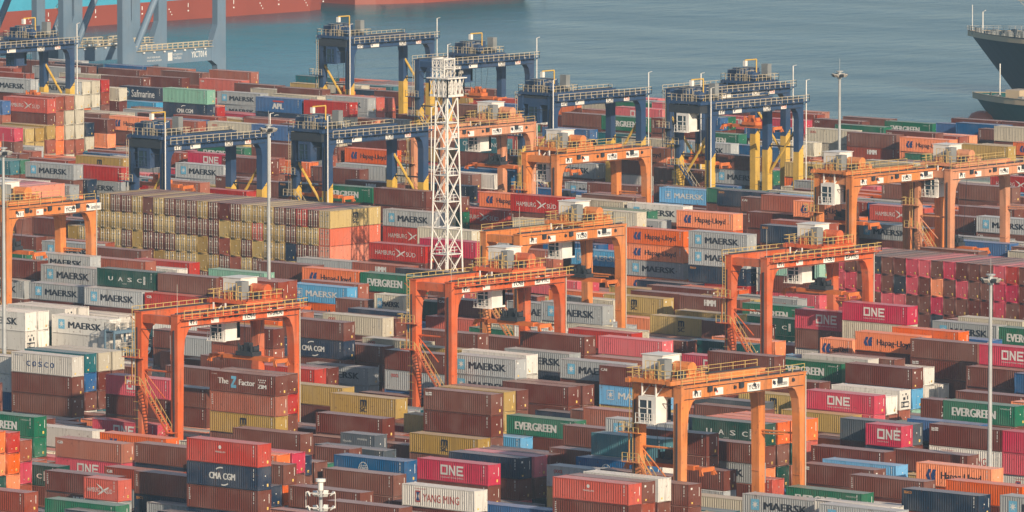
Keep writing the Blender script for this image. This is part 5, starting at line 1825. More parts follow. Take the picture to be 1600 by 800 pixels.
-1169.5 1175.7 8.70 0 290 6 0 1
-1169.5 1175.7 11.60 0 290 1 0 1
-1169.4 1178.4 0.00 0 290 1 0 1
-1169.4 1178.4 2.90 0 290 1 0 1
-1169.4 1178.4 5.80 0 290 6 0 1
-1169.4 1178.4 8.70 0 290 6 0 1
-1169.4 1178.4 11.60 0 290 6 0 1
-1132.5 1124.4 0.00 0 260 1 0 0
-1132.5 1124.4 2.60 0 260 0 0 0
-1132.5 1124.4 5.20 0 260 6 0 0
-1132.5 1124.4 7.80 0 260 0 0 1
-1132.5 1124.4 10.40 0 260 8 0 1
-1148.4 1143.3 0.00 0 275 1 0 0
-1148.4 1143.3 2.75 0 275 1 0 0
-1148.4 1143.3 5.50 0 275 7 0 1
-1148.4 1143.3 8.25 0 275 7 0 1
-1148.3 1146.0 0.00 0 275 14 0 0
-1148.3 1146.0 2.75 0 275 8 0 0
-1148.3 1146.0 5.50 0 275 7 0 1
-1148.3 1146.0 8.25 0 275 7 0 1
-1150.6 1151.4 0.00 0 275 1 0 0
-1150.6 1151.4 2.75 0 275 6 0 1
-1150.6 1151.4 5.50 0 275 1 0 1
-1150.6 1151.4 8.25 0 275 7 0 1
-1176.4 1164.9 0.00 0 275 0 0 0
-1176.4 1164.9 2.75 0 275 13 0 0
-1176.4 1164.9 5.50 0 275 1 0 0
-1176.4 1164.9 8.25 0 275 1 0 1
-1176.4 1164.9 11.00 0 275 13 0 1
-1174.6 1186.5 0.00 0 275 15 0 0
-1174.6 1186.5 2.75 0 275 6 0 1
-1174.6 1186.5 5.50 0 275 12 0 1
-1173.9 1191.9 0.00 0 290 12 0 1
-1173.9 1191.9 2.90 0 290 21 0 1
-1173.9 1191.9 5.80 0 290 0 0 1
-1169.1 1200.0 0.00 0 290 21 0 1
-1169.1 1200.0 2.90 0 290 0 0 1 tex
-1135.9 1178.4 0.00 0 275 1 0 0
-1135.9 1178.4 2.75 0 275 3 0 1
-1135.9 1178.4 5.50 0 275 1 0 1
-1210.2 1232.4 0.00 0 275 10 0 0
-1210.2 1232.4 2.75 0 275 3 0 0
-1210.2 1232.4 5.50 0 275 0 0 1
-1210.2 1232.4 8.25 0 275 6 0 1
-1085.2 1105.5 0.00 0 275 0 0 0
-1085.2 1105.5 2.75 0 275 0 0 0
-1085.2 1105.5 5.50 0 275 0 0 0
-1057.9 1065.0 0.00 0 275 2 0 0
-1057.9 1065.0 2.75 0 275 0 0 0
-1057.9 1065.0 5.50 0 275 21 0 1
-1057.9 1065.0 8.25 0 275 0 0 1
-1079.4 1073.1 0.00 0 260 1 0 0
-1079.4 1073.1 2.60 0 260 0 0 0
-1079.4 1073.1 5.20 0 260 7 0 0
-1079.4 1073.1 7.80 0 260 0 0 1
-1079.4 1073.1 10.40 0 260 10 0 1
-1079.4 1070.4 0.00 0 260 12 0 0
-1079.4 1070.4 2.60 0 260 0 0 0
-1079.4 1070.4 5.20 0 260 0 0 0
-1079.4 1070.4 7.80 0 260 0 0 1
-1079.4 1070.4 10.40 0 260 15 0 1
-1053.9 1073.1 0.00 0 260 15 0 0
-1053.9 1073.1 2.60 0 260 0 0 0
-1053.9 1073.1 5.20 0 260 3 0 0
-1053.9 1073.1 7.80 0 260 3 0 1 maersk
-1203.0 1237.8 0.00 0 275 6 0 0
-1203.0 1237.8 2.75 0 275 21 0 0
-1203.0 1237.8 5.50 0 275 1 0 0
-1159.3 1205.4 0.00 0 290 3 0 0
-1159.3 1205.4 2.90 0 290 1 0 0
-1159.3 1205.4 5.80 0 290 3 0 0
-1249.0 1278.3 0.00 0 260 3 0 0
-1249.0 1278.3 2.60 0 260 4 0 0
-1249.0 1278.3 5.20 0 260 0 0 0
-1249.0 1278.3 7.80 0 260 0 0 1
-1226.1 1267.5 0.00 0 260 1 0 0
-1226.1 1267.5 2.60 0 260 0 0 0
-1226.1 1267.5 5.20 0 260 0 0 0
-1211.3 1270.2 0.00 0 260 13 0 0
-1211.3 1270.2 2.60 0 260 6 0 0
-1211.3 1270.2 5.20 0 260 0 0 1
-1196.0 1264.8 0.00 0 260 0 0 0
-1196.0 1264.8 2.60 0 260 6 0 0
-1196.0 1264.8 5.20 0 260 0 0 0
-1196.0 1264.8 7.80 0 260 0 0 1
-1132.9 1210.8 0.00 0 260 10 0 0
-1132.9 1210.8 2.60 0 260 3 0 0
-1132.9 1210.8 5.20 0 260 0 0 0
-1132.9 1210.8 7.80 0 260 15 0 0
-1132.9 1210.8 10.40 0 260 0 0 0
-1132.9 1210.8 13.00 0 260 0 0 1
-1172.1 1264.8 0.00 0 290 0 0 0
-1172.1 1264.8 2.90 0 290 3 0 0
-1172.1 1264.8 5.80 0 290 0 0 0
-1172.1 1264.8 8.70 0 290 6 0 1
-1164.7 1262.1 0.00 0 275 12 0 0
-1164.7 1262.1 2.75 0 275 13 0 0
-1164.7 1262.1 5.50 0 275 0 0 0
-1164.7 1262.1 8.25 0 275 12 0 1 seaco
-1115.6 1200.0 0.00 0 290 1 0 0
-1115.6 1200.0 2.90 0 290 10 0 0
-1115.6 1200.0 5.80 0 290 0 0 0
-1115.6 1200.0 8.70 0 290 6 0 1 oocl
-1120.7 1210.8 0.00 0 290 0 0 0
-1120.7 1210.8 2.90 0 290 12 0 0
-1120.7 1210.8 5.80 0 290 4 0 0
-1120.7 1210.8 8.70 0 290 3 0 1 maersk
-1183.7 1256.7 0.00 0 260 14 0 0
-1183.7 1256.7 2.60 0 260 0 0 0
-1183.7 1256.7 5.20 0 260 0 0 0
-1183.7 1256.7 7.80 0 260 6 0 1
-1131.7 1208.1 0.00 0 290 0 0 0
-1131.7 1208.1 2.90 0 290 2 0 0
-1131.7 1208.1 5.80 0 290 21 0 0
-1131.7 1208.1 8.70 0 290 0 0 0
-1131.7 1208.1 11.60 0 290 6 0 1
-1120.8 1213.5 0.00 0 290 3 0 0
-1120.8 1213.5 2.90 0 290 1 0 0
-1120.8 1213.5 5.80 0 290 14 0 0
-1120.8 1213.5 8.70 0 290 2 0 1
-1120.8 1213.5 11.60 0 290 2 0 1
-1145.0 1243.2 0.00 0 290 1 0 0
-1145.0 1243.2 2.90 0 290 1 0 0
-1145.0 1243.2 5.80 0 290 1 0 1
-1145.0 1243.2 8.70 0 290 2 0 1
-1148.9 1256.7 0.00 0 290 1 0 0
-1148.9 1256.7 2.90 0 290 21 0 0
-1148.9 1256.7 5.80 0 290 12 0 1
-1148.9 1256.7 8.70 0 290 0 0 1
-1059.6 1151.4 0.00 0 275 2 0 0
-1059.6 1151.4 2.75 0 275 1 0 0
-1059.6 1151.4 5.50 0 275 21 0 0
-1075.3 1170.3 0.00 0 275 13 0 0
-1075.3 1170.3 2.75 0 275 3 0 0
-1075.3 1170.3 5.50 0 275 0 0 1
-1075.3 1170.3 8.25 0 275 0 0 1
-1039.0 1159.5 0.00 0 275 3 0 0
-1039.0 1159.5 2.75 0 275 0 0 0
-1039.0 1159.5 5.50 0 275 0 0 1
-1013.7 1132.5 0.00 0 275 10 0 0
-1013.7 1132.5 2.75 0 275 14 0 0
-1013.7 1132.5 5.50 0 275 0 0 1
-1013.7 1132.5 8.25 0 275 13 0 1
-1068.2 1191.9 0.00 0 275 1 0 0
-1068.2 1191.9 2.75 0 275 21 0 0
-1068.2 1191.9 5.50 0 275 1 0 0
-1068.2 1191.9 8.25 0 275 13 0 0
-1068.2 1191.9 11.00 0 275 0 0 1
-1068.2 1191.9 13.75 0 275 0 0 1
-1123.0 1256.7 0.00 0 260 21 0 0
-1123.0 1256.7 2.60 0 260 3 0 0
-1123.0 1256.7 5.20 0 260 0 0 0
-1123.0 1256.7 7.80 0 260 21 0 1
-1059.3 1189.2 0.00 0 290 15 0 0
-1059.3 1189.2 2.90 0 290 1 0 0
-1059.3 1189.2 5.80 0 290 6 0 0
-1059.3 1189.2 8.70 0 290 0 0 1
-1059.3 1189.2 11.60 0 290 0 0 1
-1183.0 1245.9 0.00 0 260 7 0 0
-1183.0 1245.9 2.60 0 260 7 0 0
-1183.0 1245.9 5.20 0 260 3 0 1 maersk
-1128.6 1200.0 0.00 0 290 0 0 0
-1128.6 1200.0 2.90 0 290 10 0 0
-1128.6 1200.0 5.80 0 290 0 0 0
-1128.6 1200.0 8.70 0 290 12 0 1 cma
-1123.7 1181.1 0.00 0 275 3 0 0
-1123.7 1181.1 2.75 0 275 0 0 0
-1123.7 1181.1 5.50 0 275 0 0 0
-1106.7 1175.7 0.00 0 290 0 0 0
-1106.7 1175.7 2.90 0 290 12 0 0
-1106.7 1175.7 5.80 0 290 0 0 1
-1073.3 1151.4 0.00 0 275 0 0 0
-1073.3 1151.4 2.75 0 275 0 0 0
-1073.3 1151.4 5.50 0 275 0 0 0
-1073.3 1151.4 8.25 0 275 0 0 1
-1073.3 1151.4 11.00 0 275 6 0 1
-1084.9 1137.9 0.00 0 275 0 0 0
-1084.9 1137.9 2.75 0 275 0 0 0
-1084.9 1137.9 5.50 0 275 0 0 0
-1084.9 1137.9 8.25 0 275 10 0 1 evg
-1058.1 1124.4 0.00 0 275 0 0 0
-1058.1 1124.4 2.75 0 275 4 0 0
-1058.1 1124.4 5.50 0 275 4 0 0
-1058.1 1124.4 8.25 0 275 0 0 1
-1074.5 1124.4 0.00 0 275 12 0 0
-1074.5 1124.4 2.75 0 275 8 0 0
-1074.5 1124.4 5.50 0 275 0 0 0
-1090.6 1127.1 0.00 0 260 1 0 0
-1090.6 1127.1 2.60 0 260 0 0 0
-1090.6 1127.1 5.20 0 260 0 0 1
-1058.0 1116.3 0.00 0 290 3 0 0
-1058.0 1116.3 2.90 0 290 4 0 0
-1058.0 1116.3 5.80 0 290 0 0 1
-1059.0 1119.0 0.00 0 290 1 0 0
-1059.0 1119.0 2.90 0 290 21 0 0
-1059.0 1119.0 5.80 0 290 0 0 1
-1059.0 1119.0 8.70 0 290 1 0 1
-1059.5 1105.5 0.00 0 275 3 0 0
-1059.5 1105.5 2.75 0 275 1 0 0
-1059.5 1105.5 5.50 0 275 3 0 1
-1070.8 1200.0 0.00 0 290 3 0 0
-1070.8 1200.0 2.90 0 290 3 0 0
-1070.8 1200.0 5.80 0 290 0 0 0
-1070.8 1200.0 8.70 0 290 0 0 0
-1070.8 1200.0 11.60 0 290 0 0 0
-1070.8 1200.0 14.50 0 290 2 0 1
-1107.3 1248.6 0.00 0 260 0 0 0
-1107.3 1248.6 2.60 0 260 21 0 0
-1107.3 1248.6 5.20 0 260 0 0 1
-1107.3 1248.6 7.80 0 260 4 0 1
-1069.4 1224.3 0.00 0 260 0 0 0
-1069.4 1224.3 2.60 0 260 0 0 0
-1069.4 1224.3 5.20 0 260 1 0 0
-1069.4 1224.3 7.80 0 260 0 0 1
-1052.1 1216.2 0.00 0 275 15 0 0
-1052.1 1216.2 2.75 0 275 3 0 0
-1052.1 1216.2 5.50 0 275 15 0 0
-1052.1 1216.2 8.25 0 275 0 0 1 tri
-1034.8 1210.8 0.00 0 290 4 0 0
-1034.8 1210.8 2.90 0 290 0 0 0
-1034.8 1210.8 5.80 0 290 6 0 0
-1034.8 1210.8 8.70 0 290 0 0 1
-1117.8 1270.2 0.00 0 260 1 0 0
-1117.8 1270.2 2.60 0 260 0 0 0
-1117.8 1270.2 5.20 0 260 0 0 0
-1117.8 1270.2 7.80 0 260 21 0 1
-1102.1 1267.5 0.00 0 275 1 0 0
-1102.1 1267.5 2.75 0 275 14 0 0
-1102.1 1267.5 5.50 0 275 0 0 0
-1102.1 1267.5 8.25 0 275 6 0 1
-1065.1 1235.1 0.00 0 275 0 0 0
-1065.1 1235.1 2.75 0 275 8 0 0
-1065.1 1235.1 5.50 0 275 1 0 0
-1065.1 1235.1 8.25 0 275 0 0 0
-1065.1 1235.1 11.00 0 275 8 0 1 one
-1060.2 1240.5 0.00 0 290 12 0 0
-1060.2 1240.5 2.90 0 290 1 0 0
-1060.2 1240.5 5.80 0 290 0 0 0
-1060.2 1240.5 8.70 0 290 0 0 0
-1060.2 1240.5 11.60 0 290 8 0 1
-1074.6 1245.9 0.00 0 275 4 0 0
-1074.6 1245.9 2.75 0 275 0 0 0
-1074.6 1245.9 5.50 0 275 1 0 0
-1074.6 1245.9 8.25 0 275 0 0 0
-1074.6 1245.9 11.00 0 275 10 0 1
-1094.9 1259.4 0.00 0 260 8 0 0
-1094.9 1259.4 2.60 0 260 1 0 0
-1094.9 1259.4 5.20 0 260 0 0 0
-1094.9 1259.4 7.80 0 260 1 0 1
-1035.0 1167.6 0.00 0 275 1 0 0
-1035.0 1167.6 2.75 0 275 0 0 0
-1035.0 1167.6 5.50 0 275 2 0 1
-1035.0 1167.6 8.25 0 275 0 0 1
-1035.0 1167.6 11.00 0 275 2 0 1
-987.4 1146.0 0.00 0 260 0 0 0
-987.4 1146.0 2.60 0 260 12 0 0
-987.4 1146.0 5.20 0 260 3 0 1
-987.4 1146.0 7.80 0 260 4 0 1
-987.4 1146.0 10.40 0 260 0 0 1
-1065.0 1213.5 0.00 0 275 15 0 0
-1065.0 1213.5 2.75 0 275 0 0 0
-1065.0 1213.5 5.50 0 275 0 0 1
-971.5 1137.9 0.00 0 260 0 0 0
-971.5 1137.9 2.60 0 260 13 0 0
-971.5 1137.9 5.20 0 260 12 0 0
-971.5 1137.9 7.80 0 260 0 0 1
-1003.9 1159.5 0.00 0 260 1 0 0
-1003.9 1159.5 2.60 0 260 1 0 0
-1003.9 1159.5 5.20 0 260 0 0 0
-1003.9 1159.5 7.80 0 260 3 0 1
-1011.5 1154.1 0.00 0 275 3 0 0
-1011.5 1154.1 2.75 0 275 12 0 0
-1011.5 1154.1 5.50 0 275 0 0 1
-947.2 1092.0 0.00 0 290 1 0 0
-947.2 1092.0 2.90 0 290 10 0 0
-947.2 1092.0 5.80 0 290 0 0 0
-947.2 1092.0 8.70 0 290 0 0 0
-978.5 1121.7 0.00 0 275 0 0 0
-978.5 1121.7 2.75 0 275 0 0 0
-978.5 1121.7 5.50 0 275 0 0 0
-978.5 1121.7 8.25 0 275 3 0 1 maersk
-962.2 1127.1 0.00 0 275 2 0 0
-962.2 1127.1 2.75 0 275 0 0 0
-962.2 1127.1 5.50 0 275 0 0 1
-962.2 1127.1 8.25 0 275 0 0 1
-973.4 1108.2 0.00 0 275 7 0 0
-973.4 1108.2 2.75 0 275 1 0 0
-973.4 1108.2 5.50 0 275 0 0 0
-973.4 1108.2 8.25 0 275 13 0 1
-1070.9 1259.4 0.00 0 260 12 0 0
-1070.9 1259.4 2.60 0 260 0 0 0
-1070.9 1259.4 5.20 0 260 0 0 1
-1070.9 1259.4 7.80 0 260 13 0 1
-1071.1 1262.1 0.00 0 260 21 0 0
-1071.1 1262.1 2.60 0 260 3 0 0
-1071.1 1262.1 5.20 0 260 0 0 1
-1071.1 1262.1 7.80 0 260 10 0 1
-1063.5 1264.8 0.00 0 260 2 0 0
-1063.5 1264.8 2.60 0 260 1 0 0
-1063.5 1264.8 5.20 0 260 0 0 1
-1063.5 1264.8 7.80 0 260 8 0 1 one
-1049.3 1259.4 0.00 0 275 12 0 0
-1049.3 1259.4 2.75 0 275 1 0 0
-1049.3 1259.4 5.50 0 275 0 0 0
-1049.3 1259.4 8.25 0 275 8 0 1
-1043.3 1248.6 0.00 0 260 0 0 0
-1043.3 1248.6 2.60 0 260 3 0 0
-1043.3 1248.6 5.20 0 260 0 0 0
-1043.3 1248.6 7.80 0 260 13 0 1 tri
-1036.5 1224.3 0.00 0 275 1 0 0
-1036.5 1224.3 2.75 0 275 1 0 0
-1036.5 1224.3 5.50 0 275 0 0 0
-1036.5 1224.3 8.25 0 275 10 0 1 evg
-1009.9 1205.4 0.00 0 275 0 0 0
-1009.9 1205.4 2.75 0 275 10 0 0
-1009.9 1205.4 5.50 0 275 0 0 1
-1009.9 1205.4 8.25 0 275 13 0 1 cosco
-1012.9 1213.5 0.00 0 275 2 0 0
-1012.9 1213.5 2.75 0 275 3 0 0
-1012.9 1213.5 5.50 0 275 0 0 1
-1012.9 1213.5 8.25 0 275 6 0 1
-1018.0 1200.0 0.00 0 290 0 0 0
-1018.0 1200.0 2.90 0 290 8 0 0
-1018.0 1200.0 5.80 0 290 0 0 1
-998.6 1186.5 0.00 0 275 1 0 0
-998.6 1186.5 2.75 0 275 0 0 1
-998.6 1189.2 0.00 0 275 0 0 0
-998.6 1189.2 2.75 0 275 12 0 1
-998.6 1189.2 5.50 0 275 10 0 1
-976.9 1181.1 0.00 0 275 0 0 0
-976.9 1181.1 2.75 0 275 0 0 0
-976.9 1181.1 5.50 0 275 21 0 1 hapag
-1025.7 1245.9 0.00 0 275 21 0 0
-1025.7 1245.9 2.75 0 275 0 0 1
-1025.7 1245.9 5.50 0 275 6 0 1
-1013.4 1218.9 0.00 0 275 21 0 0
-1013.4 1218.9 2.75 0 275 3 0 0
-1013.4 1218.9 5.50 0 275 1 0 1
-1013.4 1218.9 8.25 0 275 6 0 1
-1039.2 1264.8 0.00 0 275 10 0 0
-1039.2 1264.8 2.75 0 275 1 0 0
-1039.2 1264.8 5.50 0 275 0 0 0
-1039.2 1264.8 8.25 0 275 0 0 1 cai
-1065.1 1305.3 0.00 0 260 0 0 0
-1065.1 1305.3 2.60 0 260 0 0 0
-1065.1 1305.3 5.20 0 260 0 0 1
-1027.1 1256.7 0.00 0 275 3 0 0
-1027.1 1256.7 2.75 0 275 0 0 0
-1027.1 1256.7 5.50 0 275 0 0 0
-1027.1 1256.7 8.25 0 275 10 0 1
-1013.1 1243.2 0.00 0 275 3 0 0
-1013.1 1243.2 2.75 0 275 0 0 0
-1047.6 1297.2 0.00 0 275 8 0 0
-1047.6 1297.2 2.75 0 275 0 0 0
-1019.3 1278.3 0.00 0 260 12 0 0
-1019.3 1278.3 2.60 0 260 3 0 0
-1019.3 1278.3 5.20 0 260 0 0 0
-1019.3 1278.3 7.80 0 260 13 0 1
-1012.2 1275.6 0.00 0 275 0 0 0
-1012.2 1275.6 2.75 0 275 0 0 0
-1012.2 1275.6 5.50 0 275 0 0 1
-1012.2 1275.6 8.25 0 275 13 0 1
-996.3 1267.5 0.00 0 290 0 0 0
-996.3 1267.5 2.90 0 290 6 0 0
-996.3 1267.5 5.80 0 290 0 0 1
-1004.4 1272.9 0.00 0 260 14 0 0
-1004.4 1272.9 2.60 0 260 14 0 0
-1004.4 1272.9 5.20 0 260 0 0 1
-1004.4 1272.9 7.80 0 260 0 0 1 tri
-1005.6 1245.9 0.00 0 290 6 0 0
-1005.6 1245.9 2.90 0 290 7 0 0
-1005.6 1245.9 5.80 0 290 0 0 0
-1005.6 1245.9 8.70 0 290 0 0 1 cai
-1001.8 1248.6 0.00 0 275 1 0 0
-1001.8 1248.6 2.75 0 275 0 0 0
-1001.8 1248.6 5.50 0 275 0 0 0
-1001.8 1248.6 8.25 0 275 1 0 1
-1001.6 1251.3 0.00 0 275 2 0 0
-1001.6 1251.3 2.75 0 275 0 0 0
-1001.6 1251.3 5.50 0 275 0 0 0
-1001.6 1251.3 8.25 0 275 21 0 1
-997.8 1240.5 0.00 0 275 1 0 0
-997.8 1240.5 2.75 0 275 13 0 0
-997.8 1240.5 5.50 0 275 21 0 1 hapag
-975.2 1229.7 0.00 0 290 4 0 0
-975.2 1229.7 2.90 0 290 0 0 0
-975.2 1229.7 5.80 0 290 0 0 1
-978.8 1251.3 0.00 0 260 4 0 0
-978.8 1251.3 2.60 0 260 0 0 0
-978.8 1251.3 5.20 0 260 0 0 1
-978.8 1251.3 7.80 0 260 21 0 1 hapag
-1029.6 1259.4 0.00 0 260 12 0 0
-1029.6 1259.4 2.60 0 260 1 0 0
-1029.6 1259.4 5.20 0 260 0 0 0
-1029.6 1259.4 7.80 0 260 8 0 0
-969.0 1194.6 0.00 0 275 21 0 0
-969.0 1194.6 2.75 0 275 0 0 0
-969.0 1194.6 5.50 0 275 0 0 0
-969.0 1194.6 8.25 0 275 6 0 1
-984.0 1001.1 0.00 0 290 0 1 0
-984.0 1001.1 2.90 0 290 0 1 0
-984.0 1001.1 5.80 0 290 7 1 0
-984.0 1001.1 8.70 0 290 7 2 1
-981.5 1001.1 0.00 0 290 7 1 0
-981.5 1001.1 2.90 0 290 7 1 0
-981.5 1001.1 5.80 0 290 0 1 0
-981.5 1001.1 8.70 0 290 7 1 1
-979.0 1001.1 0.00 0 290 0 1 0
-979.0 1001.1 2.90 0 290 0 1 0
-979.0 1001.1 5.80 0 290 7 1 0
-979.0 1001.1 8.70 0 290 0 1 1
-979.0 1001.1 11.60 0 290 7 1 1
-976.5 1001.1 0.00 0 290 0 1 0
-976.5 1001.1 2.90 0 290 0 1 0
-976.5 1001.1 5.80 0 290 7 1 0
-976.5 1001.1 8.70 0 290 7 1 1
-976.5 1001.1 11.60 0 290 7 1 1
-976.5 1001.1 14.50 0 290 7 1 1
-974.0 1001.1 0.00 0 290 7 1 0
-974.0 1001.1 2.90 0 290 7 1 0
-974.0 1001.1 5.80 0 290 7 1 0
-974.0 1001.1 8.70 0 290 7 1 1
-974.0 1001.1 11.60 0 290 7 1 1
-974.0 1001.1 14.50 0 290 0 1 1
-971.5 1001.1 0.00 0 290 7 1 0
-971.5 1001.1 2.90 0 290 7 1 0
-971.5 1001.1 5.80 0 290 7 1 1
-971.5 1001.1 8.70 0 290 0 1 1
-971.5 1001.1 11.60 0 290 7 1 1
-971.5 1001.1 14.50 0 290 0 1 1
-969.0 1001.1 0.00 0 290 7 1 0
-969.0 1001.1 2.90 0 290 0 1 0
-969.0 1001.1 5.80 0 290 7 1 1
-969.0 1001.1 8.70 0 290 7 2 1
-969.0 1001.1 11.60 0 290 7 1 1
-969.0 1001.1 14.50 0 290 7 1 1
-966.5 1001.1 0.00 0 290 7 1 0
-966.5 1001.1 2.90 0 290 7 1 0
-966.5 1001.1 5.80 0 290 0 1 1
-966.5 1001.1 8.70 0 290 0 1 1
-966.5 1001.1 11.60 0 290 0 1 1
-966.5 1001.1 14.50 0 290 0 2 1
-964.0 1001.1 0.00 0 290 7 1 0
-964.0 1001.1 2.90 0 290 0 1 0
-964.0 1001.1 5.80 0 290 7 2 1
-964.0 1001.1 8.70 0 290 0 1 1
-964.0 1001.1 11.60 0 290 7 1 1
-964.0 1001.1 14.50 0 290 7 1 1
-961.5 1001.1 0.00 0 290 7 1 0
-961.5 1001.1 2.90 0 290 7 1 0
-961.5 1001.1 5.80 0 290 7 1 1
-961.5 1001.1 8.70 0 290 0 1 1
-961.5 1001.1 11.60 0 290 7 1 1
-961.5 1001.1 14.50 0 290 0 1 1
-959.0 1001.1 0.00 0 290 7 1 0
-959.0 1001.1 2.90 0 290 7 1 0
-959.0 1001.1 5.80 0 290 7 1 1
-959.0 1001.1 8.70 0 290 7 1 1
-959.0 1001.1 11.60 0 290 0 1 1
-959.0 1001.1 14.50 0 290 0 1 1
-956.5 1001.1 0.00 0 290 0 1 0
-956.5 1001.1 2.90 0 290 7 1 0
-956.5 1001.1 5.80 0 290 7 1 1
-956.5 1001.1 8.70 0 290 7 1 1
-956.5 1001.1 11.60 0 290 0 1 1
-956.5 1001.1 14.50 0 290 0 1 1
-954.0 1001.1 0.00 0 290 0 1 0
-954.0 1001.1 2.90 0 290 0 1 1
-954.0 1001.1 5.80 0 290 7 2 1
-954.0 1001.1 8.70 0 290 7 2 1
-954.0 1001.1 11.60 0 290 0 1 1
-954.0 1001.1 14.50 0 290 7 1 1
-951.5 1001.1 0.00 0 290 0 1 0
-951.5 1001.1 2.90 0 290 0 1 0
-951.5 1001.1 5.80 0 290 7 1 1
-951.5 1001.1 8.70 0 290 0 1 1
-951.5 1001.1 11.60 0 290 0 1 1
-951.5 1001.1 14.50 0 290 0 1 1
-949.0 1001.1 0.00 0 290 7 1 0
-949.0 1001.1 2.90 0 290 7 1 0
-949.0 1001.1 5.80 0 290 0 1 1
-949.0 1001.1 8.70 0 290 1 2 1
-949.0 1001.1 11.60 0 290 7 2 1
-949.0 1001.1 14.50 0 290 0 2 1
-946.5 1001.1 0.00 0 290 0 1 0
-946.5 1001.1 2.90 0 290 0 1 0
-946.5 1001.1 5.80 0 290 1 2 1
-946.5 1001.1 8.70 0 290 7 2 1
-946.5 1001.1 11.60 0 290 7 1 1
-946.5 1001.1 14.50 0 290 0 1 1
-944.0 1001.1 0.00 0 290 7 1 0
-944.0 1001.1 2.90 0 290 7 1 0
-944.0 1001.1 5.80 0 290 7 1 1
-944.0 1001.1 8.70 0 290 0 1 1
-944.0 1001.1 11.60 0 290 7 1 1
-944.0 1001.1 14.50 0 290 7 1 1
-941.5 1001.1 0.00 0 290 0 1 0
-941.5 1001.1 2.90 0 290 7 1 0
-941.5 1001.1 5.80 0 290 0 1 1
-941.5 1001.1 8.70 0 290 7 2 1
-941.5 1001.1 11.60 0 290 2 1 1
-941.5 1001.1 14.50 0 290 7 1 1
-939.0 1001.1 0.00 0 290 7 1 0
-939.0 1001.1 2.90 0 290 0 1 0
-939.0 1001.1 5.80 0 290 7 1 1
-939.0 1001.1 8.70 0 290 7 1 1
-939.0 1001.1 11.60 0 290 7 1 1
-939.0 1001.1 14.50 0 290 7 1 1
-936.5 1001.1 0.00 0 290 0 1 0
-936.5 1001.1 2.90 0 290 0 1 0
-936.5 1001.1 5.80 0 290 0 1 1
-936.5 1001.1 8.70 0 290 7 1 1
-936.5 1001.1 11.60 0 290 7 1 1
-936.5 1001.1 14.50 0 290 0 1 1
-934.0 1001.1 0.00 0 290 7 1 0
-934.0 1001.1 2.90 0 290 0 1 0
-934.0 1001.1 5.80 0 290 7 1 1
-934.0 1001.1 8.70 0 290 12 2 1
-934.0 1001.1 11.60 0 290 0 1 1
-934.0 1001.1 14.50 0 290 0 1 1
-931.5 1001.1 0.00 0 290 7 1 0
-931.5 1001.1 2.90 0 290 7 1 0
-931.5 1001.1 5.80 0 290 0 1 0
-931.5 1001.1 8.70 0 290 0 1 1
-931.5 1001.1 11.60 0 290 7 1 1
-931.5 1001.1 14.50 0 290 2 1 1
-929.0 1001.1 0.00 0 290 7 1 0
-929.0 1001.1 2.90 0 290 0 1 0
-929.0 1001.1 5.80 0 290 7 1 0
-929.0 1001.1 8.70 0 290 0 1 1
-929.0 1001.1 11.60 0 290 7 1 1
-929.0 1001.1 14.50 0 290 0 1 1
-926.5 1001.1 0.00 0 290 0 1 0
-926.5 1001.1 2.90 0 290 0 1 0
-926.5 1001.1 5.80 0 290 20 1 0
-843.6 1026.0 0.00 0 285 0 2 0
-843.6 1026.0 2.85 0 285 0 2 0
-843.6 1026.0 5.70 0 285 8 2 0
-843.6 1026.0 8.55 0 285 17 2 0
-843.6 1026.0 11.40 0 285 0 2 1
-841.1 1026.0 0.00 0 285 0 2 0
-841.1 1026.0 2.85 0 285 0 2 0
-841.1 1026.0 5.70 0 285 17 2 0
-841.1 1026.0 8.55 0 285 8 2 0
-841.1 1026.0 11.40 0 285 8 2 1
-838.6 1026.0 0.00 0 285 0 2 0
-838.6 1026.0 2.85 0 285 8 2 1
-838.6 1026.0 5.70 0 285 0 2 1
-838.6 1026.0 8.55 0 285 8 2 1
-838.6 1026.0 11.40 0 285 8 2 1
-836.1 1026.0 0.00 0 285 0 2 0
-836.1 1026.0 2.85 0 285 0 2 0
-836.1 1026.0 5.70 0 285 8 2 1
-836.1 1026.0 8.55 0 285 8 2 1
-836.1 1026.0 11.40 0 285 0 2 1
-833.6 1026.0 0.00 0 285 0 2 0
-833.6 1026.0 2.85 0 285 0 2 0
-833.6 1026.0 5.70 0 285 0 2 1
-833.6 1026.0 8.55 0 285 0 2 1
-833.6 1026.0 11.40 0 285 0 2 1
-831.1 1026.0 0.00 0 285 0 2 0
-831.1 1026.0 2.85 0 285 8 2 0
-831.1 1026.0 5.70 0 285 0 2 1
-831.1 1026.0 8.55 0 285 8 2 1
-831.1 1026.0 11.40 0 285 17 2 1
-828.6 1026.0 0.00 0 285 0 2 0
-828.6 1026.0 2.85 0 285 0 2 0
-828.6 1026.0 5.70 0 285 8 2 1
-828.6 1026.0 8.55 0 285 0 2 1
-828.6 1026.0 11.40 0 285 0 2 1
-826.1 1026.0 0.00 0 285 0 2 0
-826.1 1026.0 2.85 0 285 0 2 0
-826.1 1026.0 5.70 0 285 8 2 1
-826.1 1026.0 8.55 0 285 17 2 1
-826.1 1026.0 11.40 0 285 0 2 1
-823.6 1026.0 0.00 0 285 0 2 0
-823.6 1026.0 2.85 0 285 8 2 0
-823.6 1026.0 5.70 0 285 0 2 1
-823.6 1026.0 8.55 0 285 8 2 1
-823.6 1026.0 11.40 0 285 8 2 1
-821.1 1026.0 0.00 0 285 0 2 0
-821.1 1026.0 2.85 0 285 0 2 1
-821.1 1026.0 5.70 0 285 0 2 1
-821.1 1026.0 8.55 0 285 0 2 1
-821.1 1026.0 11.40 0 285 8 2 1
-818.6 1026.0 0.00 0 285 0 2 0
-818.6 1026.0 2.85 0 285 17 2 1
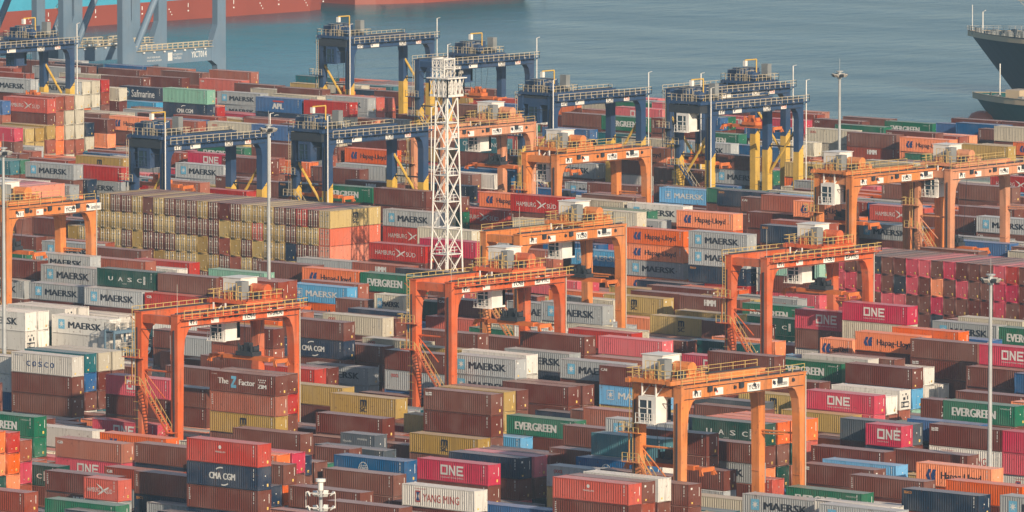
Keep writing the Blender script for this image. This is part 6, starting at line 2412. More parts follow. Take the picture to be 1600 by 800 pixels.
-818.6 1026.0 5.70 0 285 8 2 1
-818.6 1026.0 8.55 0 285 21 2 1
-818.6 1026.0 11.40 0 285 0 2 1
-816.1 1026.0 0.00 0 285 0 2 0
-816.1 1026.0 2.85 0 285 0 2 1
-816.1 1026.0 5.70 0 285 0 2 1
-816.1 1026.0 8.55 0 285 0 2 1
-816.1 1026.0 11.40 0 285 8 2 1
-813.6 1026.0 0.00 0 285 0 2 0
-813.6 1026.0 2.85 0 285 0 2 0
-813.6 1026.0 5.70 0 285 0 2 1
-813.6 1026.0 8.55 0 285 8 2 1
-813.6 1026.0 11.40 0 285 0 2 1
-811.1 1026.0 0.00 0 285 0 2 0
-811.1 1026.0 2.85 0 285 8 2 0
-811.1 1026.0 5.70 0 285 0 2 1
-811.1 1026.0 8.55 0 285 0 2 1
-811.1 1026.0 11.40 0 285 0 2 1
-808.6 1026.0 0.00 0 285 0 2 0
-808.6 1026.0 2.85 0 285 0 2 0
-808.6 1026.0 5.70 0 285 0 2 1
-808.6 1026.0 8.55 0 285 0 2 1
-808.6 1026.0 11.40 0 285 0 2 1
-806.1 1026.0 0.00 0 285 0 2 0
-806.1 1026.0 2.85 0 285 0 2 0
-806.1 1026.0 5.70 0 285 8 2 1
-806.1 1026.0 8.55 0 285 8 2 1
-806.1 1026.0 11.40 0 285 8 2 1
-803.6 1026.0 0.00 0 285 0 2 0
-803.6 1026.0 2.85 0 285 8 2 0
-803.6 1026.0 5.70 0 285 0 2 1
-803.6 1026.0 8.55 0 285 8 2 1
-803.6 1026.0 11.40 0 285 2 2 1
-801.1 1026.0 0.00 0 285 0 2 0
-801.1 1026.0 2.85 0 285 0 2 0
-801.1 1026.0 5.70 0 285 0 2 1
-801.1 1026.0 8.55 0 285 0 2 1
-801.1 1026.0 11.40 0 285 0 2 1
-798.6 1026.0 0.00 0 285 0 2 0
-798.6 1026.0 2.85 0 285 0 2 0
-798.6 1026.0 5.70 0 285 8 2 0
-798.6 1026.0 8.55 0 285 0 2 0
-798.6 1026.0 11.40 0 285 8 2 0
-796.1 1026.0 0.00 0 285 0 2 0
-796.1 1026.0 2.85 0 285 0 2 0
-796.1 1026.0 5.70 0 285 0 2 0
-796.1 1026.0 8.55 0 285 8 2 0
-796.1 1026.0 11.40 0 285 8 2 0
-1046.8 1049.1 0.00 0 285 1 2 0
-1046.8 1049.1 2.85 0 285 0 2 1
-1046.8 1049.1 5.70 0 285 1 2 1
-1049.3 1049.1 0.00 0 285 0 1 0
-1049.3 1049.1 2.85 0 285 1 1 1
-1049.3 1049.1 5.70 0 285 0 1 0
-1049.3 1049.1 8.55 0 285 9 1 1
-1051.8 1049.1 0.00 0 285 1 1 0
-1051.8 1049.1 2.85 0 285 0 1 0
-1051.8 1049.1 5.70 0 285 0 1 0
-1051.8 1049.1 8.55 0 285 8 1 1
-1054.3 1049.1 0.00 0 285 0 1 0
-1054.3 1049.1 2.85 0 285 0 1 0
-1054.3 1049.1 5.70 0 285 8 1 0
-1054.3 1049.1 8.55 0 285 1 1 1
-1056.8 1049.1 0.00 0 285 0 1 0
-1056.8 1049.1 2.85 0 285 0 1 0
-1056.8 1049.1 5.70 0 285 0 1 0
-1056.8 1049.1 8.55 0 285 8 1 1
-999.2 1148.7 0.00 0 275 10 0 0
-999.2 1148.7 2.75 0 275 0 0 0
-999.2 1148.7 5.50 0 275 2 0 1
-1160.6 1216.2 0.00 0 275 0 0 0
-1160.6 1216.2 2.75 0 275 0 0 0
-1160.6 1216.2 5.50 0 275 6 0 1
-842.4 851.7 0.00 0 275 1 0 1
-919.9 1092.0 0.00 0 275 4 0 0
-919.9 1092.0 2.75 0 275 3 0 0
-919.9 1092.0 5.50 0 275 0 0 1
-919.9 1092.0 8.25 0 275 0 0 1
-738.2 911.1 0.00 0 275 1 0 0
-738.2 911.1 2.75 0 275 0 0 1
-905.1 1100.1 0.00 0 275 4 0 0
-905.1 1100.1 2.75 0 275 15 0 0
-905.1 1100.1 5.50 0 275 6 0 0
-905.1 1100.1 8.25 0 275 21 0 1
-1167.7 1227.0 0.00 0 275 6 0 0
-1167.7 1227.0 2.75 0 275 2 0 0
-1167.7 1227.0 5.50 0 275 2 0 1
-1002.9 1183.8 0.00 0 275 0 0 0
-1002.9 1183.8 2.75 0 275 13 0 1
-845.5 832.8 0.00 0 275 6 0 0
-845.5 832.8 2.75 0 275 0 0 0
-845.5 832.8 5.50 0 275 1 0 1
-1149.0 1281.0 0.00 0 275 1 0 0
-1149.0 1281.0 2.75 0 275 0 0 0
-1149.0 1281.0 5.50 0 275 0 0 0
-1149.0 1281.0 8.25 0 275 0 0 1
-1011.8 1148.7 0.00 0 275 0 0 0
-1011.8 1148.7 2.75 0 275 8 0 0
-1011.8 1148.7 5.50 0 275 21 0 1
-861.9 892.2 0.00 0 275 1 0 0
-861.9 892.2 2.75 0 275 13 0 1
-993.3 1100.1 0.00 0 275 1 0 0
-993.3 1100.1 2.75 0 275 1 0 0
-993.3 1100.1 5.50 0 275 3 0 1
-923.4 1124.4 0.00 0 275 1 0 0
-923.4 1124.4 2.75 0 275 0 0 0
-923.4 1124.4 5.50 0 275 21 0 0
-923.4 1124.4 8.25 0 275 1 0 1
-940.3 1132.5 0.00 0 275 0 0 0
-940.3 1132.5 2.75 0 275 1 0 0
-940.3 1132.5 5.50 0 275 7 0 0
-940.3 1132.5 8.25 0 275 6 0 1
-889.9 1002.9 0.00 0 275 21 0 0
-889.9 1002.9 2.75 0 275 7 0 1
-792.6 822.0 0.00 0 275 3 0 0
-792.6 822.0 2.75 0 275 0 0 1
-844.5 881.4 0.00 0 275 8 0 0
-844.5 881.4 2.75 0 275 0 0 0
-844.5 881.4 5.50 0 275 1 0 1
-777.1 773.4 0.00 0 275 1 0 0
-777.1 773.4 2.75 0 275 3 0 0
-777.1 773.4 5.50 0 275 1 0 1
-1027.3 1046.1 0.00 0 275 1 0 0
-1027.3 1046.1 2.75 0 275 1 0 0
-1027.3 1046.1 5.50 0 275 12 0 1
-712.1 900.3 0.00 0 275 0 0 0
-712.1 900.3 2.75 0 275 14 0 0
-712.1 900.3 5.50 0 275 8 0 0
-1196.2 1283.7 0.00 0 275 6 0 0
-1196.2 1283.7 2.75 0 275 3 0 0
-1196.2 1283.7 5.50 0 275 3 0 0
-1196.2 1283.7 8.25 0 275 15 0 1
-1027.0 1154.1 0.00 0 275 0 0 0
-1027.0 1154.1 2.75 0 275 0 0 0
-1027.0 1154.1 5.50 0 275 0 0 1
-817.8 822.0 0.00 0 275 6 0 0
-817.8 822.0 2.75 0 275 0 0 1
-727.1 886.8 0.00 0 275 0 0 0
-727.1 886.8 2.75 0 275 0 0 0
-727.1 886.8 5.50 0 275 0 0 1
-730.1 908.4 0.00 0 275 3 0 0
-730.1 908.4 2.75 0 275 13 0 1
-975.3 1056.9 0.00 0 275 14 0 0
-975.3 1056.9 2.75 0 275 0 0 0
-975.3 1056.9 5.50 0 275 1 0 1
-1074.8 1148.7 0.00 0 275 1 0 0
-1074.8 1148.7 2.75 0 275 4 0 0
-1074.8 1148.7 5.50 0 275 12 0 0
-1074.8 1148.7 8.25 0 275 2 0 1
-1174.3 1213.5 0.00 0 275 2 0 0
-1174.3 1213.5 2.75 0 275 21 0 0
-1174.3 1213.5 5.50 0 275 1 0 1
-1074.6 1181.1 0.00 0 275 0 0 0
-1074.6 1181.1 2.75 0 275 2 0 0
-1074.6 1181.1 5.50 0 275 3 0 0
-1074.6 1181.1 8.25 0 275 1 0 1
-712.9 862.5 0.00 0 275 2 0 0
-712.9 862.5 2.75 0 275 7 0 0
-712.9 862.5 5.50 0 275 21 0 1
-793.5 951.6 0.00 0 275 12 0 0
-793.5 951.6 2.75 0 275 0 0 0
-793.5 951.6 5.50 0 275 21 0 1
-1182.6 1267.5 0.00 0 275 7 0 0
-1182.6 1267.5 2.75 0 275 7 0 0
-1182.6 1267.5 5.50 0 275 0 0 0
-1182.6 1267.5 8.25 0 275 7 0 1
-813.8 948.9 0.00 0 275 1 0 0
-813.8 948.9 2.75 0 275 14 0 0
-813.8 948.9 5.50 0 275 1 0 1
-994.3 1237.8 0.00 0 275 2 0 0
-994.3 1237.8 2.75 0 275 0 0 0
-994.3 1237.8 5.50 0 275 10 0 1
-964.2 1164.9 0.00 0 275 21 0 0
-964.2 1164.9 2.75 0 275 6 0 0
-964.2 1164.9 5.50 0 275 6 0 1
-1037.6 1205.4 0.00 0 275 7 0 0
-1037.6 1205.4 2.75 0 275 4 0 0
-1037.6 1205.4 5.50 0 275 6 0 0
-1037.6 1205.4 8.25 0 275 6 0 1
-1237.2 1281.0 0.00 0 275 1 0 0
-1237.2 1281.0 2.75 0 275 14 0 0
-1237.2 1281.0 5.50 0 275 1 0 0
-1237.2 1281.0 8.25 0 275 1 0 1
-1177.5 1275.6 0.00 0 275 21 0 0
-1177.5 1275.6 2.75 0 275 0 0 0
-1177.5 1275.6 5.50 0 275 0 0 0
-1177.5 1275.6 8.25 0 275 1 0 1
-1048.4 1210.8 0.00 0 275 1 0 0
-1048.4 1210.8 2.75 0 275 0 0 0
-1048.4 1210.8 5.50 0 275 0 0 0
-1048.4 1210.8 8.25 0 275 15 0 1
-729.4 803.1 0.00 0 275 0 0 0
-729.4 803.1 2.75 0 275 0 0 0
-729.4 803.1 5.50 0 275 8 0 1
-865.7 886.8 0.00 0 275 3 0 0
-865.7 886.8 2.75 0 275 4 0 1
-1048.2 1059.6 0.00 0 275 1 0 0
-1048.2 1059.6 2.75 0 275 0 0 0
-1048.2 1059.6 5.50 0 275 1 0 1
-1126.6 1243.2 0.00 0 275 3 0 0
-1126.6 1243.2 2.75 0 275 1 0 0
-1126.6 1243.2 5.50 0 275 8 0 1
-1108.7 1208.1 0.00 0 275 3 0 0
-1108.7 1208.1 2.75 0 275 12 0 0
-1108.7 1208.1 5.50 0 275 1 0 0
-1108.7 1208.1 8.25 0 275 3 0 1
-871.4 938.1 0.00 0 275 7 0 0
-871.4 938.1 2.75 0 275 12 0 0
-871.4 938.1 5.50 0 275 3 0 1
-997.7 1264.8 0.00 0 275 21 0 0
-997.7 1264.8 2.75 0 275 0 0 0
-997.7 1264.8 5.50 0 275 6 0 1
-937.3 1162.2 0.00 0 275 15 0 0
-937.3 1162.2 2.75 0 275 6 0 0
-937.3 1162.2 5.50 0 275 1 0 0
-937.3 1162.2 8.25 0 275 12 0 1
-838.3 913.8 0.00 0 275 21 0 0
-838.3 913.8 2.75 0 275 1 0 0
-838.3 913.8 5.50 0 275 0 0 1
-748.6 751.8 0.00 0 275 0 0 0
-748.6 751.8 2.75 0 275 12 0 1
-1061.0 1210.8 0.00 0 275 1 0 0
-1061.0 1210.8 2.75 0 275 3 0 0
-1061.0 1210.8 5.50 0 275 7 0 1
-716.3 746.4 0.00 0 275 3 0 0
-716.3 746.4 2.75 0 275 13 0 0
-716.3 746.4 5.50 0 275 12 0 1
-950.4 1194.6 0.00 0 275 21 0 0
-950.4 1194.6 2.75 0 275 3 0 0
-950.4 1194.6 5.50 0 275 6 0 1
-710.5 884.1 0.00 0 275 1 0 0
-710.5 884.1 2.75 0 275 0 0 0
-710.5 884.1 5.50 0 275 10 0 1
-938.8 1154.1 0.00 0 275 15 0 0
-938.8 1154.1 2.75 0 275 1 0 0
-938.8 1154.1 5.50 0 275 3 0 1
-777.2 940.8 0.00 0 275 14 0 0
-777.2 940.8 2.75 0 275 3 0 0
-777.2 940.8 5.50 0 275 14 0 1
-1019.8 1283.7 0.00 0 275 4 0 0
-1019.8 1283.7 2.75 0 275 0 0 0
-1019.8 1283.7 5.50 0 275 1 0 0
-1019.8 1283.7 8.25 0 275 0 0 1
-868.2 1013.7 0.00 0 275 21 0 0
-868.2 1013.7 2.75 0 275 15 0 0
-868.2 1013.7 5.50 0 275 12 0 1
-1130.2 1116.3 0.00 0 275 0 0 0
-1130.2 1116.3 2.75 0 275 0 0 0
-1130.2 1116.3 5.50 0 275 1 0 0
-1130.2 1116.3 8.25 0 275 21 0 1
-937.5 1175.7 0.00 0 275 6 0 0
-937.5 1175.7 2.75 0 275 6 0 0
-937.5 1175.7 5.50 0 275 0 0 1
-1271.8 1283.7 0.00 0 275 21 0 0
-1271.8 1283.7 2.75 0 275 10 0 0
-1271.8 1283.7 5.50 0 275 3 0 0
-1271.8 1283.7 8.25 0 275 3 0 1
-1074.9 1119.0 0.00 0 275 0 0 0
-1074.9 1119.0 2.75 0 275 7 0 0
-1074.9 1119.0 5.50 0 275 8 0 1
-1258.8 1272.9 0.00 0 275 2 0 0
-1258.8 1272.9 2.75 0 275 0 0 0
-1258.8 1272.9 5.50 0 275 0 0 0
-1258.8 1272.9 8.25 0 275 0 0 1
-1104.5 1094.7 0.00 0 275 3 0 0
-1104.5 1094.7 2.75 0 275 3 0 0
-1104.5 1094.7 5.50 0 275 1 0 0
-1104.5 1094.7 8.25 0 275 0 0 1
-700.3 862.5 0.00 0 275 3 0 0
-700.3 862.5 2.75 0 275 1 0 0
-700.3 862.5 5.50 0 275 1 0 1
-951.4 1167.6 0.00 0 275 1 0 0
-951.4 1167.6 2.75 0 275 0 0 0
-951.4 1167.6 5.50 0 275 21 0 1
-907.0 1011.0 0.00 0 275 6 0 0
-907.0 1011.0 2.75 0 275 0 0 1
-907.0 1011.0 5.50 0 275 0 0 1
-907.0 1011.0 8.25 0 275 8 0 1
-1108.0 1218.9 0.00 0 275 1 0 0
-1108.0 1218.9 2.75 0 275 0 0 0
-1108.0 1218.9 5.50 0 275 1 0 0
-1108.0 1218.9 8.25 0 275 1 0 1
-1023.1 1159.5 0.00 0 275 0 0 0
-1023.1 1159.5 2.75 0 275 8 0 0
-1023.1 1159.5 5.50 0 275 0 0 1
-1023.1 1159.5 8.25 0 275 0 0 1
-1130.6 1146.0 0.00 0 275 8 0 0
-1130.6 1146.0 2.75 0 275 1 0 1
-857.1 881.4 0.00 0 275 1 0 0
-857.1 881.4 2.75 0 275 6 0 1
-695.4 765.3 0.00 0 275 0 0 0
-695.4 765.3 2.75 0 275 12 0 0
-695.4 765.3 5.50 0 275 0 0 1
-1144.8 1267.5 0.00 0 275 0 0 0
-1144.8 1267.5 2.75 0 275 1 0 0
-1144.8 1267.5 5.50 0 275 0 0 1
-1144.8 1267.5 8.25 0 275 7 0 1
-770.0 824.7 0.00 0 275 1 0 0
-770.0 824.7 2.75 0 275 1 0 0
-770.0 824.7 5.50 0 275 0 0 1
-735.4 878.7 0.00 0 275 10 0 0
-735.4 878.7 2.75 0 275 21 0 0
-735.4 878.7 5.50 0 275 4 0 0
-735.4 878.7 8.25 0 275 1 0 1
-995.3 1208.1 0.00 0 275 1 0 0
-995.3 1208.1 2.75 0 275 0 0 0
-995.3 1208.1 5.50 0 275 6 0 1
-779.7 849.0 0.00 0 275 13 0 0
-779.7 849.0 2.75 0 275 1 0 0
-779.7 849.0 5.50 0 275 3 0 1
-861.7 884.1 0.00 0 275 1 0 0
-861.7 884.1 2.75 0 275 0 0 1
-977.6 1240.5 0.00 0 275 0 0 0
-977.6 1240.5 2.75 0 275 3 0 0
-977.6 1240.5 5.50 0 275 6 0 1
-1060.8 1059.6 0.00 0 275 13 0 0
-1060.8 1059.6 2.75 0 275 1 0 0
-1060.8 1059.6 5.50 0 275 0 0 0
-1060.8 1059.6 8.25 0 275 4 0 1
-1138.4 1245.9 0.00 0 275 21 0 0
-1138.4 1245.9 2.75 0 275 21 0 0
-1138.4 1245.9 5.50 0 275 0 0 1
-1200.3 1251.3 0.00 0 275 0 0 0
-1200.3 1251.3 2.75 0 275 6 0 0
-1200.3 1251.3 5.50 0 275 8 0 1
-1164.6 1197.3 0.00 0 275 3 0 1
-840.1 919.2 0.00 0 275 0 0 0
-840.1 919.2 2.75 0 275 0 0 0
-840.1 919.2 5.50 0 275 8 0 1
-1101.1 1151.4 0.00 0 275 6 0 0
-1101.1 1151.4 2.75 0 275 21 0 0
-1101.1 1151.4 5.50 0 275 8 0 1
-886.1 970.5 0.00 0 275 2 0 0
-886.1 970.5 2.75 0 275 1 0 0
-886.1 970.5 5.50 0 275 0 0 1
-1018.7 1043.4 0.00 0 275 1 0 0
-1018.7 1043.4 2.75 0 275 1 0 0
-1018.7 1043.4 5.50 0 275 1 0 0
-1018.7 1043.4 8.25 0 275 13 0 1
-901.6 1016.4 0.00 0 275 1 0 0
-901.6 1016.4 2.75 0 275 1 0 1
-901.6 1016.4 5.50 0 275 3 0 1
-1227.9 1275.6 0.00 0 275 3 0 0
-1227.9 1275.6 2.75 0 275 0 0 0
-1227.9 1275.6 5.50 0 275 1 0 1
-1227.9 1275.6 8.25 0 275 0 0 1
-1060.9 1135.2 0.00 0 275 1 0 0
-1060.9 1135.2 2.75 0 275 1 0 0
-1060.9 1135.2 5.50 0 275 8 0 0
-1060.9 1135.2 8.25 0 275 1 0 1
-1124.7 1251.3 0.00 0 275 0 0 0
-1124.7 1251.3 2.75 0 275 21 0 0
-1124.7 1251.3 5.50 0 275 6 0 1
-758.8 819.3 0.00 0 275 4 0 0
-758.8 819.3 2.75 0 275 1 0 0
-758.8 819.3 5.50 0 275 0 0 1
-792.2 800.4 0.00 0 275 6 0 0
-792.2 800.4 2.75 0 275 2 0 1
-1184.3 1208.1 0.00 0 275 12 0 0
-1184.3 1208.1 2.75 0 275 4 0 0
-1184.3 1208.1 5.50 0 275 6 0 1
-732.2 824.7 0.00 0 275 3 0 0
-732.2 824.7 2.75 0 275 0 0 0
-732.2 824.7 5.50 0 275 12 0 1
-1038.1 1162.2 0.00 0 275 12 0 0
-1038.1 1162.2 2.75 0 275 0 0 0
-1038.1 1162.2 5.50 0 275 8 0 1
-985.6 1097.4 0.00 0 275 0 0 0
-985.6 1097.4 2.75 0 275 3 0 0
-985.6 1097.4 5.50 0 275 1 0 1
-779.4 851.7 0.00 0 275 13 0 0
-779.4 851.7 2.75 0 275 0 0 0
-779.4 851.7 5.50 0 275 15 0 1
-799.7 830.1 0.00 0 275 1 0 0
-799.7 830.1 2.75 0 275 3 0 1
-949.9 1162.2 0.00 0 275 3 0 0
-949.9 1162.2 2.75 0 275 1 0 0
-949.9 1162.2 5.50 0 275 21 0 1
-698.1 894.9 0.00 0 275 3 0 0
-698.1 894.9 2.75 0 275 8 0 0
-698.1 894.9 5.50 0 275 6 0 0
-698.1 894.9 8.25 0 275 21 0 1
-1127.1 1275.6 0.00 0 275 0 0 0
-1127.1 1275.6 2.75 0 275 7 0 0
-1127.1 1275.6 5.50 0 275 0 0 0
-1127.1 1275.6 8.25 0 275 3 0 1
-824.6 827.4 0.00 0 275 1 0 0
-824.6 827.4 2.75 0 275 0 0 1
-1249.8 1281.0 0.00 0 275 21 0 0
-1249.8 1281.0 2.75 0 275 7 0 0
-1249.8 1281.0 5.50 0 275 0 0 0
-1249.8 1281.0 8.25 0 275 13 0 1
-1187.0 1210.8 0.00 0 275 0 0 0
-1187.0 1210.8 2.75 0 275 2 0 0
-1187.0 1210.8 5.50 0 275 6 0 1
-856.6 1011.0 0.00 0 275 21 0 0
-856.6 1011.0 2.75 0 275 3 0 0
-856.6 1011.0 5.50 0 275 21 0 1
-1262.1 1278.3 0.00 0 275 1 0 0
-1262.1 1278.3 2.75 0 275 1 0 0
-1262.1 1278.3 5.50 0 275 8 0 0
-1262.1 1278.3 8.25 0 275 12 0 1
-795.2 824.7 0.00 0 275 15 0 0
-795.2 824.7 2.75 0 275 6 0 1
-1010.7 1191.9 0.00 0 275 10 0 0
-1010.7 1191.9 2.75 0 275 21 0 0
-1010.7 1191.9 5.50 0 275 6 0 1
-1050.9 1056.9 0.00 0 275 1 0 0
-1050.9 1056.9 2.75 0 275 8 0 0
-1050.9 1056.9 5.50 0 275 0 0 1
-1050.9 1056.9 8.25 0 275 3 0 1
-847.8 835.5 0.00 0 275 0 0 0
-847.8 835.5 2.75 0 275 0 0 1
-847.8 835.5 5.50 0 275 0 0 1
-985.4 1210.8 0.00 0 275 12 0 0
-985.4 1210.8 2.75 0 275 12 0 0
-985.4 1210.8 5.50 0 275 1 0 1
-791.2 789.6 0.00 0 275 6 0 0
-791.2 789.6 2.75 0 275 0 0 1
-841.8 986.7 0.00 0 275 12 0 0
-841.8 986.7 2.75 0 275 15 0 0
-841.8 986.7 5.50 0 275 1 0 0
-1136.5 1159.5 0.00 0 275 0 0 0
-1136.5 1159.5 2.75 0 275 13 0 1
-1183.9 1221.6 0.00 0 275 1 0 0
-1183.9 1221.6 2.75 0 275 1 0 0
-1183.9 1221.6 5.50 0 275 7 0 1
-903.2 1005.6 0.00 0 275 0 0 0
-903.2 1005.6 2.75 0 275 0 0 1
-903.2 1005.6 5.50 0 275 10 0 1
-1161.8 1210.8 0.00 0 275 0 0 0
-1161.8 1210.8 2.75 0 275 12 0 0
-1161.8 1210.8 5.50 0 275 1 0 0
-1161.8 1210.8 8.25 0 275 21 0 1
-1161.3 1278.3 0.00 0 275 0 0 0
-1161.3 1278.3 2.75 0 275 2 0 0
-1161.3 1278.3 5.50 0 275 1 0 0
-1161.3 1278.3 8.25 0 275 1 0 1
-963.0 1197.3 0.00 0 275 6 0 0
-963.0 1197.3 2.75 0 275 12 0 0
-963.0 1197.3 5.50 0 275 2 0 1
-915.6 1019.1 0.00 0 275 1 0 0
-915.6 1019.1 2.75 0 275 14 0 0
-915.6 1019.1 5.50 0 275 8 0 0
-915.6 1019.1 8.25 0 275 12 0 1
-890.4 1019.1 0.00 0 275 0 0 0
-890.4 1019.1 2.75 0 275 1 0 1
-833.5 957.0 0.00 0 275 13 0 0
-833.5 957.0 2.75 0 275 13 0 0
-833.5 957.0 5.50 0 275 3 0 1
-978.7 1227.0 0.00 0 275 3 0 0
-978.7 1227.0 2.75 0 275 14 0 0
-978.7 1227.0 5.50 0 275 1 0 1
-950.4 1197.3 0.00 0 275 21 0 0
-950.4 1197.3 2.75 0 275 1 0 0
-950.4 1197.3 5.50 0 275 10 0 1
-960.1 1213.5 0.00 0 275 3 0 0
-960.1 1213.5 2.75 0 275 0 0 0
-960.1 1213.5 5.50 0 275 3 0 1
-1063.5 1175.7 0.00 0 275 1 0 0
-1063.5 1175.7 2.75 0 275 2 0 0
-1063.5 1175.7 5.50 0 275 1 0 0
-1063.5 1175.7 8.25 0 275 0 0 1
-964.9 1121.7 0.00 0 275 12 0 0
-964.9 1121.7 2.75 0 275 3 0 0
-964.9 1121.7 5.50 0 275 14 0 1
-1140.6 1164.9 0.00 0 275 0 0 0
-1140.6 1164.9 2.75 0 275 1 0 1
-1287.3 1278.3 0.00 0 275 13 0 0
-1287.3 1278.3 2.75 0 275 1 0 0
-1287.3 1278.3 5.50 0 275 7 0 0
-1287.3 1278.3 8.25 0 275 0 0 1
-1052.2 1154.1 0.00 0 275 0 0 0
-1052.2 1154.1 2.75 0 275 13 0 0
-1052.2 1154.1 5.50 0 275 15 0 1
-861.4 1008.3 0.00 0 275 13 0 0
-861.4 1008.3 2.75 0 275 0 0 0
-861.4 1008.3 5.50 0 275 0 0 1
-865.3 919.2 0.00 0 275 15 0 0
-865.3 919.2 2.75 0 275 3 0 0
-865.3 919.2 5.50 0 275 1 0 0
-865.3 919.2 8.25 0 275 1 0 1
-924.7 1151.4 0.00 0 275 0 0 0
-924.7 1151.4 2.75 0 275 1 0 0
-924.7 1151.4 5.50 0 275 21 0 1
-870.7 867.9 0.00 0 275 12 0 0
-870.7 867.9 2.75 0 275 21 0 0
-870.7 867.9 5.50 0 275 7 0 1
-912.1 1162.2 0.00 0 275 0 0 0
-912.1 1162.2 2.75 0 275 1 0 0
-912.1 1162.2 5.50 0 275 1 0 1
-1106.7 1100.1 0.00 0 275 7 0 0
-1106.7 1100.1 2.75 0 275 1 0 0
-1106.7 1100.1 5.50 0 275 4 0 0
-1106.7 1100.1 8.25 0 275 0 0 1
-998.1 1191.9 0.00 0 275 3 0 0
-998.1 1191.9 2.75 0 275 0 0 0
-998.1 1191.9 5.50 0 275 2 0 1
-912.3 1156.8 0.00 0 275 4 0 0
-912.3 1156.8 2.75 0 275 8 0 0
-912.3 1156.8 5.50 0 275 1 0 1
-1108.0 1283.7 0.00 0 275 0 0 0
-1108.0 1283.7 2.75 0 275 8 0 0
-1108.0 1283.7 5.50 0 275 10 0 0
-1108.0 1283.7 8.25 0 275 8 0 1
-1044.5 1078.5 0.00 0 275 6 0 0
-1044.5 1078.5 2.75 0 275 1 0 0
-1044.5 1078.5 5.50 0 275 15 0 0
-1044.5 1078.5 8.25 0 275 3 0 1
-1173.9 1278.3 0.00 0 275 3 0 0
-1173.9 1278.3 2.75 0 275 15 0 0
-1173.9 1278.3 5.50 0 275 0 0 0
-1173.9 1278.3 8.25 0 275 0 0 1
-665.2 789.6 0.00 0 275 1 0 0
-665.2 789.6 2.75 0 275 1 0 0
-665.2 789.6 5.50 0 275 7 0 1
-855.5 1078.5 0.00 0 275 15 0 0
-855.5 1078.5 2.75 0 275 7 0 0
-855.5 1078.5 5.50 0 275 13 0 0
-999.3 1119.0 0.00 0 275 0 0 0
-999.3 1119.0 2.75 0 275 10 0 0
-999.3 1119.0 5.50 0 275 8 0 1
-711.4 797.7 0.00 0 275 13 0 0
-711.4 797.7 2.75 0 275 3 0 1
-849.1 884.1 0.00 0 275 0 0 0
-849.1 884.1 2.75 0 275 8 0 0
-849.1 884.1 5.50 0 275 1 0 1
-853.1 886.8 0.00 0 275 0 0 0
-853.1 886.8 2.75 0 275 1 0 0
-853.1 886.8 5.50 0 275 0 0 1
-1140.7 1189.2 0.00 0 275 0 0 0
-1140.7 1189.2 2.75 0 275 3 0 0
-1140.7 1189.2 5.50 0 275 1 0 0
-1140.7 1189.2 8.25 0 275 1 0 1
-767.2 803.1 0.00 0 275 12 0 0
-767.2 803.1 2.75 0 275 2 0 0
-767.2 803.1 5.50 0 275 6 0 1
-1001.8 1137.9 0.00 0 275 8 0 0
-1001.8 1137.9 2.75 0 275 1 0 0
-1001.8 1137.9 5.50 0 275 1 0 1
-1137.3 1251.3 0.00 0 275 0 0 0
-1137.3 1251.3 2.75 0 275 3 0 0
-1137.3 1251.3 5.50 0 275 0 0 1
-1126.8 1194.6 0.00 0 275 0 0 0
-1126.8 1194.6 2.75 0 275 1 0 0
-1126.8 1194.6 5.50 0 275 8 0 0
-1126.8 1194.6 8.25 0 275 0 0 1
-987.2 1205.4 0.00 0 275 21 0 0
-987.2 1205.4 2.75 0 275 0 0 0
-987.2 1205.4 5.50 0 275 0 0 1
-1126.5 1156.8 0.00 0 275 6 0 0
-1126.5 1156.8 2.75 0 275 4 0 1
-1068.6 1108.2 0.00 0 275 1 0 0
-1068.6 1108.2 2.75 0 275 13 0 0
-1068.6 1108.2 5.50 0 275 1 0 1
-840.2 1005.6 0.00 0 275 1 0 0
-840.2 1005.6 2.75 0 275 21 0 0
-840.2 1005.6 5.50 0 275 3 0 1
-1170.0 1267.5 0.00 0 275 6 0 0
-1170.0 1267.5 2.75 0 275 2 0 0
-1170.0 1267.5 5.50 0 275 1 0 0
-1170.0 1267.5 8.25 0 275 1 0 1
-812.3 830.1 0.00 0 275 13 0 0
-812.3 830.1 2.75 0 275 21 0 1
-810.4 808.5 0.00 0 275 3 0 0
-810.4 808.5 2.75 0 275 3 0 0
-810.4 808.5 5.50 0 275 0 0 1
-864.7 1002.9 0.00 0 275 6 0 0
-864.7 1002.9 2.75 0 275 13 0 0
-864.7 1002.9 5.50 0 275 7 0 1
-679.0 803.1 0.00 0 275 10 0 0
-679.0 803.1 2.75 0 275 3 0 0
-1142.0 1254.0 0.00 0 275 13 0 0
-1142.0 1254.0 2.75 0 275 13 0 0
-1142.0 1254.0 5.50 0 275 0 0 1
-1036.8 1124.4 0.00 0 275 0 0 0
-1036.8 1124.4 2.75 0 275 0 0 0
-1036.8 1124.4 5.50 0 275 1 0 0
-1050.7 1162.2 0.00 0 275 3 0 0
-1050.7 1162.2 2.75 0 275 3 0 0
-1050.7 1162.2 5.50 0 275 8 0 1
-1050.7 1162.2 8.25 0 275 7 0 1
-878.0 940.8 0.00 0 275 3 0 0
-878.0 940.8 2.75 0 275 3 0 0
-878.0 940.8 5.50 0 275 0 0 1
-1124.1 1191.9 0.00 0 275 21 0 0
-1124.1 1191.9 2.75 0 275 1 0 0
-1124.1 1191.9 5.50 0 275 3 0 0
-1124.1 1191.9 8.25 0 275 1 0 1
-1164.6 1194.6 0.00 0 275 4 0 1
-799.4 827.4 0.00 0 275 0 0 0
-799.4 827.4 2.75 0 275 21 0 1
-985.0 1224.3 0.00 0 275 14 0 0
-985.0 1224.3 2.75 0 275 14 0 0
-985.0 1224.3 5.50 0 275 0 0 1
-1024.2 1124.4 0.00 0 275 10 0 0
-1024.2 1124.4 2.75 0 275 3 0 0
-1024.2 1124.4 5.50 0 275 1 0 1
-1024.2 1124.4 8.25 0 275 6 0 1
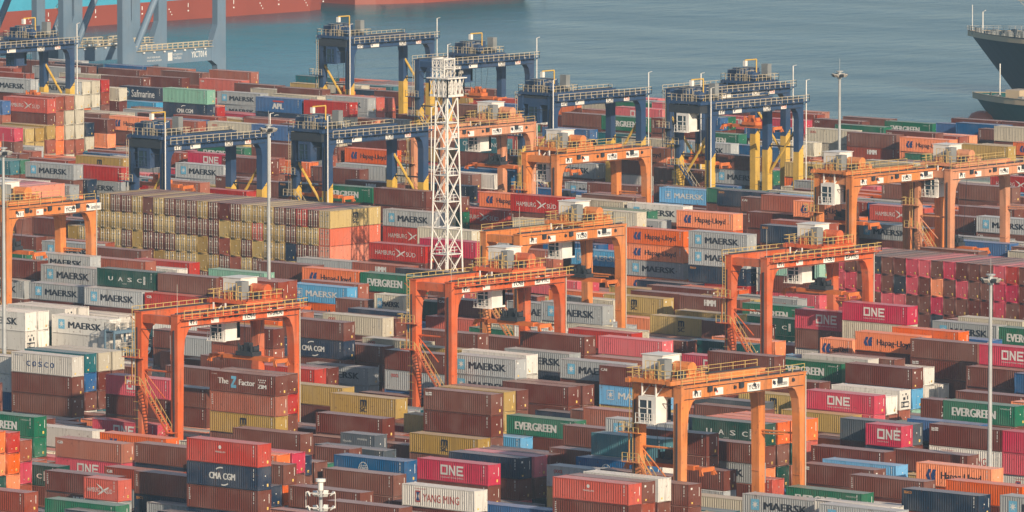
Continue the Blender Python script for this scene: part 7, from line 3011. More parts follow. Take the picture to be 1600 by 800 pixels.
-947.7 1191.9 0.00 0 275 2 0 0
-947.7 1191.9 2.75 0 275 4 0 0
-947.7 1191.9 5.50 0 275 0 0 1
-1012.9 1162.2 0.00 0 275 3 0 0
-1012.9 1162.2 2.75 0 275 8 0 0
-1012.9 1162.2 5.50 0 275 0 0 0
-1012.9 1162.2 8.25 0 275 1 0 1
-949.9 1151.4 0.00 0 275 13 0 0
-949.9 1151.4 2.75 0 275 6 0 0
-949.9 1151.4 5.50 0 275 6 0 0
-949.9 1151.4 8.25 0 275 3 0 1
-1050.2 1205.4 0.00 0 275 1 0 0
-1050.2 1205.4 2.75 0 275 14 0 0
-1050.2 1205.4 5.50 0 275 0 0 1
-1148.9 1264.8 0.00 0 275 7 0 0
-1148.9 1264.8 2.75 0 275 13 0 0
-1148.9 1264.8 5.50 0 275 21 0 1
-1171.0 1283.7 0.00 0 275 0 0 0
-1171.0 1283.7 2.75 0 275 1 0 0
-1171.0 1283.7 5.50 0 275 8 0 0
-1171.0 1283.7 8.25 0 275 1 0 1
-924.9 1175.7 0.00 0 275 2 0 0
-924.9 1175.7 2.75 0 275 1 0 0
-924.9 1175.7 5.50 0 275 0 0 1
-916.4 1146.0 0.00 0 275 6 0 0
-916.4 1146.0 2.75 0 275 0 0 0
-916.4 1146.0 5.50 0 275 1 0 1
-1087.2 1181.1 0.00 0 275 21 0 0
-1087.2 1181.1 2.75 0 275 21 0 0
-1087.2 1181.1 5.50 0 275 1 0 1
-1087.2 1181.1 8.25 0 275 4 0 1
-1258.2 1267.5 0.00 0 275 0 0 0
-1258.2 1267.5 2.75 0 275 0 0 0
-1258.2 1267.5 5.50 0 275 1 0 0
-1258.2 1267.5 8.25 0 275 3 0 1
-1064.2 1178.4 0.00 0 275 3 0 0
-1064.2 1178.4 2.75 0 275 3 0 0
-1064.2 1178.4 5.50 0 275 3 0 0
-1064.2 1178.4 8.25 0 275 7 0 1
-875.8 959.7 0.00 0 275 0 0 0
-875.8 959.7 2.75 0 275 14 0 1
-746.2 819.3 0.00 0 275 4 0 0
-746.2 819.3 2.75 0 275 1 0 0
-746.2 819.3 5.50 0 275 0 0 1
-1132.9 1129.8 0.00 0 275 0 0 0
-1132.9 1129.8 2.75 0 275 8 0 0
-1132.9 1129.8 5.50 0 275 1 0 1
-671.4 838.2 0.00 0 275 12 0 0
-671.4 838.2 2.75 0 275 0 0 0
-671.4 838.2 5.50 0 275 7 0 1
-938.8 1137.9 0.00 0 275 2 0 0
-938.8 1137.9 2.75 0 275 1 0 0
-938.8 1137.9 5.50 0 275 1 0 0
-938.8 1137.9 8.25 0 275 0 0 1
-1050.9 1156.8 0.00 0 275 0 0 0
-1050.9 1156.8 2.75 0 275 21 0 0
-1050.9 1156.8 5.50 0 275 1 0 1
-1053.1 1121.7 0.00 0 275 6 0 0
-1053.1 1121.7 2.75 0 275 12 0 0
-1053.1 1121.7 5.50 0 275 0 0 1
-1053.1 1121.7 8.25 0 275 21 0 1
-1188.8 1205.4 0.00 0 275 2 0 0
-1188.8 1205.4 2.75 0 275 7 0 0
-1188.8 1205.4 5.50 0 275 0 0 1
-1048.6 1097.4 0.00 0 275 1 0 0
-1048.6 1097.4 2.75 0 275 3 0 0
-1048.6 1097.4 5.50 0 275 7 0 1
-1174.2 1281.0 0.00 0 275 1 0 0
-1174.2 1281.0 2.75 0 275 10 0 0
-1174.2 1281.0 5.50 0 275 14 0 0
-1174.2 1281.0 8.25 0 275 0 0 1
-1039.3 1075.8 0.00 0 275 3 0 0
-1039.3 1075.8 2.75 0 275 0 0 0
-1039.3 1075.8 5.50 0 275 8 0 0
-1039.3 1075.8 8.25 0 275 15 0 1
-1274.7 1278.3 0.00 0 275 2 0 0
-1274.7 1278.3 2.75 0 275 10 0 0
-1274.7 1278.3 5.50 0 275 7 0 0
-1274.7 1278.3 8.25 0 275 0 0 1
-1081.2 1108.2 0.00 0 275 3 0 0
-1081.2 1108.2 2.75 0 275 21 0 0
-1081.2 1108.2 5.50 0 275 8 0 1
-889.0 1016.4 0.00 0 275 1 0 0
-889.0 1016.4 2.75 0 275 0 0 1
-1035.6 1070.4 0.00 0 275 0 0 0
-1035.6 1070.4 2.75 0 275 3 0 0
-1035.6 1070.4 5.50 0 275 14 0 0
-1035.6 1070.4 8.25 0 275 2 0 1
-806.7 881.4 0.00 0 275 1 0 0
-806.7 881.4 2.75 0 275 0 0 1
-787.8 954.3 0.00 0 275 1 0 0
-787.8 954.3 2.75 0 275 3 0 0
-787.8 954.3 5.50 0 275 6 0 1
-799.6 797.7 0.00 0 275 7 0 0
-799.6 797.7 2.75 0 275 6 0 1
-734.9 805.8 0.00 0 275 7 0 0
-734.9 805.8 2.75 0 275 3 0 0
-734.9 805.8 5.50 0 275 13 0 1
-1082.5 1237.8 0.00 0 275 3 0 0
-1082.5 1237.8 2.75 0 275 15 0 0
-1082.5 1237.8 5.50 0 275 10 0 0
-1082.5 1237.8 8.25 0 275 0 0 1
-909.7 1159.5 0.00 0 275 21 0 0
-909.7 1159.5 2.75 0 275 0 0 0
-909.7 1159.5 5.50 0 275 0 0 1
-1057.3 1129.8 0.00 0 275 4 0 0
-1057.3 1129.8 2.75 0 275 21 0 0
-1057.3 1129.8 5.50 0 275 12 0 0
-1057.3 1129.8 8.25 0 275 3 0 1
-995.2 1011.0 0.00 0 275 0 0 0
-995.2 1011.0 2.75 0 275 21 0 0
-995.2 1011.0 5.50 0 275 6 0 0
-995.2 1011.0 8.25 0 275 1 0 1
-720.0 730.2 0.00 0 275 15 0 0
-720.0 730.2 2.75 0 275 2 0 0
-720.0 730.2 5.50 0 275 1 0 0
-910.8 1124.4 0.00 0 275 0 0 0
-910.8 1124.4 2.75 0 275 0 0 0
-910.8 1124.4 5.50 0 275 21 0 0
-910.8 1124.4 8.25 0 275 13 0 1
-890.3 1094.7 0.00 0 275 6 0 0
-890.3 1094.7 2.75 0 275 13 0 0
-890.3 1094.7 5.50 0 275 14 0 0
-890.3 1094.7 8.25 0 275 0 0 1
-863.7 897.6 0.00 0 275 0 0 0
-863.7 897.6 2.75 0 275 12 0 0
-863.7 897.6 5.50 0 275 1 0 1
-863.7 897.6 8.25 0 275 4 0 1
-926.2 1167.6 0.00 0 275 21 0 0
-926.2 1167.6 2.75 0 275 2 0 0
-926.2 1167.6 5.50 0 275 21 0 1
-738.9 759.9 0.00 0 275 0 0 0
-738.9 759.9 2.75 0 275 0 0 1
-872.3 967.8 0.00 0 275 1 0 0
-872.3 967.8 2.75 0 275 21 0 0
-872.3 967.8 5.50 0 275 1 0 1
-862.9 889.5 0.00 0 275 3 0 0
-862.9 889.5 2.75 0 275 0 0 1
-752.3 886.8 0.00 0 275 8 0 0
-752.3 886.8 2.75 0 275 7 0 0
-752.3 886.8 5.50 0 275 0 0 1
-752.3 886.8 8.25 0 275 0 0 1
-1183.6 1283.7 0.00 0 275 0 0 0
-1183.6 1283.7 2.75 0 275 3 0 0
-1183.6 1283.7 5.50 0 275 7 0 0
-1183.6 1283.7 8.25 0 275 21 0 1
-1098.3 1278.3 0.00 0 275 15 0 0
-1098.3 1278.3 2.75 0 275 7 0 0
-1098.3 1278.3 5.50 0 275 3 0 0
-1098.3 1278.3 8.25 0 275 3 0 1
-1076.1 1175.7 0.00 0 275 2 0 0
-1076.1 1175.7 2.75 0 275 1 0 0
-1076.1 1175.7 5.50 0 275 0 0 1
-1076.1 1175.7 8.25 0 275 6 0 1
-1014.7 1189.2 0.00 0 275 12 0 0
-1014.7 1189.2 2.75 0 275 0 0 0
-1014.7 1189.2 5.50 0 275 0 0 1
-849.3 892.2 0.00 0 275 3 0 0
-849.3 892.2 2.75 0 275 13 0 0
-849.3 892.2 5.50 0 275 7 0 0
-849.3 892.2 8.25 0 275 1 0 1
-1173.2 1216.2 0.00 0 275 10 0 0
-1173.2 1216.2 2.75 0 275 12 0 0
-1173.2 1216.2 5.50 0 275 0 0 1
-929.8 1038.0 0.00 0 275 13 0 0
-929.8 1038.0 2.75 0 275 21 0 0
-929.8 1038.0 5.50 0 275 0 0 0
-929.8 1038.0 8.25 0 275 3 0 1
-1140.4 1137.9 0.00 0 275 0 0 0
-1140.4 1137.9 2.75 0 275 0 0 0
-1140.4 1137.9 5.50 0 275 3 0 1
-830.1 849.0 0.00 0 275 0 0 1
-850.7 900.3 0.00 0 275 12 0 0
-850.7 900.3 2.75 0 275 7 0 0
-850.7 900.3 5.50 0 275 0 0 0
-850.7 900.3 8.25 0 275 7 0 1
-1026.0 1197.3 0.00 0 275 3 0 0
-1026.0 1197.3 2.75 0 275 21 0 0
-1026.0 1197.3 5.50 0 275 7 0 1
-1202.2 1235.1 0.00 0 275 21 0 0
-1202.2 1235.1 2.75 0 275 0 0 0
-1202.2 1235.1 5.50 0 275 14 0 1
-757.4 824.7 0.00 0 275 1 0 0
-757.4 824.7 2.75 0 275 3 0 0
-757.4 824.7 5.50 0 275 0 0 1
-1060.5 1278.3 0.00 0 275 1 0 0
-1060.5 1278.3 2.75 0 275 10 0 0
-1060.5 1278.3 5.50 0 275 3 0 0
-1060.5 1278.3 8.25 0 275 1 0 1
-1149.1 1213.5 0.00 0 275 1 0 0
-1149.1 1213.5 2.75 0 275 1 0 0
-1149.1 1213.5 5.50 0 275 7 0 1
-774.2 827.4 0.00 0 275 15 0 0
-774.2 827.4 2.75 0 275 1 0 0
-774.2 827.4 5.50 0 275 0 0 1
-1137.8 1148.7 0.00 0 275 1 0 0
-1137.8 1148.7 2.75 0 275 21 0 1
-1015.4 1240.5 0.00 0 275 15 0 0
-1015.4 1240.5 2.75 0 275 13 0 1
-1186.6 1224.3 0.00 0 275 12 0 0
-1186.6 1224.3 2.75 0 275 0 0 0
-1186.6 1224.3 5.50 0 275 0 0 1
-708.4 865.2 0.00 0 275 0 0 0
-708.4 865.2 2.75 0 275 1 0 0
-708.4 865.2 5.50 0 275 0 0 1
-945.9 1062.3 0.00 0 275 21 0 0
-945.9 1062.3 2.75 0 275 1 0 0
-945.9 1062.3 5.50 0 275 3 0 1
-1087.5 1119.0 0.00 0 275 12 0 0
-1087.5 1119.0 2.75 0 275 4 0 0
-1087.5 1119.0 5.50 0 275 3 0 1
-865.2 1105.5 0.00 0 275 0 0 0
-865.2 1105.5 2.75 0 275 3 0 0
-865.2 1105.5 5.50 0 275 4 0 1
-901.3 1067.7 0.00 0 275 4 0 0
-901.3 1067.7 2.75 0 275 0 0 0
-901.3 1067.7 5.50 0 275 7 0 1
-1159.1 1208.1 0.00 0 275 10 0 0
-1159.1 1208.1 2.75 0 275 21 0 0
-1159.1 1208.1 5.50 0 275 3 0 0
-1159.1 1208.1 8.25 0 275 2 0 1
-1103.6 1240.5 0.00 0 275 1 0 0
-1103.6 1240.5 2.75 0 275 10 0 0
-1103.6 1240.5 5.50 0 275 10 0 1
-903.0 1019.1 0.00 0 275 8 0 0
-903.0 1019.1 2.75 0 275 0 0 0
-903.0 1019.1 5.50 0 275 1 0 1
-1069.2 1267.5 0.00 0 275 0 0 0
-1069.2 1267.5 2.75 0 275 0 0 0
-1069.2 1267.5 5.50 0 275 0 0 0
-1069.2 1267.5 8.25 0 275 0 0 1
-1133.2 1283.7 0.00 0 275 8 0 0
-1133.2 1283.7 2.75 0 275 0 0 0
-1133.2 1283.7 5.50 0 275 0 0 0
-1133.2 1283.7 8.25 0 275 15 0 1
-1183.6 1218.9 0.00 0 275 6 0 0
-1183.6 1218.9 2.75 0 275 1 0 0
-1183.6 1218.9 5.50 0 275 3 0 1
-997.9 1213.5 0.00 0 275 2 0 0
-997.9 1213.5 2.75 0 275 21 0 0
-997.9 1213.5 5.50 0 275 21 0 1
-1079.5 1227.0 0.00 0 275 1 0 0
-1079.5 1227.0 2.75 0 275 7 0 0
-1079.5 1227.0 5.50 0 275 7 0 1
-1114.2 1194.6 0.00 0 275 2 0 0
-1114.2 1194.6 2.75 0 275 21 0 0
-1114.2 1194.6 5.50 0 275 13 0 0
-1114.2 1194.6 8.25 0 275 3 0 1
-837.8 997.5 0.00 0 275 12 0 0
-837.8 997.5 2.75 0 275 3 0 0
-837.8 997.5 5.50 0 275 0 0 1
-761.6 827.4 0.00 0 275 12 0 0
-761.6 827.4 2.75 0 275 6 0 0
-761.6 827.4 5.50 0 275 1 0 1
-701.5 773.4 0.00 0 275 21 0 0
-701.5 773.4 2.75 0 275 0 0 0
-701.5 773.4 5.50 0 275 0 0 1
-820.4 824.7 0.00 0 275 3 0 0
-820.4 824.7 2.75 0 275 1 0 1
-821.0 938.1 0.00 0 275 0 0 0
-821.0 938.1 2.75 0 275 21 0 0
-821.0 938.1 5.50 0 275 13 0 0
-821.0 938.1 8.25 0 275 3 0 1
-674.2 792.3 0.00 0 275 4 0 0
-674.2 792.3 2.75 0 275 12 0 0
-674.2 792.3 5.50 0 275 15 0 1
-1000.8 1194.6 0.00 0 275 0 0 0
-1000.8 1194.6 2.75 0 275 0 0 0
-1000.8 1194.6 5.50 0 275 0 0 1
-1007.2 1283.7 0.00 0 275 8 0 0
-1007.2 1283.7 2.75 0 275 0 0 0
-1007.2 1283.7 5.50 0 275 0 0 0
-1007.2 1283.7 8.25 0 275 0 0 1
-661.6 811.2 0.00 0 275 21 0 0
-661.6 811.2 2.75 0 275 15 0 0
-661.6 811.2 5.50 0 275 4 0 1
-691.8 822.0 0.00 0 275 6 0 0
-691.8 822.0 2.75 0 275 4 0 0
-691.8 822.0 5.50 0 275 2 0 1
-982.3 1221.6 0.00 0 275 10 0 0
-982.3 1221.6 2.75 0 275 8 0 0
-982.3 1221.6 5.50 0 275 0 0 1
-1170.6 1272.9 0.00 0 275 7 0 0
-1170.6 1272.9 2.75 0 275 0 0 0
-1170.6 1272.9 5.50 0 275 14 0 0
-1170.6 1272.9 8.25 0 275 15 0 1
-1112.6 1148.7 0.00 0 275 0 0 0
-1112.6 1148.7 2.75 0 275 21 0 0
-1112.6 1148.7 5.50 0 275 0 0 1
-1063.3 1162.2 0.00 0 275 21 0 0
-1063.3 1162.2 2.75 0 275 3 0 0
-1063.3 1162.2 5.50 0 275 1 0 1
-926.5 1046.1 0.00 0 275 0 0 0
-926.5 1046.1 2.75 0 275 1 0 0
-926.5 1046.1 5.50 0 275 0 0 0
-926.5 1046.1 8.25 0 275 0 0 1
-1152.3 1275.6 0.00 0 275 1 0 0
-1152.3 1275.6 2.75 0 275 0 0 0
-1152.3 1275.6 5.50 0 275 1 0 0
-1152.3 1275.6 8.25 0 275 1 0 1
-905.0 1032.6 0.00 0 275 4 0 0
-905.0 1032.6 2.75 0 275 0 0 0
-905.0 1032.6 5.50 0 275 0 0 1
-789.7 795.0 0.00 0 275 4 0 0
-789.7 795.0 2.75 0 275 8 0 1
-948.9 1119.0 0.00 0 275 0 0 0
-948.9 1119.0 2.75 0 275 0 0 0
-948.9 1119.0 5.50 0 275 0 0 1
-950.1 1156.8 0.00 0 275 3 0 0
-950.1 1156.8 2.75 0 275 2 0 0
-950.1 1156.8 5.50 0 275 21 0 1
-926.2 1154.1 0.00 0 275 6 0 0
-926.2 1154.1 2.75 0 275 0 0 0
-926.2 1154.1 5.50 0 275 0 0 1
-962.7 1175.7 0.00 0 275 1 0 0
-962.7 1175.7 2.75 0 275 1 0 0
-962.7 1175.7 5.50 0 275 8 0 1
-759.6 835.5 0.00 0 275 6 0 0
-759.6 835.5 2.75 0 275 0 0 0
-759.6 835.5 5.50 0 275 2 0 1
-1017.2 1146.0 0.00 0 275 14 0 0
-1017.2 1146.0 2.75 0 275 0 0 0
-1017.2 1146.0 5.50 0 275 6 0 1
-947.5 1213.5 0.00 0 275 21 0 0
-947.5 1213.5 2.75 0 275 3 0 0
-947.5 1213.5 5.50 0 275 15 0 0
-947.5 1213.5 8.25 0 275 1 0 1
-1164.9 1275.6 0.00 0 275 0 0 0
-1164.9 1275.6 2.75 0 275 0 0 0
-1164.9 1275.6 5.50 0 275 13 0 0
-1164.9 1275.6 8.25 0 275 3 0 1
-1109.4 1186.5 0.00 0 275 7 0 0
-1109.4 1186.5 2.75 0 275 21 0 0
-1109.4 1186.5 5.50 0 275 0 0 0
-1109.4 1186.5 8.25 0 275 0 0 1
-747.0 835.5 0.00 0 275 6 0 0
-747.0 835.5 2.75 0 275 10 0 0
-747.0 835.5 5.50 0 275 14 0 1
-1112.7 1119.0 0.00 0 275 0 0 0
-1112.7 1119.0 2.75 0 275 1 0 0
-1112.7 1119.0 5.50 0 275 1 0 1
-1137.6 1181.1 0.00 0 275 6 0 0
-1137.6 1181.1 2.75 0 275 0 0 0
-1137.6 1181.1 5.50 0 275 0 0 0
-1137.6 1181.1 8.25 0 275 13 0 1
-1057.2 1272.9 0.00 0 275 10 0 0
-1057.2 1272.9 2.75 0 275 1 0 0
-1057.2 1272.9 5.50 0 275 4 0 0
-1057.2 1272.9 8.25 0 275 1 0 1
-786.8 827.4 0.00 0 275 0 0 0
-786.8 827.4 2.75 0 275 0 0 1
-1221.4 1283.7 0.00 0 275 1 0 0
-1221.4 1283.7 2.75 0 275 1 0 0
-1221.4 1283.7 5.50 0 275 21 0 0
-805.2 822.0 0.00 0 275 1 0 0
-805.2 822.0 2.75 0 275 1 0 1
-1092.8 1146.0 0.00 0 275 3 0 0
-1092.8 1146.0 2.75 0 275 0 0 0
-1092.8 1146.0 5.50 0 275 3 0 0
-1092.8 1146.0 8.25 0 275 7 0 1
-1161.4 1224.3 0.00 0 275 0 0 0
-1161.4 1224.3 2.75 0 275 1 0 0
-1161.4 1224.3 5.50 0 275 8 0 1
-834.3 854.4 0.00 0 275 3 0 1
-748.0 878.7 0.00 0 275 4 0 0
-748.0 878.7 2.75 0 275 4 0 0
-748.0 878.7 5.50 0 275 1 0 1
-1039.6 1154.1 0.00 0 275 0 0 0
-1039.6 1154.1 2.75 0 275 15 0 0
-1039.6 1154.1 5.50 0 275 0 0 1
-923.4 1181.1 0.00 0 275 0 0 0
-923.4 1181.1 2.75 0 275 0 0 0
-923.4 1181.1 5.50 0 275 14 0 1
-834.5 967.8 0.00 0 275 2 0 0
-834.5 967.8 2.75 0 275 14 0 0
-834.5 967.8 5.50 0 275 21 0 1
-723.4 751.8 0.00 0 275 6 0 0
-723.4 751.8 2.75 0 275 15 0 0
-723.4 751.8 5.50 0 275 3 0 1
-1065.0 1164.9 0.00 0 275 1 0 0
-1065.0 1164.9 2.75 0 275 1 0 0
-1065.0 1164.9 5.50 0 275 0 0 1
-879.6 1108.2 0.00 0 275 21 0 0
-879.6 1108.2 2.75 0 275 0 0 0
-879.6 1108.2 5.50 0 275 3 0 1
-1113.2 1205.4 0.00 0 275 0 0 0
-1113.2 1205.4 2.75 0 275 0 0 0
-1113.2 1205.4 5.50 0 275 0 0 0
-1113.2 1205.4 8.25 0 275 21 0 1
-1033.1 1208.1 0.00 0 275 0 0 0
-1033.1 1208.1 2.75 0 275 1 0 0
-1033.1 1208.1 5.50 0 275 1 0 0
-1033.1 1208.1 8.25 0 275 1 0 1
-939.4 1127.1 0.00 0 275 0 0 0
-939.4 1127.1 2.75 0 275 3 0 0
-939.4 1127.1 5.50 0 275 1 0 0
-939.4 1127.1 8.25 0 275 14 0 1
-891.1 946.2 0.00 0 275 6 0 0
-891.1 946.2 2.75 0 275 0 0 0
-891.1 946.2 5.50 0 275 21 0 1
-692.1 778.8 0.00 0 275 0 0 0
-692.1 778.8 2.75 0 275 3 0 0
-847.0 865.2 0.00 0 275 6 0 0
-847.0 865.2 2.75 0 275 0 0 0
-847.0 865.2 5.50 0 275 0 0 1
""".strip().split('\n')
def mesh_arrays(me):
    n = len(me.vertices); co = np.empty(n*3, np.float32); me.vertices.foreach_get('co', co)
    nl = len(me.loops); lv = np.empty(nl, np.int32); me.loops.foreach_get('vertex_index', lv)
    p = len(me.polygons); ls = np.empty(p, np.int32); lt = np.empty(p, np.int32); mi = np.empty(p, np.int32)
    me.polygons.foreach_get('loop_start', ls); me.polygons.foreach_get('loop_total', lt); me.polygons.foreach_get('material_index', mi)
    return co.reshape(-1, 3), lv, ls, lt, mi
def hidden_mesh(L):
    b = MB(); b.box(-L/2+.02, L/2-.02, -1.2, 1.2, .03, HB-.04); return b.mesh('plain_box', [M['paint']])
SRC = {}
for li in LEN:
    SRC[li, 'full'] = mesh_arrays(ME['body', li, 0]); SRC[li, 'end'] = mesh_arrays(ME['end', li, 2]); SRC[li, 'door'] = mesh_arrays(ME['door', li]); SRC[li, 'bars'] = mesh_arrays(ME['bars', li]); SRC[li, 'nodoor'] = mesh_arrays(ME['body', li, 0]); SRC[li, 'plain'] = mesh_arrays(hidden_mesh(LEN[li]))
rg = np.random.default_rng(7)
V, LV, LS, LT, MI, CC, RR = [], [], [], [], [], [], []
vo = lo = 0
mass_logos = []
for row in MASS:
    t = row.split(' '); x, y, z = map(float, t[:3]); li = int(t[3]); h = int(t[4])/100; col = COLOR[CODES[int(t[5])]]; ori = int(t[6]); vis = int(t[7])
    if len(t) > 8: mass_logos.append((x, y, z, li, h, CODES[int(t[5])], t[8]))
    rv = rg.random()
    for key in ((('full', 'end', 'door', 'bars') if ori == 1 else ('full', 'end')) if vis else ('plain',)):
        co, lv, ls, lt, mi = SRC[li, key]
        c = co.copy(); c[:, 2] *= h/HB
        if ori == 1: c = np.stack([-c[:, 1], c[:, 0], c[:, 2]], 1)
        elif ori == 2: c = np.stack([c[:, 1], -c[:, 0], c[:, 2]], 1)
        if key == 'bars': mi = mi+3
        V.append(c+np.array([x, y, z], np.float32)); LV.append(lv+vo); LS.append(ls+lo); LT.append(lt); MI.append(mi)
        CC.append(np.tile(np.array(col, np.float32), (len(co), 1))); RR.append(np.full(len(co), rv, np.float32))
        vo += len(co); lo += len(lv)
V = np.concatenate(V); LV = np.concatenate(LV); LS = np.concatenate(LS); LT = np.concatenate(LT); MI = np.concatenate(MI)
me = bpy.data.meshes.new('container_mass')
me.vertices.add(len(V)); me.vertices.foreach_set('co', V.ravel())
me.loops.add(len(LV)); me.loops.foreach_set('vertex_index', LV.astype(np.int32))
me.polygons.add(len(LS)); me.polygons.foreach_set('loop_start', LS.astype(np.int32))
try: me.polygons.foreach_set('loop_total', LT.astype(np.int32))
except Exception: pass
me.polygons.foreach_set('material_index', MI.astype(np.int32))
a = me.attributes.new('Col', 'FLOAT_COLOR', 'POINT'); a.data.foreach_set('color', np.concatenate(CC).ravel())
a = me.attributes.new('Rnd', 'FLOAT', 'POINT'); a.data.foreach_set('value', np.concatenate(RR))
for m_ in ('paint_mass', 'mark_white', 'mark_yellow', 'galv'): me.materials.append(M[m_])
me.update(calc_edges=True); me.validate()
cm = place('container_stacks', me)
tag(cm, 'the remaining smaller and half hidden containers of the yard, in mixed colours', 'containers', None, 'stuff')
for x, y, z, li, h, col, lg in mass_logos:
    k = 'maerskl' if (lg == 'maersk' and col == 'lb') else lg
    for nm, me_ in logo(k, li):
        o = place(nm, me_, cm, (x, y+YF, z)); o.scale = (1, 1, h/HB)
# ------------------------------------------------------------------ yard gantry cranes
def leg_mesh(kind, zt, side, main, w=1.25):
    """one tapering leg with a haunch under the girder; side 0 = y small, 1 = y large (outline mirrored)"""
    t = zt-1.7
    k = 0.25 if kind != 'n' else 0.1
    o = [(0, 1.3), (w-k, 1.3), (w, t-3.4), (w+.25, t-1.5), (w+.9, t-.35), (w+1.5, t), (0, t)]
    if kind == 'n': o = [(0, 1.3), (w, 1.3), (w, t-2.0), (w+.3, t-.8), (w+1.0, t), (0, t)]
    if side: o = [(-p[0], p[1]) for p in o]
    b = MB(); b.prism(o, 'x', -w, 0)
    # stiffener plates and a cable run
    for z in (6, 11, 16): b.box(-w-.02, .02, *(sorted((0.02*(1 if side else -1), (-w if side else w)*.985))), z, z+.06)
    return b.mesh('leg', main)
def sign(parent, y, z, w, h, body=None, mt='mark_dark', emblem=None, small=None):
    b = MB(); b.box(0.0, .05, y-w/2, y+w/2, z-h/2, z+h/2)
    s = b.build('sign', M['white'], parent, (0.004, 0, 0))
    def put(me):
        o = place('lettering', me, s, (.056, 0, 0)); o.rotation_euler = (0, 0, math.pi/2)
    if body: put(text_mesh(body, M[mt], y-w*.42+(h*.6 if emblem else 0), y+w*.42, z+(.12*h if small else 0), h*.62, bold=.018))
    if small: put(text_mesh(small, M['grey'], y-w*.2, y+w*.4, z-h*.28, h*.14))
    if emblem: put(outline([[(y-w*.42, z), (y-w*.42+h*.22, z+h*.25), (y-w*.42+h*.44, z), (y-w*.42+h*.22, z-h*.25)]], M[emblem]))
    return s
LAMPS = {}
def gantry(kind, span, zt, wb, label, texts, trolley_y, sp_z, flip=False, white_cab=True):
    main = {'o': M['orange'], 's': M['salmon'], 'r': M['red'], 'n': M['navy']}[kind]
    rl = M['rail_pale'] if kind == 'n' else M['rail_yellow']
    w = 1.3 if kind == 'n' else 1.25
    root = empty('gantry_crane', (0, 0, 0)); tag(root, label, 'gantry crane', 'gantry cranes straddling the container rows')
    P_ = lambda nm, b, mt, par=root, loc=(0, 0, 0): b.build(nm, mt, par, loc)
    for side in (0, 1):
        for x in (0, -wb+w):
            lg = place('leg', leg_mesh(kind, zt, side, main, w), root, (x, span*side, 0))
            if kind == 'n':
                y0, y1 = sorted((-.006*(1-2*side), (w+.006)*(1-2*side)))
                b = MB(); b.prism([(y0, 1.29), (y1, 1.29), (y1, 16.7), (y0, 15.4)], 'x', -w-.008, .008); b.build('painted_foot', M['yellow'], lg)
    # sill beams with bogies
    for side in (0, 1):
        y = span*side; s = 1-2*side; c = y+s*w/2
        b = MB(); b.box(-wb-.6, .6, c-.55, c+.55, .95, 2.0); sb = P_('sill_beam', b, main)
        for x in (-wb+.2, -wb+2.4, -2.4, -.2):
            t = MB(); t.tube((x, c-.38, .62), (x, c+.38, .62), .62, 14); t.build('wheel', M['dark'], sb)
    # girders
    for i, x in enumerate((0, -wb+w)):
        b = MB(); b.box(x-w, x, 0, span, zt-1.7, zt)
        b.box(x-w-.05, x+.08, -.1, span+.1, zt, zt+.12)
        for k in range(1, 8): b.box(x, x+.025, span*k/8-.05, span*k/8+.05, zt-1.66, zt-.02)
        g = P_('girder', b, main)
        b = MB(); b.box(x-.75, x-.55, .3, span-.3, zt+.12, zt+.3); b.build('trolley_rail', M['dark'], g)
        if i == 0:
            if kind not in LAMPS:
                b = MB(); b.box(.03, .26, -.17, .17, -.18, .18); b.bar((0, 0, .1), (.12, 0, .3), .07); LAMPS[kind] = b.mesh('floodlight', M['white'] if kind == 'n' else M['dark'])
            for k in range(6): place('floodlight', LAMPS[kind], g, (0, span*(k+.7)/6.4, zt-.75 if kind != 'n' else zt-.6))
        # walkway outside the girder with handrails
        s = 1 if i == 0 else -1; e = x if i == 0 else x-w
        wz = zt-.45 if kind in ('r', 'n') else zt+.12
        if kind in ('r', 'n'):
            b = MB(); b.box(min(e, e+s*.95), max(e, e+s*.95), .4, span+.6, wz-.12, wz)
            for k in range(9): b.bar((e, span*k/8, wz-.7), (e+s*.9, span*k/8, wz-.1), .08)
            b.build('walkway', main, g)
            b = MB(); b.rail([(e+s*.9, .4, wz), (e+s*.9, span+.55, wz)], 1.15, 1.5, .07); b.rail([(e+s*.05, span+.55, wz), (e+s*.9, span+.55, wz)], 1.15, .9, .07)
            b.build('railing', rl, g)
        else:
            b = MB(); b.rail([(e-s*.1, .3, wz), (e-s*.1, span-.2, wz)], 1.0, 2.4, .055); b.build('railing', rl, g)
    for i, x in enumerate((.05, -wb+w-w-.05)):
        b = MB(); s = 1 if i == 0 else -1
        for k, zz_ in enumerate((zt-1.58, zt-.22)): b.tube((x+s*.04, .6, zz_), (x+s*.04, span-.6, zz_), .05, 5)
        for y in (span*.22, span*.47, span*.78): b.box(min(x, x+s*.3), max(x, x+s*.3), y-.35, y+.35, zt-.9, zt-.2)
        b.build('cable_run', M['dark'], root)
    b = MB(); b.bar((-.6, -.12, 3.2), (-.6, -.12, zt-2), .16); b.bar((-wb+.5, -.12, 3.2), (-wb+.5, -.12, zt-2), .12); b.bar((-wb+w+.2, -.1, zt-2.2), (-w-.2, -.1, zt-2.2), .1); b.build('conduit', M['dark'], root)
    # end ties between the two girders and side ties between the legs
    for side in (0, 1):
        y0, y1 = (.15, 1.05) if side == 0 else (span-1.05, span-.15)
        b = MB(); b.box(-wb+w, -w, y0, y1, zt-1.35, zt-.25); P_('end_tie', b, main)
        ym = span*side+(1-2*side)*w/2
        b = MB()
        b.tube((-wb+w, ym, 16.2), (-w, ym, 16.2), .14, 6)
        if kind != 'n': b.tube((-wb+w, ym, 15.8), (-w-1.8, ym, 12.6 if side == 0 else 15.9), .10, 6)
        P_('side_tie', b, M['dark'] if kind == 'n' else main)
        b = MB()
        if kind == 'n':
            b.tube((-wb+w*.8, ym, 20.0 if not flip else 11.0), (-w*.6, ym, 11.6 if not flip else 20.0), .25, 7)
            P_('diagonal_brace', b, M['yellow'])
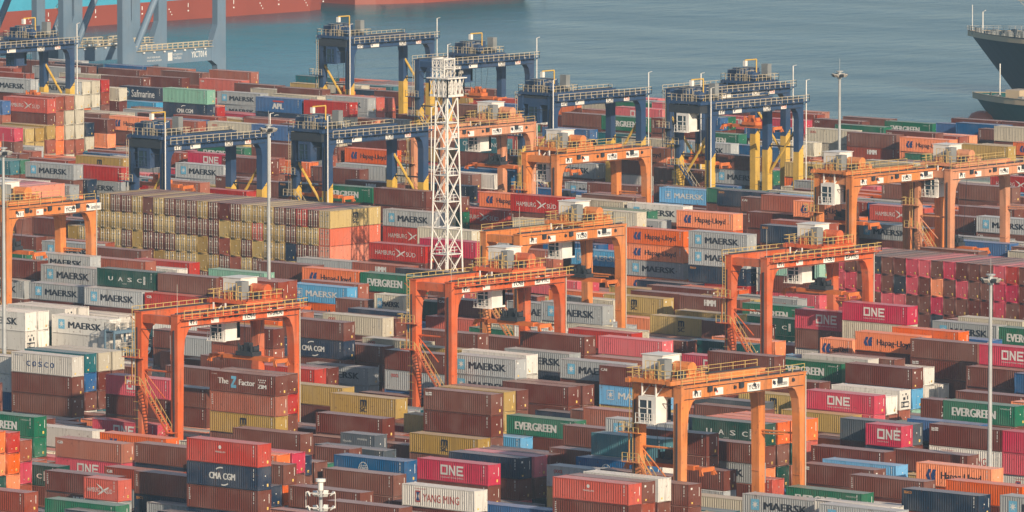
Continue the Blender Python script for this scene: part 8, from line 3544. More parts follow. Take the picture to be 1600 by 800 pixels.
    # staircase on the near side, ladder up the far leg, platforms
    b = MB()
    b.box(-wb-1.2, -wb+w+.9, -1.35, -.05, 17.9, 18.0); b.box(-wb-.6, -wb+w+.9, -1.35, -.05, 14.2, 14.3)
    for q in (-.25, -1.15):
        b.bar((-wb+w+.9, q, 14.1), (-.9, q, 8.2), .1, .28); b.bar((-.9, q, 8.1), (-wb+w+.4, q, 3.6), .1, .25)
    for k in range(19):
        t = k/18; b.box(-wb+w+.9+t*(wb-w-1.8)-.12, -wb+w+.9+t*(wb-w-1.8)+.12, -1.15, -.25, 14.1-t*5.9, 14.16-t*5.9)
        b.box(-.9-t*(wb-w-1.3)-.12, -.9-t*(wb-w-1.3)+.12, -1.15, -.25, 8.1-t*4.5, 8.16-t*4.5)
    b.box(-1.5, -.1, -1.3, -.05, 8.1, 8.2); b.box(-wb-.8, -.2, -1.75, -.05, 3.4, 3.55)
    b.bar((-wb-.3, -.3, 14.2), (-wb-.3, -.3, 18.0), .12)
    st = P_('staircase', b, main)
    b = MB()
    for q in (-.25, -1.15):
        b.bar((-wb+w+.9, q, 15.2), (-.9, q, 9.2), .06); b.bar((-.9, q, 9.1), (-wb+w+.4, q, 4.7), .06)
        for k in range(6):
            t = k/5; x = -wb+w+.9+t*(wb-w-1.8); b.bar((x, q, 14.1-t*5.9), (x, q, 15.2-t*5.9), .05)
    b.rail([(-wb-1.15, -.1, 18), (-wb-1.15, -1.3, 18), (-wb+w+.85, -1.3, 18)], 1.15, .9, .06)
    b.rail([(-wb-.55, -1.3, 14.3), (-wb+w+.85, -1.3, 14.3)], 1.1, .9, .06)
    b.rail([(-wb-.75, -1.7, 3.55), (-.25, -1.7, 3.55)], 1.1, 1.1, .06)
    for k in range(12): b.bar((-wb-.02, -.5, 18.3+k*.42), (-wb+.5, -.5, 18.3+k*.42), .05)
    for x in (-wb, -wb+.5): b.bar((x, -.5, 14.3), (x, -.5, zt), .06)
    for k in range(9): b.bar((-wb-.02, -.28, 3.8+k*1.15), (-wb+w*.8, -.28, 3.8+k*1.15), .05)
    b.build('railing', rl, st)
    # generator house and cabinets on the near sill
    b = MB(); b.box(-wb+1.7, -1.75, -1.9, .3, 2.1, 3.35) if kind == 'n' else b.box(-wb+1.9, -1.9, -2.0, .2, .75, 3.3)
    P_('generator_house', b, M['grey'] if kind == 'n' else M['white'])
    b = MB(); b.box(-wb+2.2, -wb+4.4, -1.5, -.2, 3.56, 5.2); b.box(-wb+4.6, -2.0, -1.4, -.3, 3.56, 4.9); P_('control_cabinet', b, M['grey'])
    # masts
    if kind == 'n':
        for y in (-.35, span+.35):
            b = MB(); b.tube((.35, y, 2), (.35, y, zt+3.3), .10, 6); b.tube((.35, y, zt+3.3), (1.0, y+.2, zt+3.5), .06, 5); P_('lamp_mast', b, M['white'])
    else:
        b = MB(); b.tube((-.5, .5, zt), (-.5, .5, zt+4.2), .035, 5); P_('aerial', b, M['galv'])
        b = MB(); b.tube((.12, span-.2 if kind != 's' else span+.2, 1.4), (.12, span-.2 if kind != 's' else span+.2, zt-.4), .085, 6); P_('conduit', b, M['galv'])
    # signs on the outer girder
    zz = zt-1.05
    if kind == 'n': zz = zt-1.2
    sign(root, 3.0, zz, 1.6, .85, '411')
    sign(root, 7.3, zz+.05, 1.5 if kind != 'n' else 2.4, .9, None, emblem='mark_red' if kind != 'n' else 'mark_navy')
    sign(root, 14.0 if kind != 'n' else 15.5, zz+.05, 2.5 if kind != 'n' else 1.9, 1.05, texts[0])
    if texts[1]: sign(root, 19.2, zz+.12, 3.2, 1.1, texts[1], 'mark_dark' if kind == 'r' else 'grey', 'mark_navy' if kind != 'r' else None)
    elif kind == 'n': sign(root, 20.2, zz+.05, 1.5, .9, texts[0], 'mark_red')
    # trolley
    tr = empty('trolley', (0, 0, 0)); tr.parent = root; tr.location = (0, trolley_y, zt+.3)
    b = MB()
    for x in (-.7, -wb+w-.7): b.box(x-.35, x+.35, -3.6, 3.6, 0, .55)
    for y in (-3.2, -1.0, 1.2, 3.2): b.box(-wb+w-.7, -.7, y-.3, y+.3, .1, .6)
    b.box(-wb+.4, -.4, -3.4, 3.4, .6, .68); b.build('trolley_frame', main if kind != 'n' else M['navy'], tr)
    b = MB(); b.rail([(-.3, -3.5, .6), (-.3, 3.5, .6), (-wb+.3, 3.5, .6), (-wb+.3, -3.5, .6), (-.3, -3.5, .6)], 1.2, 1.1, .06)
    b.rail([(-2.2, -3.3, .6), (-2.2, -.6, .6)], 1.9, .8, .06); b.rail([(-4.6, -3.4, .6), (-2.4, -3.4, .6)], 2.3, .7, .06)
    b.build('railing', rl, tr)
    if kind != 'n':
        b = MB(); b.box(-wb+.7, -wb+4.0, -.9, 2.4, .68, 3.3); b.box(-wb+.5, -wb+4.2, -1.0, 2.5, 3.3, 3.38); b.build('machinery_house', M['white'], tr)
        b = MB(); b.box(-3.3, -2.1, -2.7, -1.3, .68, 3.1); b.build('electric_cabinet', M['grey'], tr); b = MB(); b.box(-3.9, -3.4, -2.4, -1.5, .68, 2.2); b.build('electric_cabinet', M['grey'], tr)
        b = MB(); b.tube((-3.6, 1.2, 1.75), (-.9, 1.2, 1.75), .85, 12); b.box(-3.3, -2.9, .3, 2.1, .68, 1.2); b.box(-1.5, -1.1, .3, 2.1, .68, 1.2); b.build('hoist_drum', main, tr)
        b = MB(); b.box(-1.9, -.9, -.9, .0, .68, 1.5); b.build('motor', M['dark'], tr); b = MB(); b.box(-4.0, -3.6, 2.6, 3.2, .68, 1.6); b.build('motor', M['dark'], tr); b = MB(); b.tube((-3.7, .15, 1.7), (-3.45, .15, 1.7), .65, 10); b.build('motor', M['dark'], tr); b = MB(); b.box(-2.6, -2.0, 2.4, 3.1, .68, 1.3); b.build('motor', M['dark'], tr)
        b = MB(); b.box(-1.9, -.6, 2.2, 3.3, .68, 1.35); b.build('motor_cover', main, tr); b = MB(); b.box(-5.2, -4.2, -3.2, -1.4, .68, 1.5); b.build('motor_cover', main, tr)
    else:
        b = MB()
        for k, y in enumerate((-2.4, -1.0, .4, 1.8)): b.box(-wb+1.4, -wb+4.6, y-.55, y+.55, .68, 2.5+.25*(k % 2)); 
        b.tube((-3.0, -2.3, 1.6), (-1.2, -2.3, 1.6), .8, 10); b.build('machinery_house', M['navy'], tr)
        b = MB()
        for k, y in enumerate((-2.4, -1.0, .4, 1.8)): b.box(-wb+1.5, -wb+4.5, y-.45, y+.45, 2.5+.25*(k % 2), 2.58+.25*(k % 2))
        b.build('house_roof', M['grey'], tr)
        b = MB(); b.box(-3.4, -1.9, 2.2, 3.3, .68, 3.5); b.build('electric_cabinet', M['grey'], tr)
        b = MB(); b.box(-1.8, -1.0, -1.2, .4, .68, 1.7); b.build('motor', M['dark'], tr); b = MB(); b.box(-4.2, -3.2, .9, 1.8, .68, 1.6); b.build('motor', M['dark'], tr); b = MB(); b.box(-1.5, -.7, .9, 2.0, .68, 1.3); b.build('motor', M['dark'], tr); b = MB(); b.box(-wb+.6, -.8, -3.3, 3.3, -1.5, -.1); b.build('motor', M['dark'], tr)
        b = MB(); b.tube((-1.4, -1.6, .68), (-1.4, -1.6, 4.6), .13, 6); b.tube((-1.4, -1.6, 4.6), (-1.4, -4.8, 4.6), .13, 6); b.tube((-1.4, -4.8, 4.6), (-1.4, -4.8, 3.7), .09, 6); b.build('davit', M['yellow'], tr)
        b = MB(); b.box(-1.7, -1.1, -5.1, -4.5, 3.5, 4.5); b.build('davit_hoist', M['white'], tr)
    # driver's cab hanging under the trolley
    cb = empty('cabin', (0, 0, 0)); cb.parent = tr; cb.location = (-wb*.55, -3.6 if trolley_y > 4 else -1.9, -4.9)
    cb.scale = (1.25, 1.2, 1.2)
    cabm = M['white'] if white_cab else M['navy']
    b = MB(); b.box(-1.15, 1.15, -1.2, 1.2, 0, .22); b.box(-1.15, 1.15, -1.2, 1.2, 2.35, 2.75); b.box(.55, 1.15, -1.2, 1.2, .22, 2.35); b.box(-1.15, 1.15, .7, 1.2, .22, 2.35)
    for x in (-1.15, -.08): b.box(x, x+.12, -1.2, -1.06, .22, 2.35)
    b.box(-1.15, .55, -1.2, -1.07, 1.45, 1.55); b.build('cab_body', cabm, cb)
    b = MB(); b.box(-1.08, .55, -1.12, .7, .22, 2.35); b.build('window', M['glass'], cb)
    b = MB()
    for x in (-.9, .9):
        for y in (-.9, .9): b.bar((x, y, 2.75), (x, y, 4.3), .14)
    for x in (-.9, .9): b.bar((x, -.9, 2.8), (x, .9, 4.2), .1)
    b.bar((-.9, .9, 4.2), (.9, .9, 4.2), .1); b.bar((-.9, -.9, 2.85), (.9, -.9, 2.85), .1)
    b.build('hanger', cabm, cb)
    b = MB(); b.rail([(-1.2, -1.6, 0), (1.2, -1.6, 0)], 1.0, .6, .05); b.box(-1.3, 1.3, -1.7, -1.2, -.06, .0); b.build('cab_balcony', cabm, cb)
    # spreader on its ropes
    sp = empty('spreader', (0, 0, 0)); sp.parent = tr; sp.location = (-wb/2, 0.6, sp_z-zt-.3)
    b = MB(); b.box(-4.3, 4.3, -.55, .55, .0, .55)
    for s in (-1, 1):
        b.box(min(s*4.3, s*6.0), max(s*4.3, s*6.0), -.3, .3, .05, .45); b.box(s*6.0-.25, s*6.0+.25, -1.2, 1.2, -.05, .5)
        for y in (-1.15, 1.15): b.box(s*6.05-.2, s*6.05+.2, y-.12, y+.12, -.55, .1); b.bar((s*6.1, y, .3), (s*6.5, y*1.15, -.45), .16)
    b.build('spreader_beam', M['spreader'], sp)
    b = MB(); b.box(-1.6, 1.6, -.9, .9, .56, 1.15)
    for x in (-1.2, 1.2): b.tube((x, -.5, 1.5), (x, .5, 1.5), .42, 10); b.bar((x, -.7, 1.1), (x, -.7, 2.2), .2); b.bar((x, .7, 1.1), (x, .7, 2.0), .2)
    b.box(-.5, .5, -.4, .4, 1.15, 2.3); b.build('headblock', M['spreader'] if kind == 'n' else M['dark'], sp)
    b = MB(); tz = zt+.3-sp_z
    for x in (-1.3, 1.3):
        for y in (-.6, .6): b.tube((x, y, 1.4), (x*1.4, y*2.0, tz), .03, 4)
    b.build('ropes', M['dark'], sp)
    return root
GANTRIES = [
    ('o', -671.43, 786.01, 24.3, 24, 8.0, 2.0, 13.5, ('YC69', 'Sumitomo'), 'weathered orange gantry crane nearest the camera with a white cab at its left', False, True),
    ('r', -779.98, 808.6, 24.2, 24, 8.0, 17.5, 16.4, ('YC44', 'HYUNDAI'), 'red gantry crane at left standing over brown stacks beside the refrigerated stack', False, True),
    ('r', -783.06, 867.12, 24.4, 24, 8.0, 16.8, 16.6, ('YC48', 'ZPMC'), 'red gantry crane in the middle of the yard in front of the lattice tower', False, True),
    ('r', -773.69, 924.82, 24.5, 24, 8.0, 16.5, 17.5, ('YC61', 'ZPMC'), 'red gantry crane in front of the pink and brown wall of ends', False, True),
    ('o', -825.24, 928.99, 24.3, 24, 8.0, 18.0, 15.6, ('YC50', 'Sumitomo'), 'pale orange gantry crane directly behind the middle red gantry crane', False, True),
    ('o', -854.12, 1042.17, 24.1, 24, 8.0, 2.6, 16.0, ('YC52', 'Sumitomo'), 'orange gantry crane with its cab at left beyond the pink and brown wall', False, True),
    ('o', -917.85, 1042.56, 24.2, 24, 8.0, 6.5, 15.2, ('YC58', 'Sumitomo'), 'pale orange gantry crane standing in front of the single mid-yard navy crane', False, True),
    ('o', -914.6, 910.22, 19.9, 24, 8.0, 4.5, 16.5, ('YC53', 'Sumitomo'), 'orange gantry crane at the left edge beside the yellow-brown wall of doors', False, True),
    ('s', -968.11, 1069.82, 24.3, 24, 8.0, 18, 16.2, ('YC47', 'ZPMC'), 'faded orange gantry crane partly hidden by the white lattice tower', False, True),
    ('s', -850.42, 1062.97, 24.3, 24, 8.0, 5.5, 10.5, ('YC46', 'ZPMC'), 'faded orange gantry crane cut off by the right edge', False, True),
    ('n', -994.2, 1128.23, 25.6, 25, 8.6, 3.5, 11.5, ('YC70', ''), 'navy gantry crane standing alone behind the pale orange crane', True, False),
    ('n', -960.19, 1132.02, 25.8, 25, 8.6, 1.2, 14.5, ('YC70', ''), 'front navy gantry crane of the close pair with a white cab at left', True, True),
    ('n', -977.84, 1010.94, 25.0, 25, 8.6, 3, 17, ('YC70', ''), 'navy gantry crane rising behind the yellow-brown wall of doors', True, False),
    ('n', -967.13, 1039.55, 25.5, 25, 8.6, 2.6, 14, ('YC70', ''), 'navy gantry crane just left of the white lattice tower', False, False),
    ('n', -1125.13, 1215.9, 25.0, 25, 8.6, 3, 13.5, ('YC70', ''), 'farthest navy gantry crane against the water with orange spreader hanging', False, False),
    ('n', -1071.49, 1185.43, 25.0, 25, 8.6, 13, 17, ('YC70', ''), 'navy gantry crane behind the top of the white lattice tower', True, False),
    ('n', -1167.65, 1156.41, 25.0, 25, 8.6, 17, 13.0, ('YC70', ''), 'navy gantry crane cut off by the left edge below the quay cranes', False, False),
    ('n', -985.32, 1158.83, 25.5, 25, 8.6, 19, 17.0, ('YC70', ''), 'rear navy gantry crane of the close pair with the trolley at right', False, False)]
for kind, X0, Y0, span, zt, wb, ty, sz, texts, label, flip, wcab in GANTRIES:
    g = gantry(kind, span, zt, wb, label, texts, ty, sz, flip, wcab)
    g.location = (X0, Y0, 0)
# ------------------------------------------------------------------ light masts
def mast(x, y, h, kind, label):
    root = empty('light_mast', (x, y, 0)); tag(root, label, 'light mast', 'floodlight masts in the yard')
    b = MB(); b.tube((0, 0, 0), (0, 0, h-1.2), .36, 12, .20); b.tube((0, 0, 0), (0, 0, .5), .7, 10); b.build('pole', M['pole'], root)
    if kind == 'a':
        b = MB(); b.tube((0, 0, h-1.2), (0, 0, h), .42, 10, .34); b.tube((0, 0, h), (0, 0, h+.16), .62, 12); b.tube((0, 0, h+.16), (0, 0, h+2.2), .035, 5)
        for k in range(8):
            a = 2*math.pi*k/8; b.bar((0, 0, h-.6), (math.cos(a)*1.05, math.sin(a)*1.05, h-.5), .06)
        b.build('head_frame', M['pole'], root)
        for k in range(8):
            a = 2*math.pi*k/8+.2; b = MB(); b.box(-.34, .34, -.13, .13, -.26, .26)
            o = b.build('floodlight', M['dark'] if k % 2 else M['galv'], root, (math.cos(a)*1.15, math.sin(a)*1.15, h-.62)); o.rotation_euler = (-.7, 0, a-math.pi/2)
    else:
        b = MB(); b.tube((0, 0, h-.3), (0, 0, h), .52, 14); b.tube((0, 0, h-1.2), (0, 0, h-.3), .28, 10)
        for z in (h-1.5, h-3.0):
            for a in (.5, 2.2, 3.7, 5.3): b.bar((0, 0, z), (math.cos(a)*1.55, math.sin(a)*1.55, z), .06)
        for a in (.5, 3.7): b.bar((math.cos(a)*1.55, math.sin(a)*1.55, h-3.0), (math.cos(a)*1.55, math.sin(a)*1.55, h-1.4), .05)
        b.build('head_frame', M['white'], root)
        for z in (h-1.55, h-3.05):
            for k in range(8):
                a = 2*math.pi*k/8+.35; b = MB(); b.box(-.26, .26, -.22, .22, -.04, .04)
                o = b.build('floodlight', M['white'], root, (math.cos(a)*1.35, math.sin(a)*1.35, z)); o.rotation_euler = (.6+.25*(k % 3), 0, a-math.pi/2)
    return root
for a in [(-900.5, 1095.42, 36.0, 'a', 'tall grey light mast standing against the water at right'), (-856.78, 907.98, 40.0, 'a', 'tall light mast in front of the yellow-brown wall of doors'), (-662.51, 836.44, 35.0, 'a', 'tall light mast at the right in front of the pink containers'), (-855.94, 851.29, 40.0, 'a', 'light mast at the left edge beside white refrigerated containers'), (-583.78, 626.33, 34.0, 'b', 'white light mast with two tiers of lamps at the bottom edge')]: mast(*a)

# ------------------------------------------------------------------ white lattice tower
def lattice_tower(x, y):
    root = empty('lattice_tower', (x, y, 0)); tag(root, 'white steel lattice tower with a boxy two-tier equipment platform on top', 'tower')
    h = 37.9; a0, a1 = 2.0, 1.2
    W = M['white']; half = lambda z: a0+(a1-a0)*z/h
    for sx in (-1, 1):
        for sy_ in (-1, 1):
            b = MB(); b.tube((sx*a0, sy_*a0, 0), (sx*a1, sy_*a1, h), .14, 8); b.build('leg', W, root)
    b = MB(); n = 9
    for k in range(n):
        z0, z1 = h*k/n, h*(k+1)/n; p, q = half(z0), half(z1)
        for (ax, ay), (bx, by) in (((-1,-1),(1,-1)), ((1,-1),(1,1)), ((1,1),(-1,1)), ((-1,1),(-1,-1))):
            b.tube((ax*p, ay*p, z0), (bx*q, by*q, z1), .085, 5); b.tube((bx*p, by*p, z0), (ax*q, ay*q, z1), .085, 5)
            b.tube((ax*q, ay*q, z1), (bx*q, by*q, z1), .10, 5)
    b.build('bracing', W, root)
    b = MB()
    for s in (-.3, .3): b.tube((.2+s, -.2, 0), (.2+s, -.2, h), .05, 4)
    for k in range(90): b.bar((-.1, -.2, .4+k*.41), (.5, -.2, .4+k*.41), .04)
    for k in range(1, n):
        q = half(h*k/n); b.box(-q*.6, q*.7, -q*.7, q*.5, h*k/n, h*k/n+.06)
    b.build('ladder', W, root)
    b = MB()
    for k in (3, 5, 6): q = half(h*k/n)*.75; b.rail([(-q, -q, h*k/n), (q, -q, h*k/n), (q, q, h*k/n), (-q, q, h*k/n), (-q, -q, h*k/n)], 1.1, .8, .06)
    b.build('railing', W, root)
    # lower platform box
    b = MB(); r = 1.95; z0 = h; z1 = h+2.9
    b.box(-r, r, -r, r, z0, z0+.35); b.box(-r-.35, r+.35, -r-.35, r+.35, z1, z1+.16)
    for sx in (-1, 1):
        for k in range(5):
            t = -r+k*r/2; b.bar((t, sx*r, z0), (t, sx*r, z1), .16); b.bar((sx*r, t, z0), (sx*r, t, z1), .16)
            if k < 4:
                for u, v in ((0, 1), (1, 0)):
                    b.bar((t, sx*r, z0+.3 if u == 0 else z1), (t+r/2, sx*r, z1 if u == 0 else z0+.3), .09); b.bar((sx*r, t, z0+.3 if u == 0 else z1), (sx*r, t+r/2, z1 if u == 0 else z0+.3), .09)
    b.build('platform', W, root)
    b = MB(); b.box(-1.2, 1.1, -1.1, 1.2, z0+.36, z1-.5); b.build('equipment_cabin', W, root)
    b = MB(); z2 = z1+3.2
    for x_ in (-1.95, -1.1, -.2, .6):
        for y_ in (-1.2, 1.2): b.bar((x_, y_, z1+.16), (x_, y_, z2), .16)
    for y_ in (-1.2, 1.2):
        for z in (z1+1.3, z1+1.75, z2-.15): b.bar((-1.95, y_, z), (.6, y_, z), .22)
        for k in range(3):
            x_ = -1.95+k*.85; b.bar((x_, y_, z1+1.75), (x_+.85, y_, z2), .1); b.bar((x_, y_, z2), (x_+.85, y_, z1+1.75), .1)
            b.bar((x_, y_, z1+.2), (x_+.85, y_, z1+1.3), .1)
    b.bar((-1.95, -1.2, z2-.1), (-1.95, 1.2, z2-.1), .2); b.bar((.6, -1.2, z2-.1), (.6, 1.2, z2-.1), .2); b.box(-1.95, .6, -1.2, 1.2, z1+1.5, z1+1.58)
    b.build('upper_frame', W, root)
    b = MB()
    for k, (x_, y_) in enumerate(((1.5, 1.6), (1.9, .6), (1.9, -.6), (1.0, 1.9), (1.6, -1.5))): b.bar((x_, y_, z1), (x_+.3, y_+.25, z1+1.2+.2*(k % 3)), .07); b.cbox(x_+.2, y_+.2, z1+.9, .35, .2, .3)
    b.build('antennas', M['galv'], root)
lattice_tower(*(-895.4, 990.4))

# ------------------------------------------------------------------ reefer service racks
def rack(x, y, ln, lev, label):
    root = empty('reefer_rack', (x, y, 0)); tag(root, label, 'reefer rack', 'blue-grey service racks between the refrigerated containers')
    b = MB()
    n = int(ln/4.2)
    for k in range(n+1):
        for x_ in (-.95, .95): b.bar((x_, ln*k/n, 0), (x_, ln*k/n, lev[-1]+.1), .26)
    for k in range(n):
        b.bar((.95, ln*k/n, lev[0]), (.95, ln*(k+1)/n, lev[1]), .1); b.bar((-.95, ln*k/n, lev[0]), (-.95, ln*(k+1)/n, lev[1]), .1)
    b.build('frame', M['rack'], root)
    for z in lev:
        b = MB(); b.box(-1.0, 1.0, 0, ln, z-.12, z); b.box(.95, 1.1, 0, ln, z-.45, z); b.box(-1.1, -.95, 0, ln, z-.45, z); d = b.build('deck', M['rack'], root)
        b = MB(); b.rail([(1.0, 0, z), (1.0, ln, z)], 1.15, 1.3, .06); b.rail([(-1.0, 0, z), (-1.0, ln, z)], 1.15, 1.3, .06); b.rail([(-1.0, 0, z), (1.0, 0, z)], 1.15, 1, .06); b.build('railing', M['galv'], d)
        for k in range(n*2): b = MB(); b.box(-.5, .3, ln*(k+.3)/n/2, ln*(k+.3)/n/2+.5, z, z+1.0); b.build('socket_cabinet', M['galv'], d)
    b = MB()
    for a_, c_ in zip(lev[:-1], lev[1:]):
        for x_ in (-.5, .4): b.bar((x_, ln-1.0, a_), (x_, ln-4.2, c_), .08, .22)
        for k in range(10): b.box(-.5, .4, ln-1.0-3.2*k/10-.12, ln-1.0-3.2*k/10+.12, a_+(c_-a_)*k/10, a_+(c_-a_)*k/10+.05)
    b.build('stairs', M['galv'], root)
for a in [(-871.6, 889.0, 25.2, (3.2, 6.6, 9.6), 'blue-grey service rack with railings beside the white refrigerated stack')]: rack(*a)

# ------------------------------------------------------------------ ship-to-shore cranes on the quay
def quay_crane(x, y, label, txt):
    root = empty('quay_crane', (x, y, 0)); tag(root, label, 'quay crane', 'ship-to-shore cranes on the quay')
    S = M['sts']; G = 30.0; sep = 18.0
    for yy in (0, G):
        for xx in (0, -sep):
            b = MB(); s = 1 if yy == 0 else -1
            o = [(yy-1.25, 2.2), (yy+1.25, 2.2), (yy+1.25, 12.6)]
            o = [(yy-s*1.25, 2.0), (yy+s*1.0, 2.0), (yy+s*1.6, 7.6), (yy+s*3.4, 8.8), (yy+s*3.4, 11.7), (yy+s*1.4, 16.5), (yy+s*1.25, 46.0), (yy-s*1.25, 46.0)]
            b.prism(o, 'x', xx-1.6, xx); b.build('leg', S, root)
    for xx in (0, -sep):
        b = MB(); b.box(xx-1.5, xx-.1, 3.4, G-3.4, 8.7, 11.8); bm_ = b.build('portal_beam', S, root)
        b2 = MB(); b2.box(xx-1.59, xx-.01, 1.26, G-1.26, 44.0, 46.0); b2.build('upper_beam', S, root)
        b = MB(); b.rail([(xx-.1, 3, 11.8), (xx-.1, G-2.5, 11.8)], 1.2, 1.6, .09); b.rail([(xx-1.5, 3, 11.8), (xx-1.5, G-2.5, 11.8)], 1.2, 1.6, .09); b.box(xx-1.7, xx+.35, 3, G-3, 11.81, 11.9); b.build('railing', M['rail_pale'], bm_)
        for k in range(7): b = MB(); b.box(xx+.05, xx+.3, 5+k*3.2, 5.5+k*3.2, 11.3, 11.6); b.build('floodlight', M['white'], bm_)
        b = MB(); b.tube((xx-.7, 3.0, 11.6), (xx-.7, 18.5, 38.0), .75, 12); b.tube((xx-.7, G-1.5, 45), (xx-.7, 16.5, 36.0), .75, 12); b.build('diagonal_brace', S, root)
        if xx == 0:
            if txt == 'a':
                put = lambda me: setattr(place('lettering', me, bm_, (-.085, 0, 0)), 'rotation_euler', (0, 0, math.pi/2))
                put(text_mesh('YICT014', M['mark_white'], 20.4, 25.2, 10.3, 1.35, bold=.01))
                put(outline([rect(13.0, 14.4, 9.3, 11.1)], M['mark_white'])); put(text_mesh('HUTCHISON PORTS', M['mark_white'], 14.7, 17.6, 10.6, .45)); put(text_mesh('YANTIAN', M['mark_white'], 14.7, 17.2, 9.8, .55))
                put(text_mesh('SWL 65T UNDER SPREADER', M['mark_white'], 6.5, 10.6, 10.3, .35)); put(text_mesh('SWL 80T UNDER CARGO BEAM', M['mark_white'], 6.5, 11.0, 9.6, .35))
            else:
                put = lambda me: setattr(place('lettering', me, bm_, (-.085, 0, 0)), 'rotation_euler', (0, 0, math.pi/2))
                put(outline([[(24.0+2.0*math.cos(2*math.pi*k/20), 10.75+.75*math.sin(2*math.pi*k/20)) for k in range(20)]], M['mark_white']))
                put(text_mesh('\u4e0a\u6d77\u632f\u534e\u6e2f\u673a', M['mark_white'], 22.0, 26.0, 9.35, .8))
    for yy in (0, G):
        for z0_, z1_, nm_ in ((2.0, 4.4, 'sill_beam'), (33.0, 35.0, 'cross_beam'), (44.1, 45.9, 'cross_beam')):
            b = MB(); b.box(-sep, -1.6, yy-.8, yy+.8, z0_, z1_); b.build(nm_, S, root)
        for xx in (-.8, -sep-.8):
            b = MB(); b.box(xx-3.2, xx+3.2, yy-.7, yy+.7, .5, 1.95)
            for k in range(6): b.tube((xx-2.8+k*1.1, yy-.5, .42), (xx-2.8+k*1.1, yy+.5, .42), .42, 10)
            b.build('bogie', M['dark'], root)
    b = MB()
    for xx in (-6, -12): b.box(xx-.8, xx+.8, -22, 78, 46.1, 48.6)
    for k in range(9): b.box(-11.2, -6.8, -20+k*12, -19.2+k*12, 46.6, 47.4)
    b.build('boom', S, root)
    b = MB(); b.box(-14, -4, -16, -4, 48.7, 54); b.build('machinery_house', S, root)
    b = MB()
    for xx in (-5, -13):
        b.tube((xx, 26, 46), (xx, 22, 72), .7, 8); b.tube((xx, 4, 46), (xx, 22, 72), .5, 8); b.tube((xx, 22, 71), (xx, 70, 48.6), .3, 6)
    b.build('apex_frame', S, root)
    b = MB()
    for k in range(10):
        z0 = 4.5+k*4; x_ = -sep-1.7
        b.bar((x_-.5, -1.0, z0), (x_-.5, 1.0, z0+2), .09); b.bar((x_-.5, 1.0, z0+2), (x_-.5, -1.0, z0+4), .09); b.bar((x_-1.2, -1.0, z0), (x_-1.2, 1.0, z0+2), .09)
    b.build('stair_tower', M['rail_pale'], root)
quay_crane((-1269.0, 1300.0)[0], (-1269.0, 1300.0)[1], 'blue-grey quay crane with white code lettering on its portal beam', 'a')
quay_crane((-1295.2, 1300.0)[0], (-1295.2, 1300.0)[1], 'blue-grey quay crane with an oval white badge on its portal beam', 'b')

# ------------------------------------------------------------------ ships
def hull_shell(b, L, B, z0, z1, stem, entr, kk=10, ns=26, aft=6.0, cap=False):
    """lofted hull, bow at +x (stem(z) gives the stem line), stern at -L"""
    rows = []
    for j in range(kk+1):
        z = z0+(z1-z0)*j/kk; xb = stem(z); e = entr(z); row = []
        for i in range(ns+1):
            t = i/ns; t = 1-(1-t)**1.7
            x = -L+t*(xb+L)
            f = 1.0
            if x > xb-e: f = max(0.0, 1-((x-(xb-e))/e)**2.1)
            if x < -L+aft*3: f *= .62+.38*((x+L)/(aft*3))**.7
            row.append((x, B/2*f, z))
        rows.append(row)
    for sgn in (-1, 1):
        vs = [(x, sgn*y, z) for r_ in rows for x, y, z in r_]; n = ns+1
        b.poly(vs, [(j*n+i, j*n+i+1, (j+1)*n+i+1, (j+1)*n+i) for j in range(kk) for i in range(ns)])
    tr = [(r_[0][0], r_[0][1], r_[0][2]) for r_ in rows]
    b.poly([(x, -y, z) for x, y, z in tr]+[(x, y, z) for x, y, z in tr], [(j, j+1, kk+1+j+1, kk+1+j) for j in range(kk)])
    return rows[-1]
def deck(b, edge, z, inset=.0):
    n = len(edge)
    b.poly([(x, -max(0, y-inset), z) for x, y, _ in edge]+[(x, max(0, y-inset), z) for x, y, _ in edge], [(i, i+1, n+i+1, n+i) for i in range(n-1)])
HM = {k: flat(k, c, .45, var=.1, scale=.08) for k, c in dict(hull_black=(.018, .034, .05, 1), hull_green=(.012, .10, .095, 1), hull_teal=(.015, .11, .12, 1), hull_blue=(.06, .33, .47, 1),
     boot_red=(.27, .055, .03, 1), deck_buff=(.50, .38, .25, 1), deck_green=(.20, .25, .20, 1), bulb_red=(.50, .12, .06, 1)).items()}
WZ = -3.0
def ship(name, loc, rz, L, B, hz, rake, hull_m, label, boot=None, bootz=0, ent=30, flare=.5, bulb=False):
    root = empty(name, loc, rz); tag(root, label, 'ship')
    stem = lambda z: -rake*(1-max(0, min(1, (z-WZ)/(hz-WZ))))
    entr = lambda z: ent*(1+flare*(1-(z-WZ)/(hz-WZ)))
    b = MB(); edge = hull_shell(b, L, B, bootz if boot else WZ-2, hz, stem, entr); h = b.build('hull', hull_m, root)
    if boot:
        b = MB(); hull_shell(b, L, B+.03, WZ-2, bootz, stem, entr, 4); b.build('boot_topping', boot, root)
    b = MB(); deck(b, edge, hz-1.3, .12); b.build('deck', HM['deck_green'], root)
    b = MB()
    for s_ in (-1, 1):
        vs_ = [(x, s_*max(0, y-.10), z_) for x, y, _ in edge for z_ in (hz-1.3, hz-.02)]
        b.poly(vs_, [(2*i, 2*i+2, 2*i+3, 2*i+1) for i in range(len(edge)-1)])
    b.build('bulwark', HM['deck_buff'], root)
    if bulb:
        b = MB(); vs = []; fs = []; n = 12
        for i in range(9):
            t = i/8*math.pi; r_ = math.sin(t)**.8
            for k in range(n): a = 2*math.pi*k/n; vs.append((-rake+2.6+3.6*math.cos(t), 2.1*r_*math.cos(a), WZ-.1+2.1*r_*math.sin(a)))
        b.poly(vs, [(i*n+k, i*n+(k+1) % n, (i+1)*n+(k+1) % n, (i+1)*n+k) for i in range(8) for k in range(n)])
        b.build('bulbous_bow', HM['bulb_red'], root)
    return root, edge
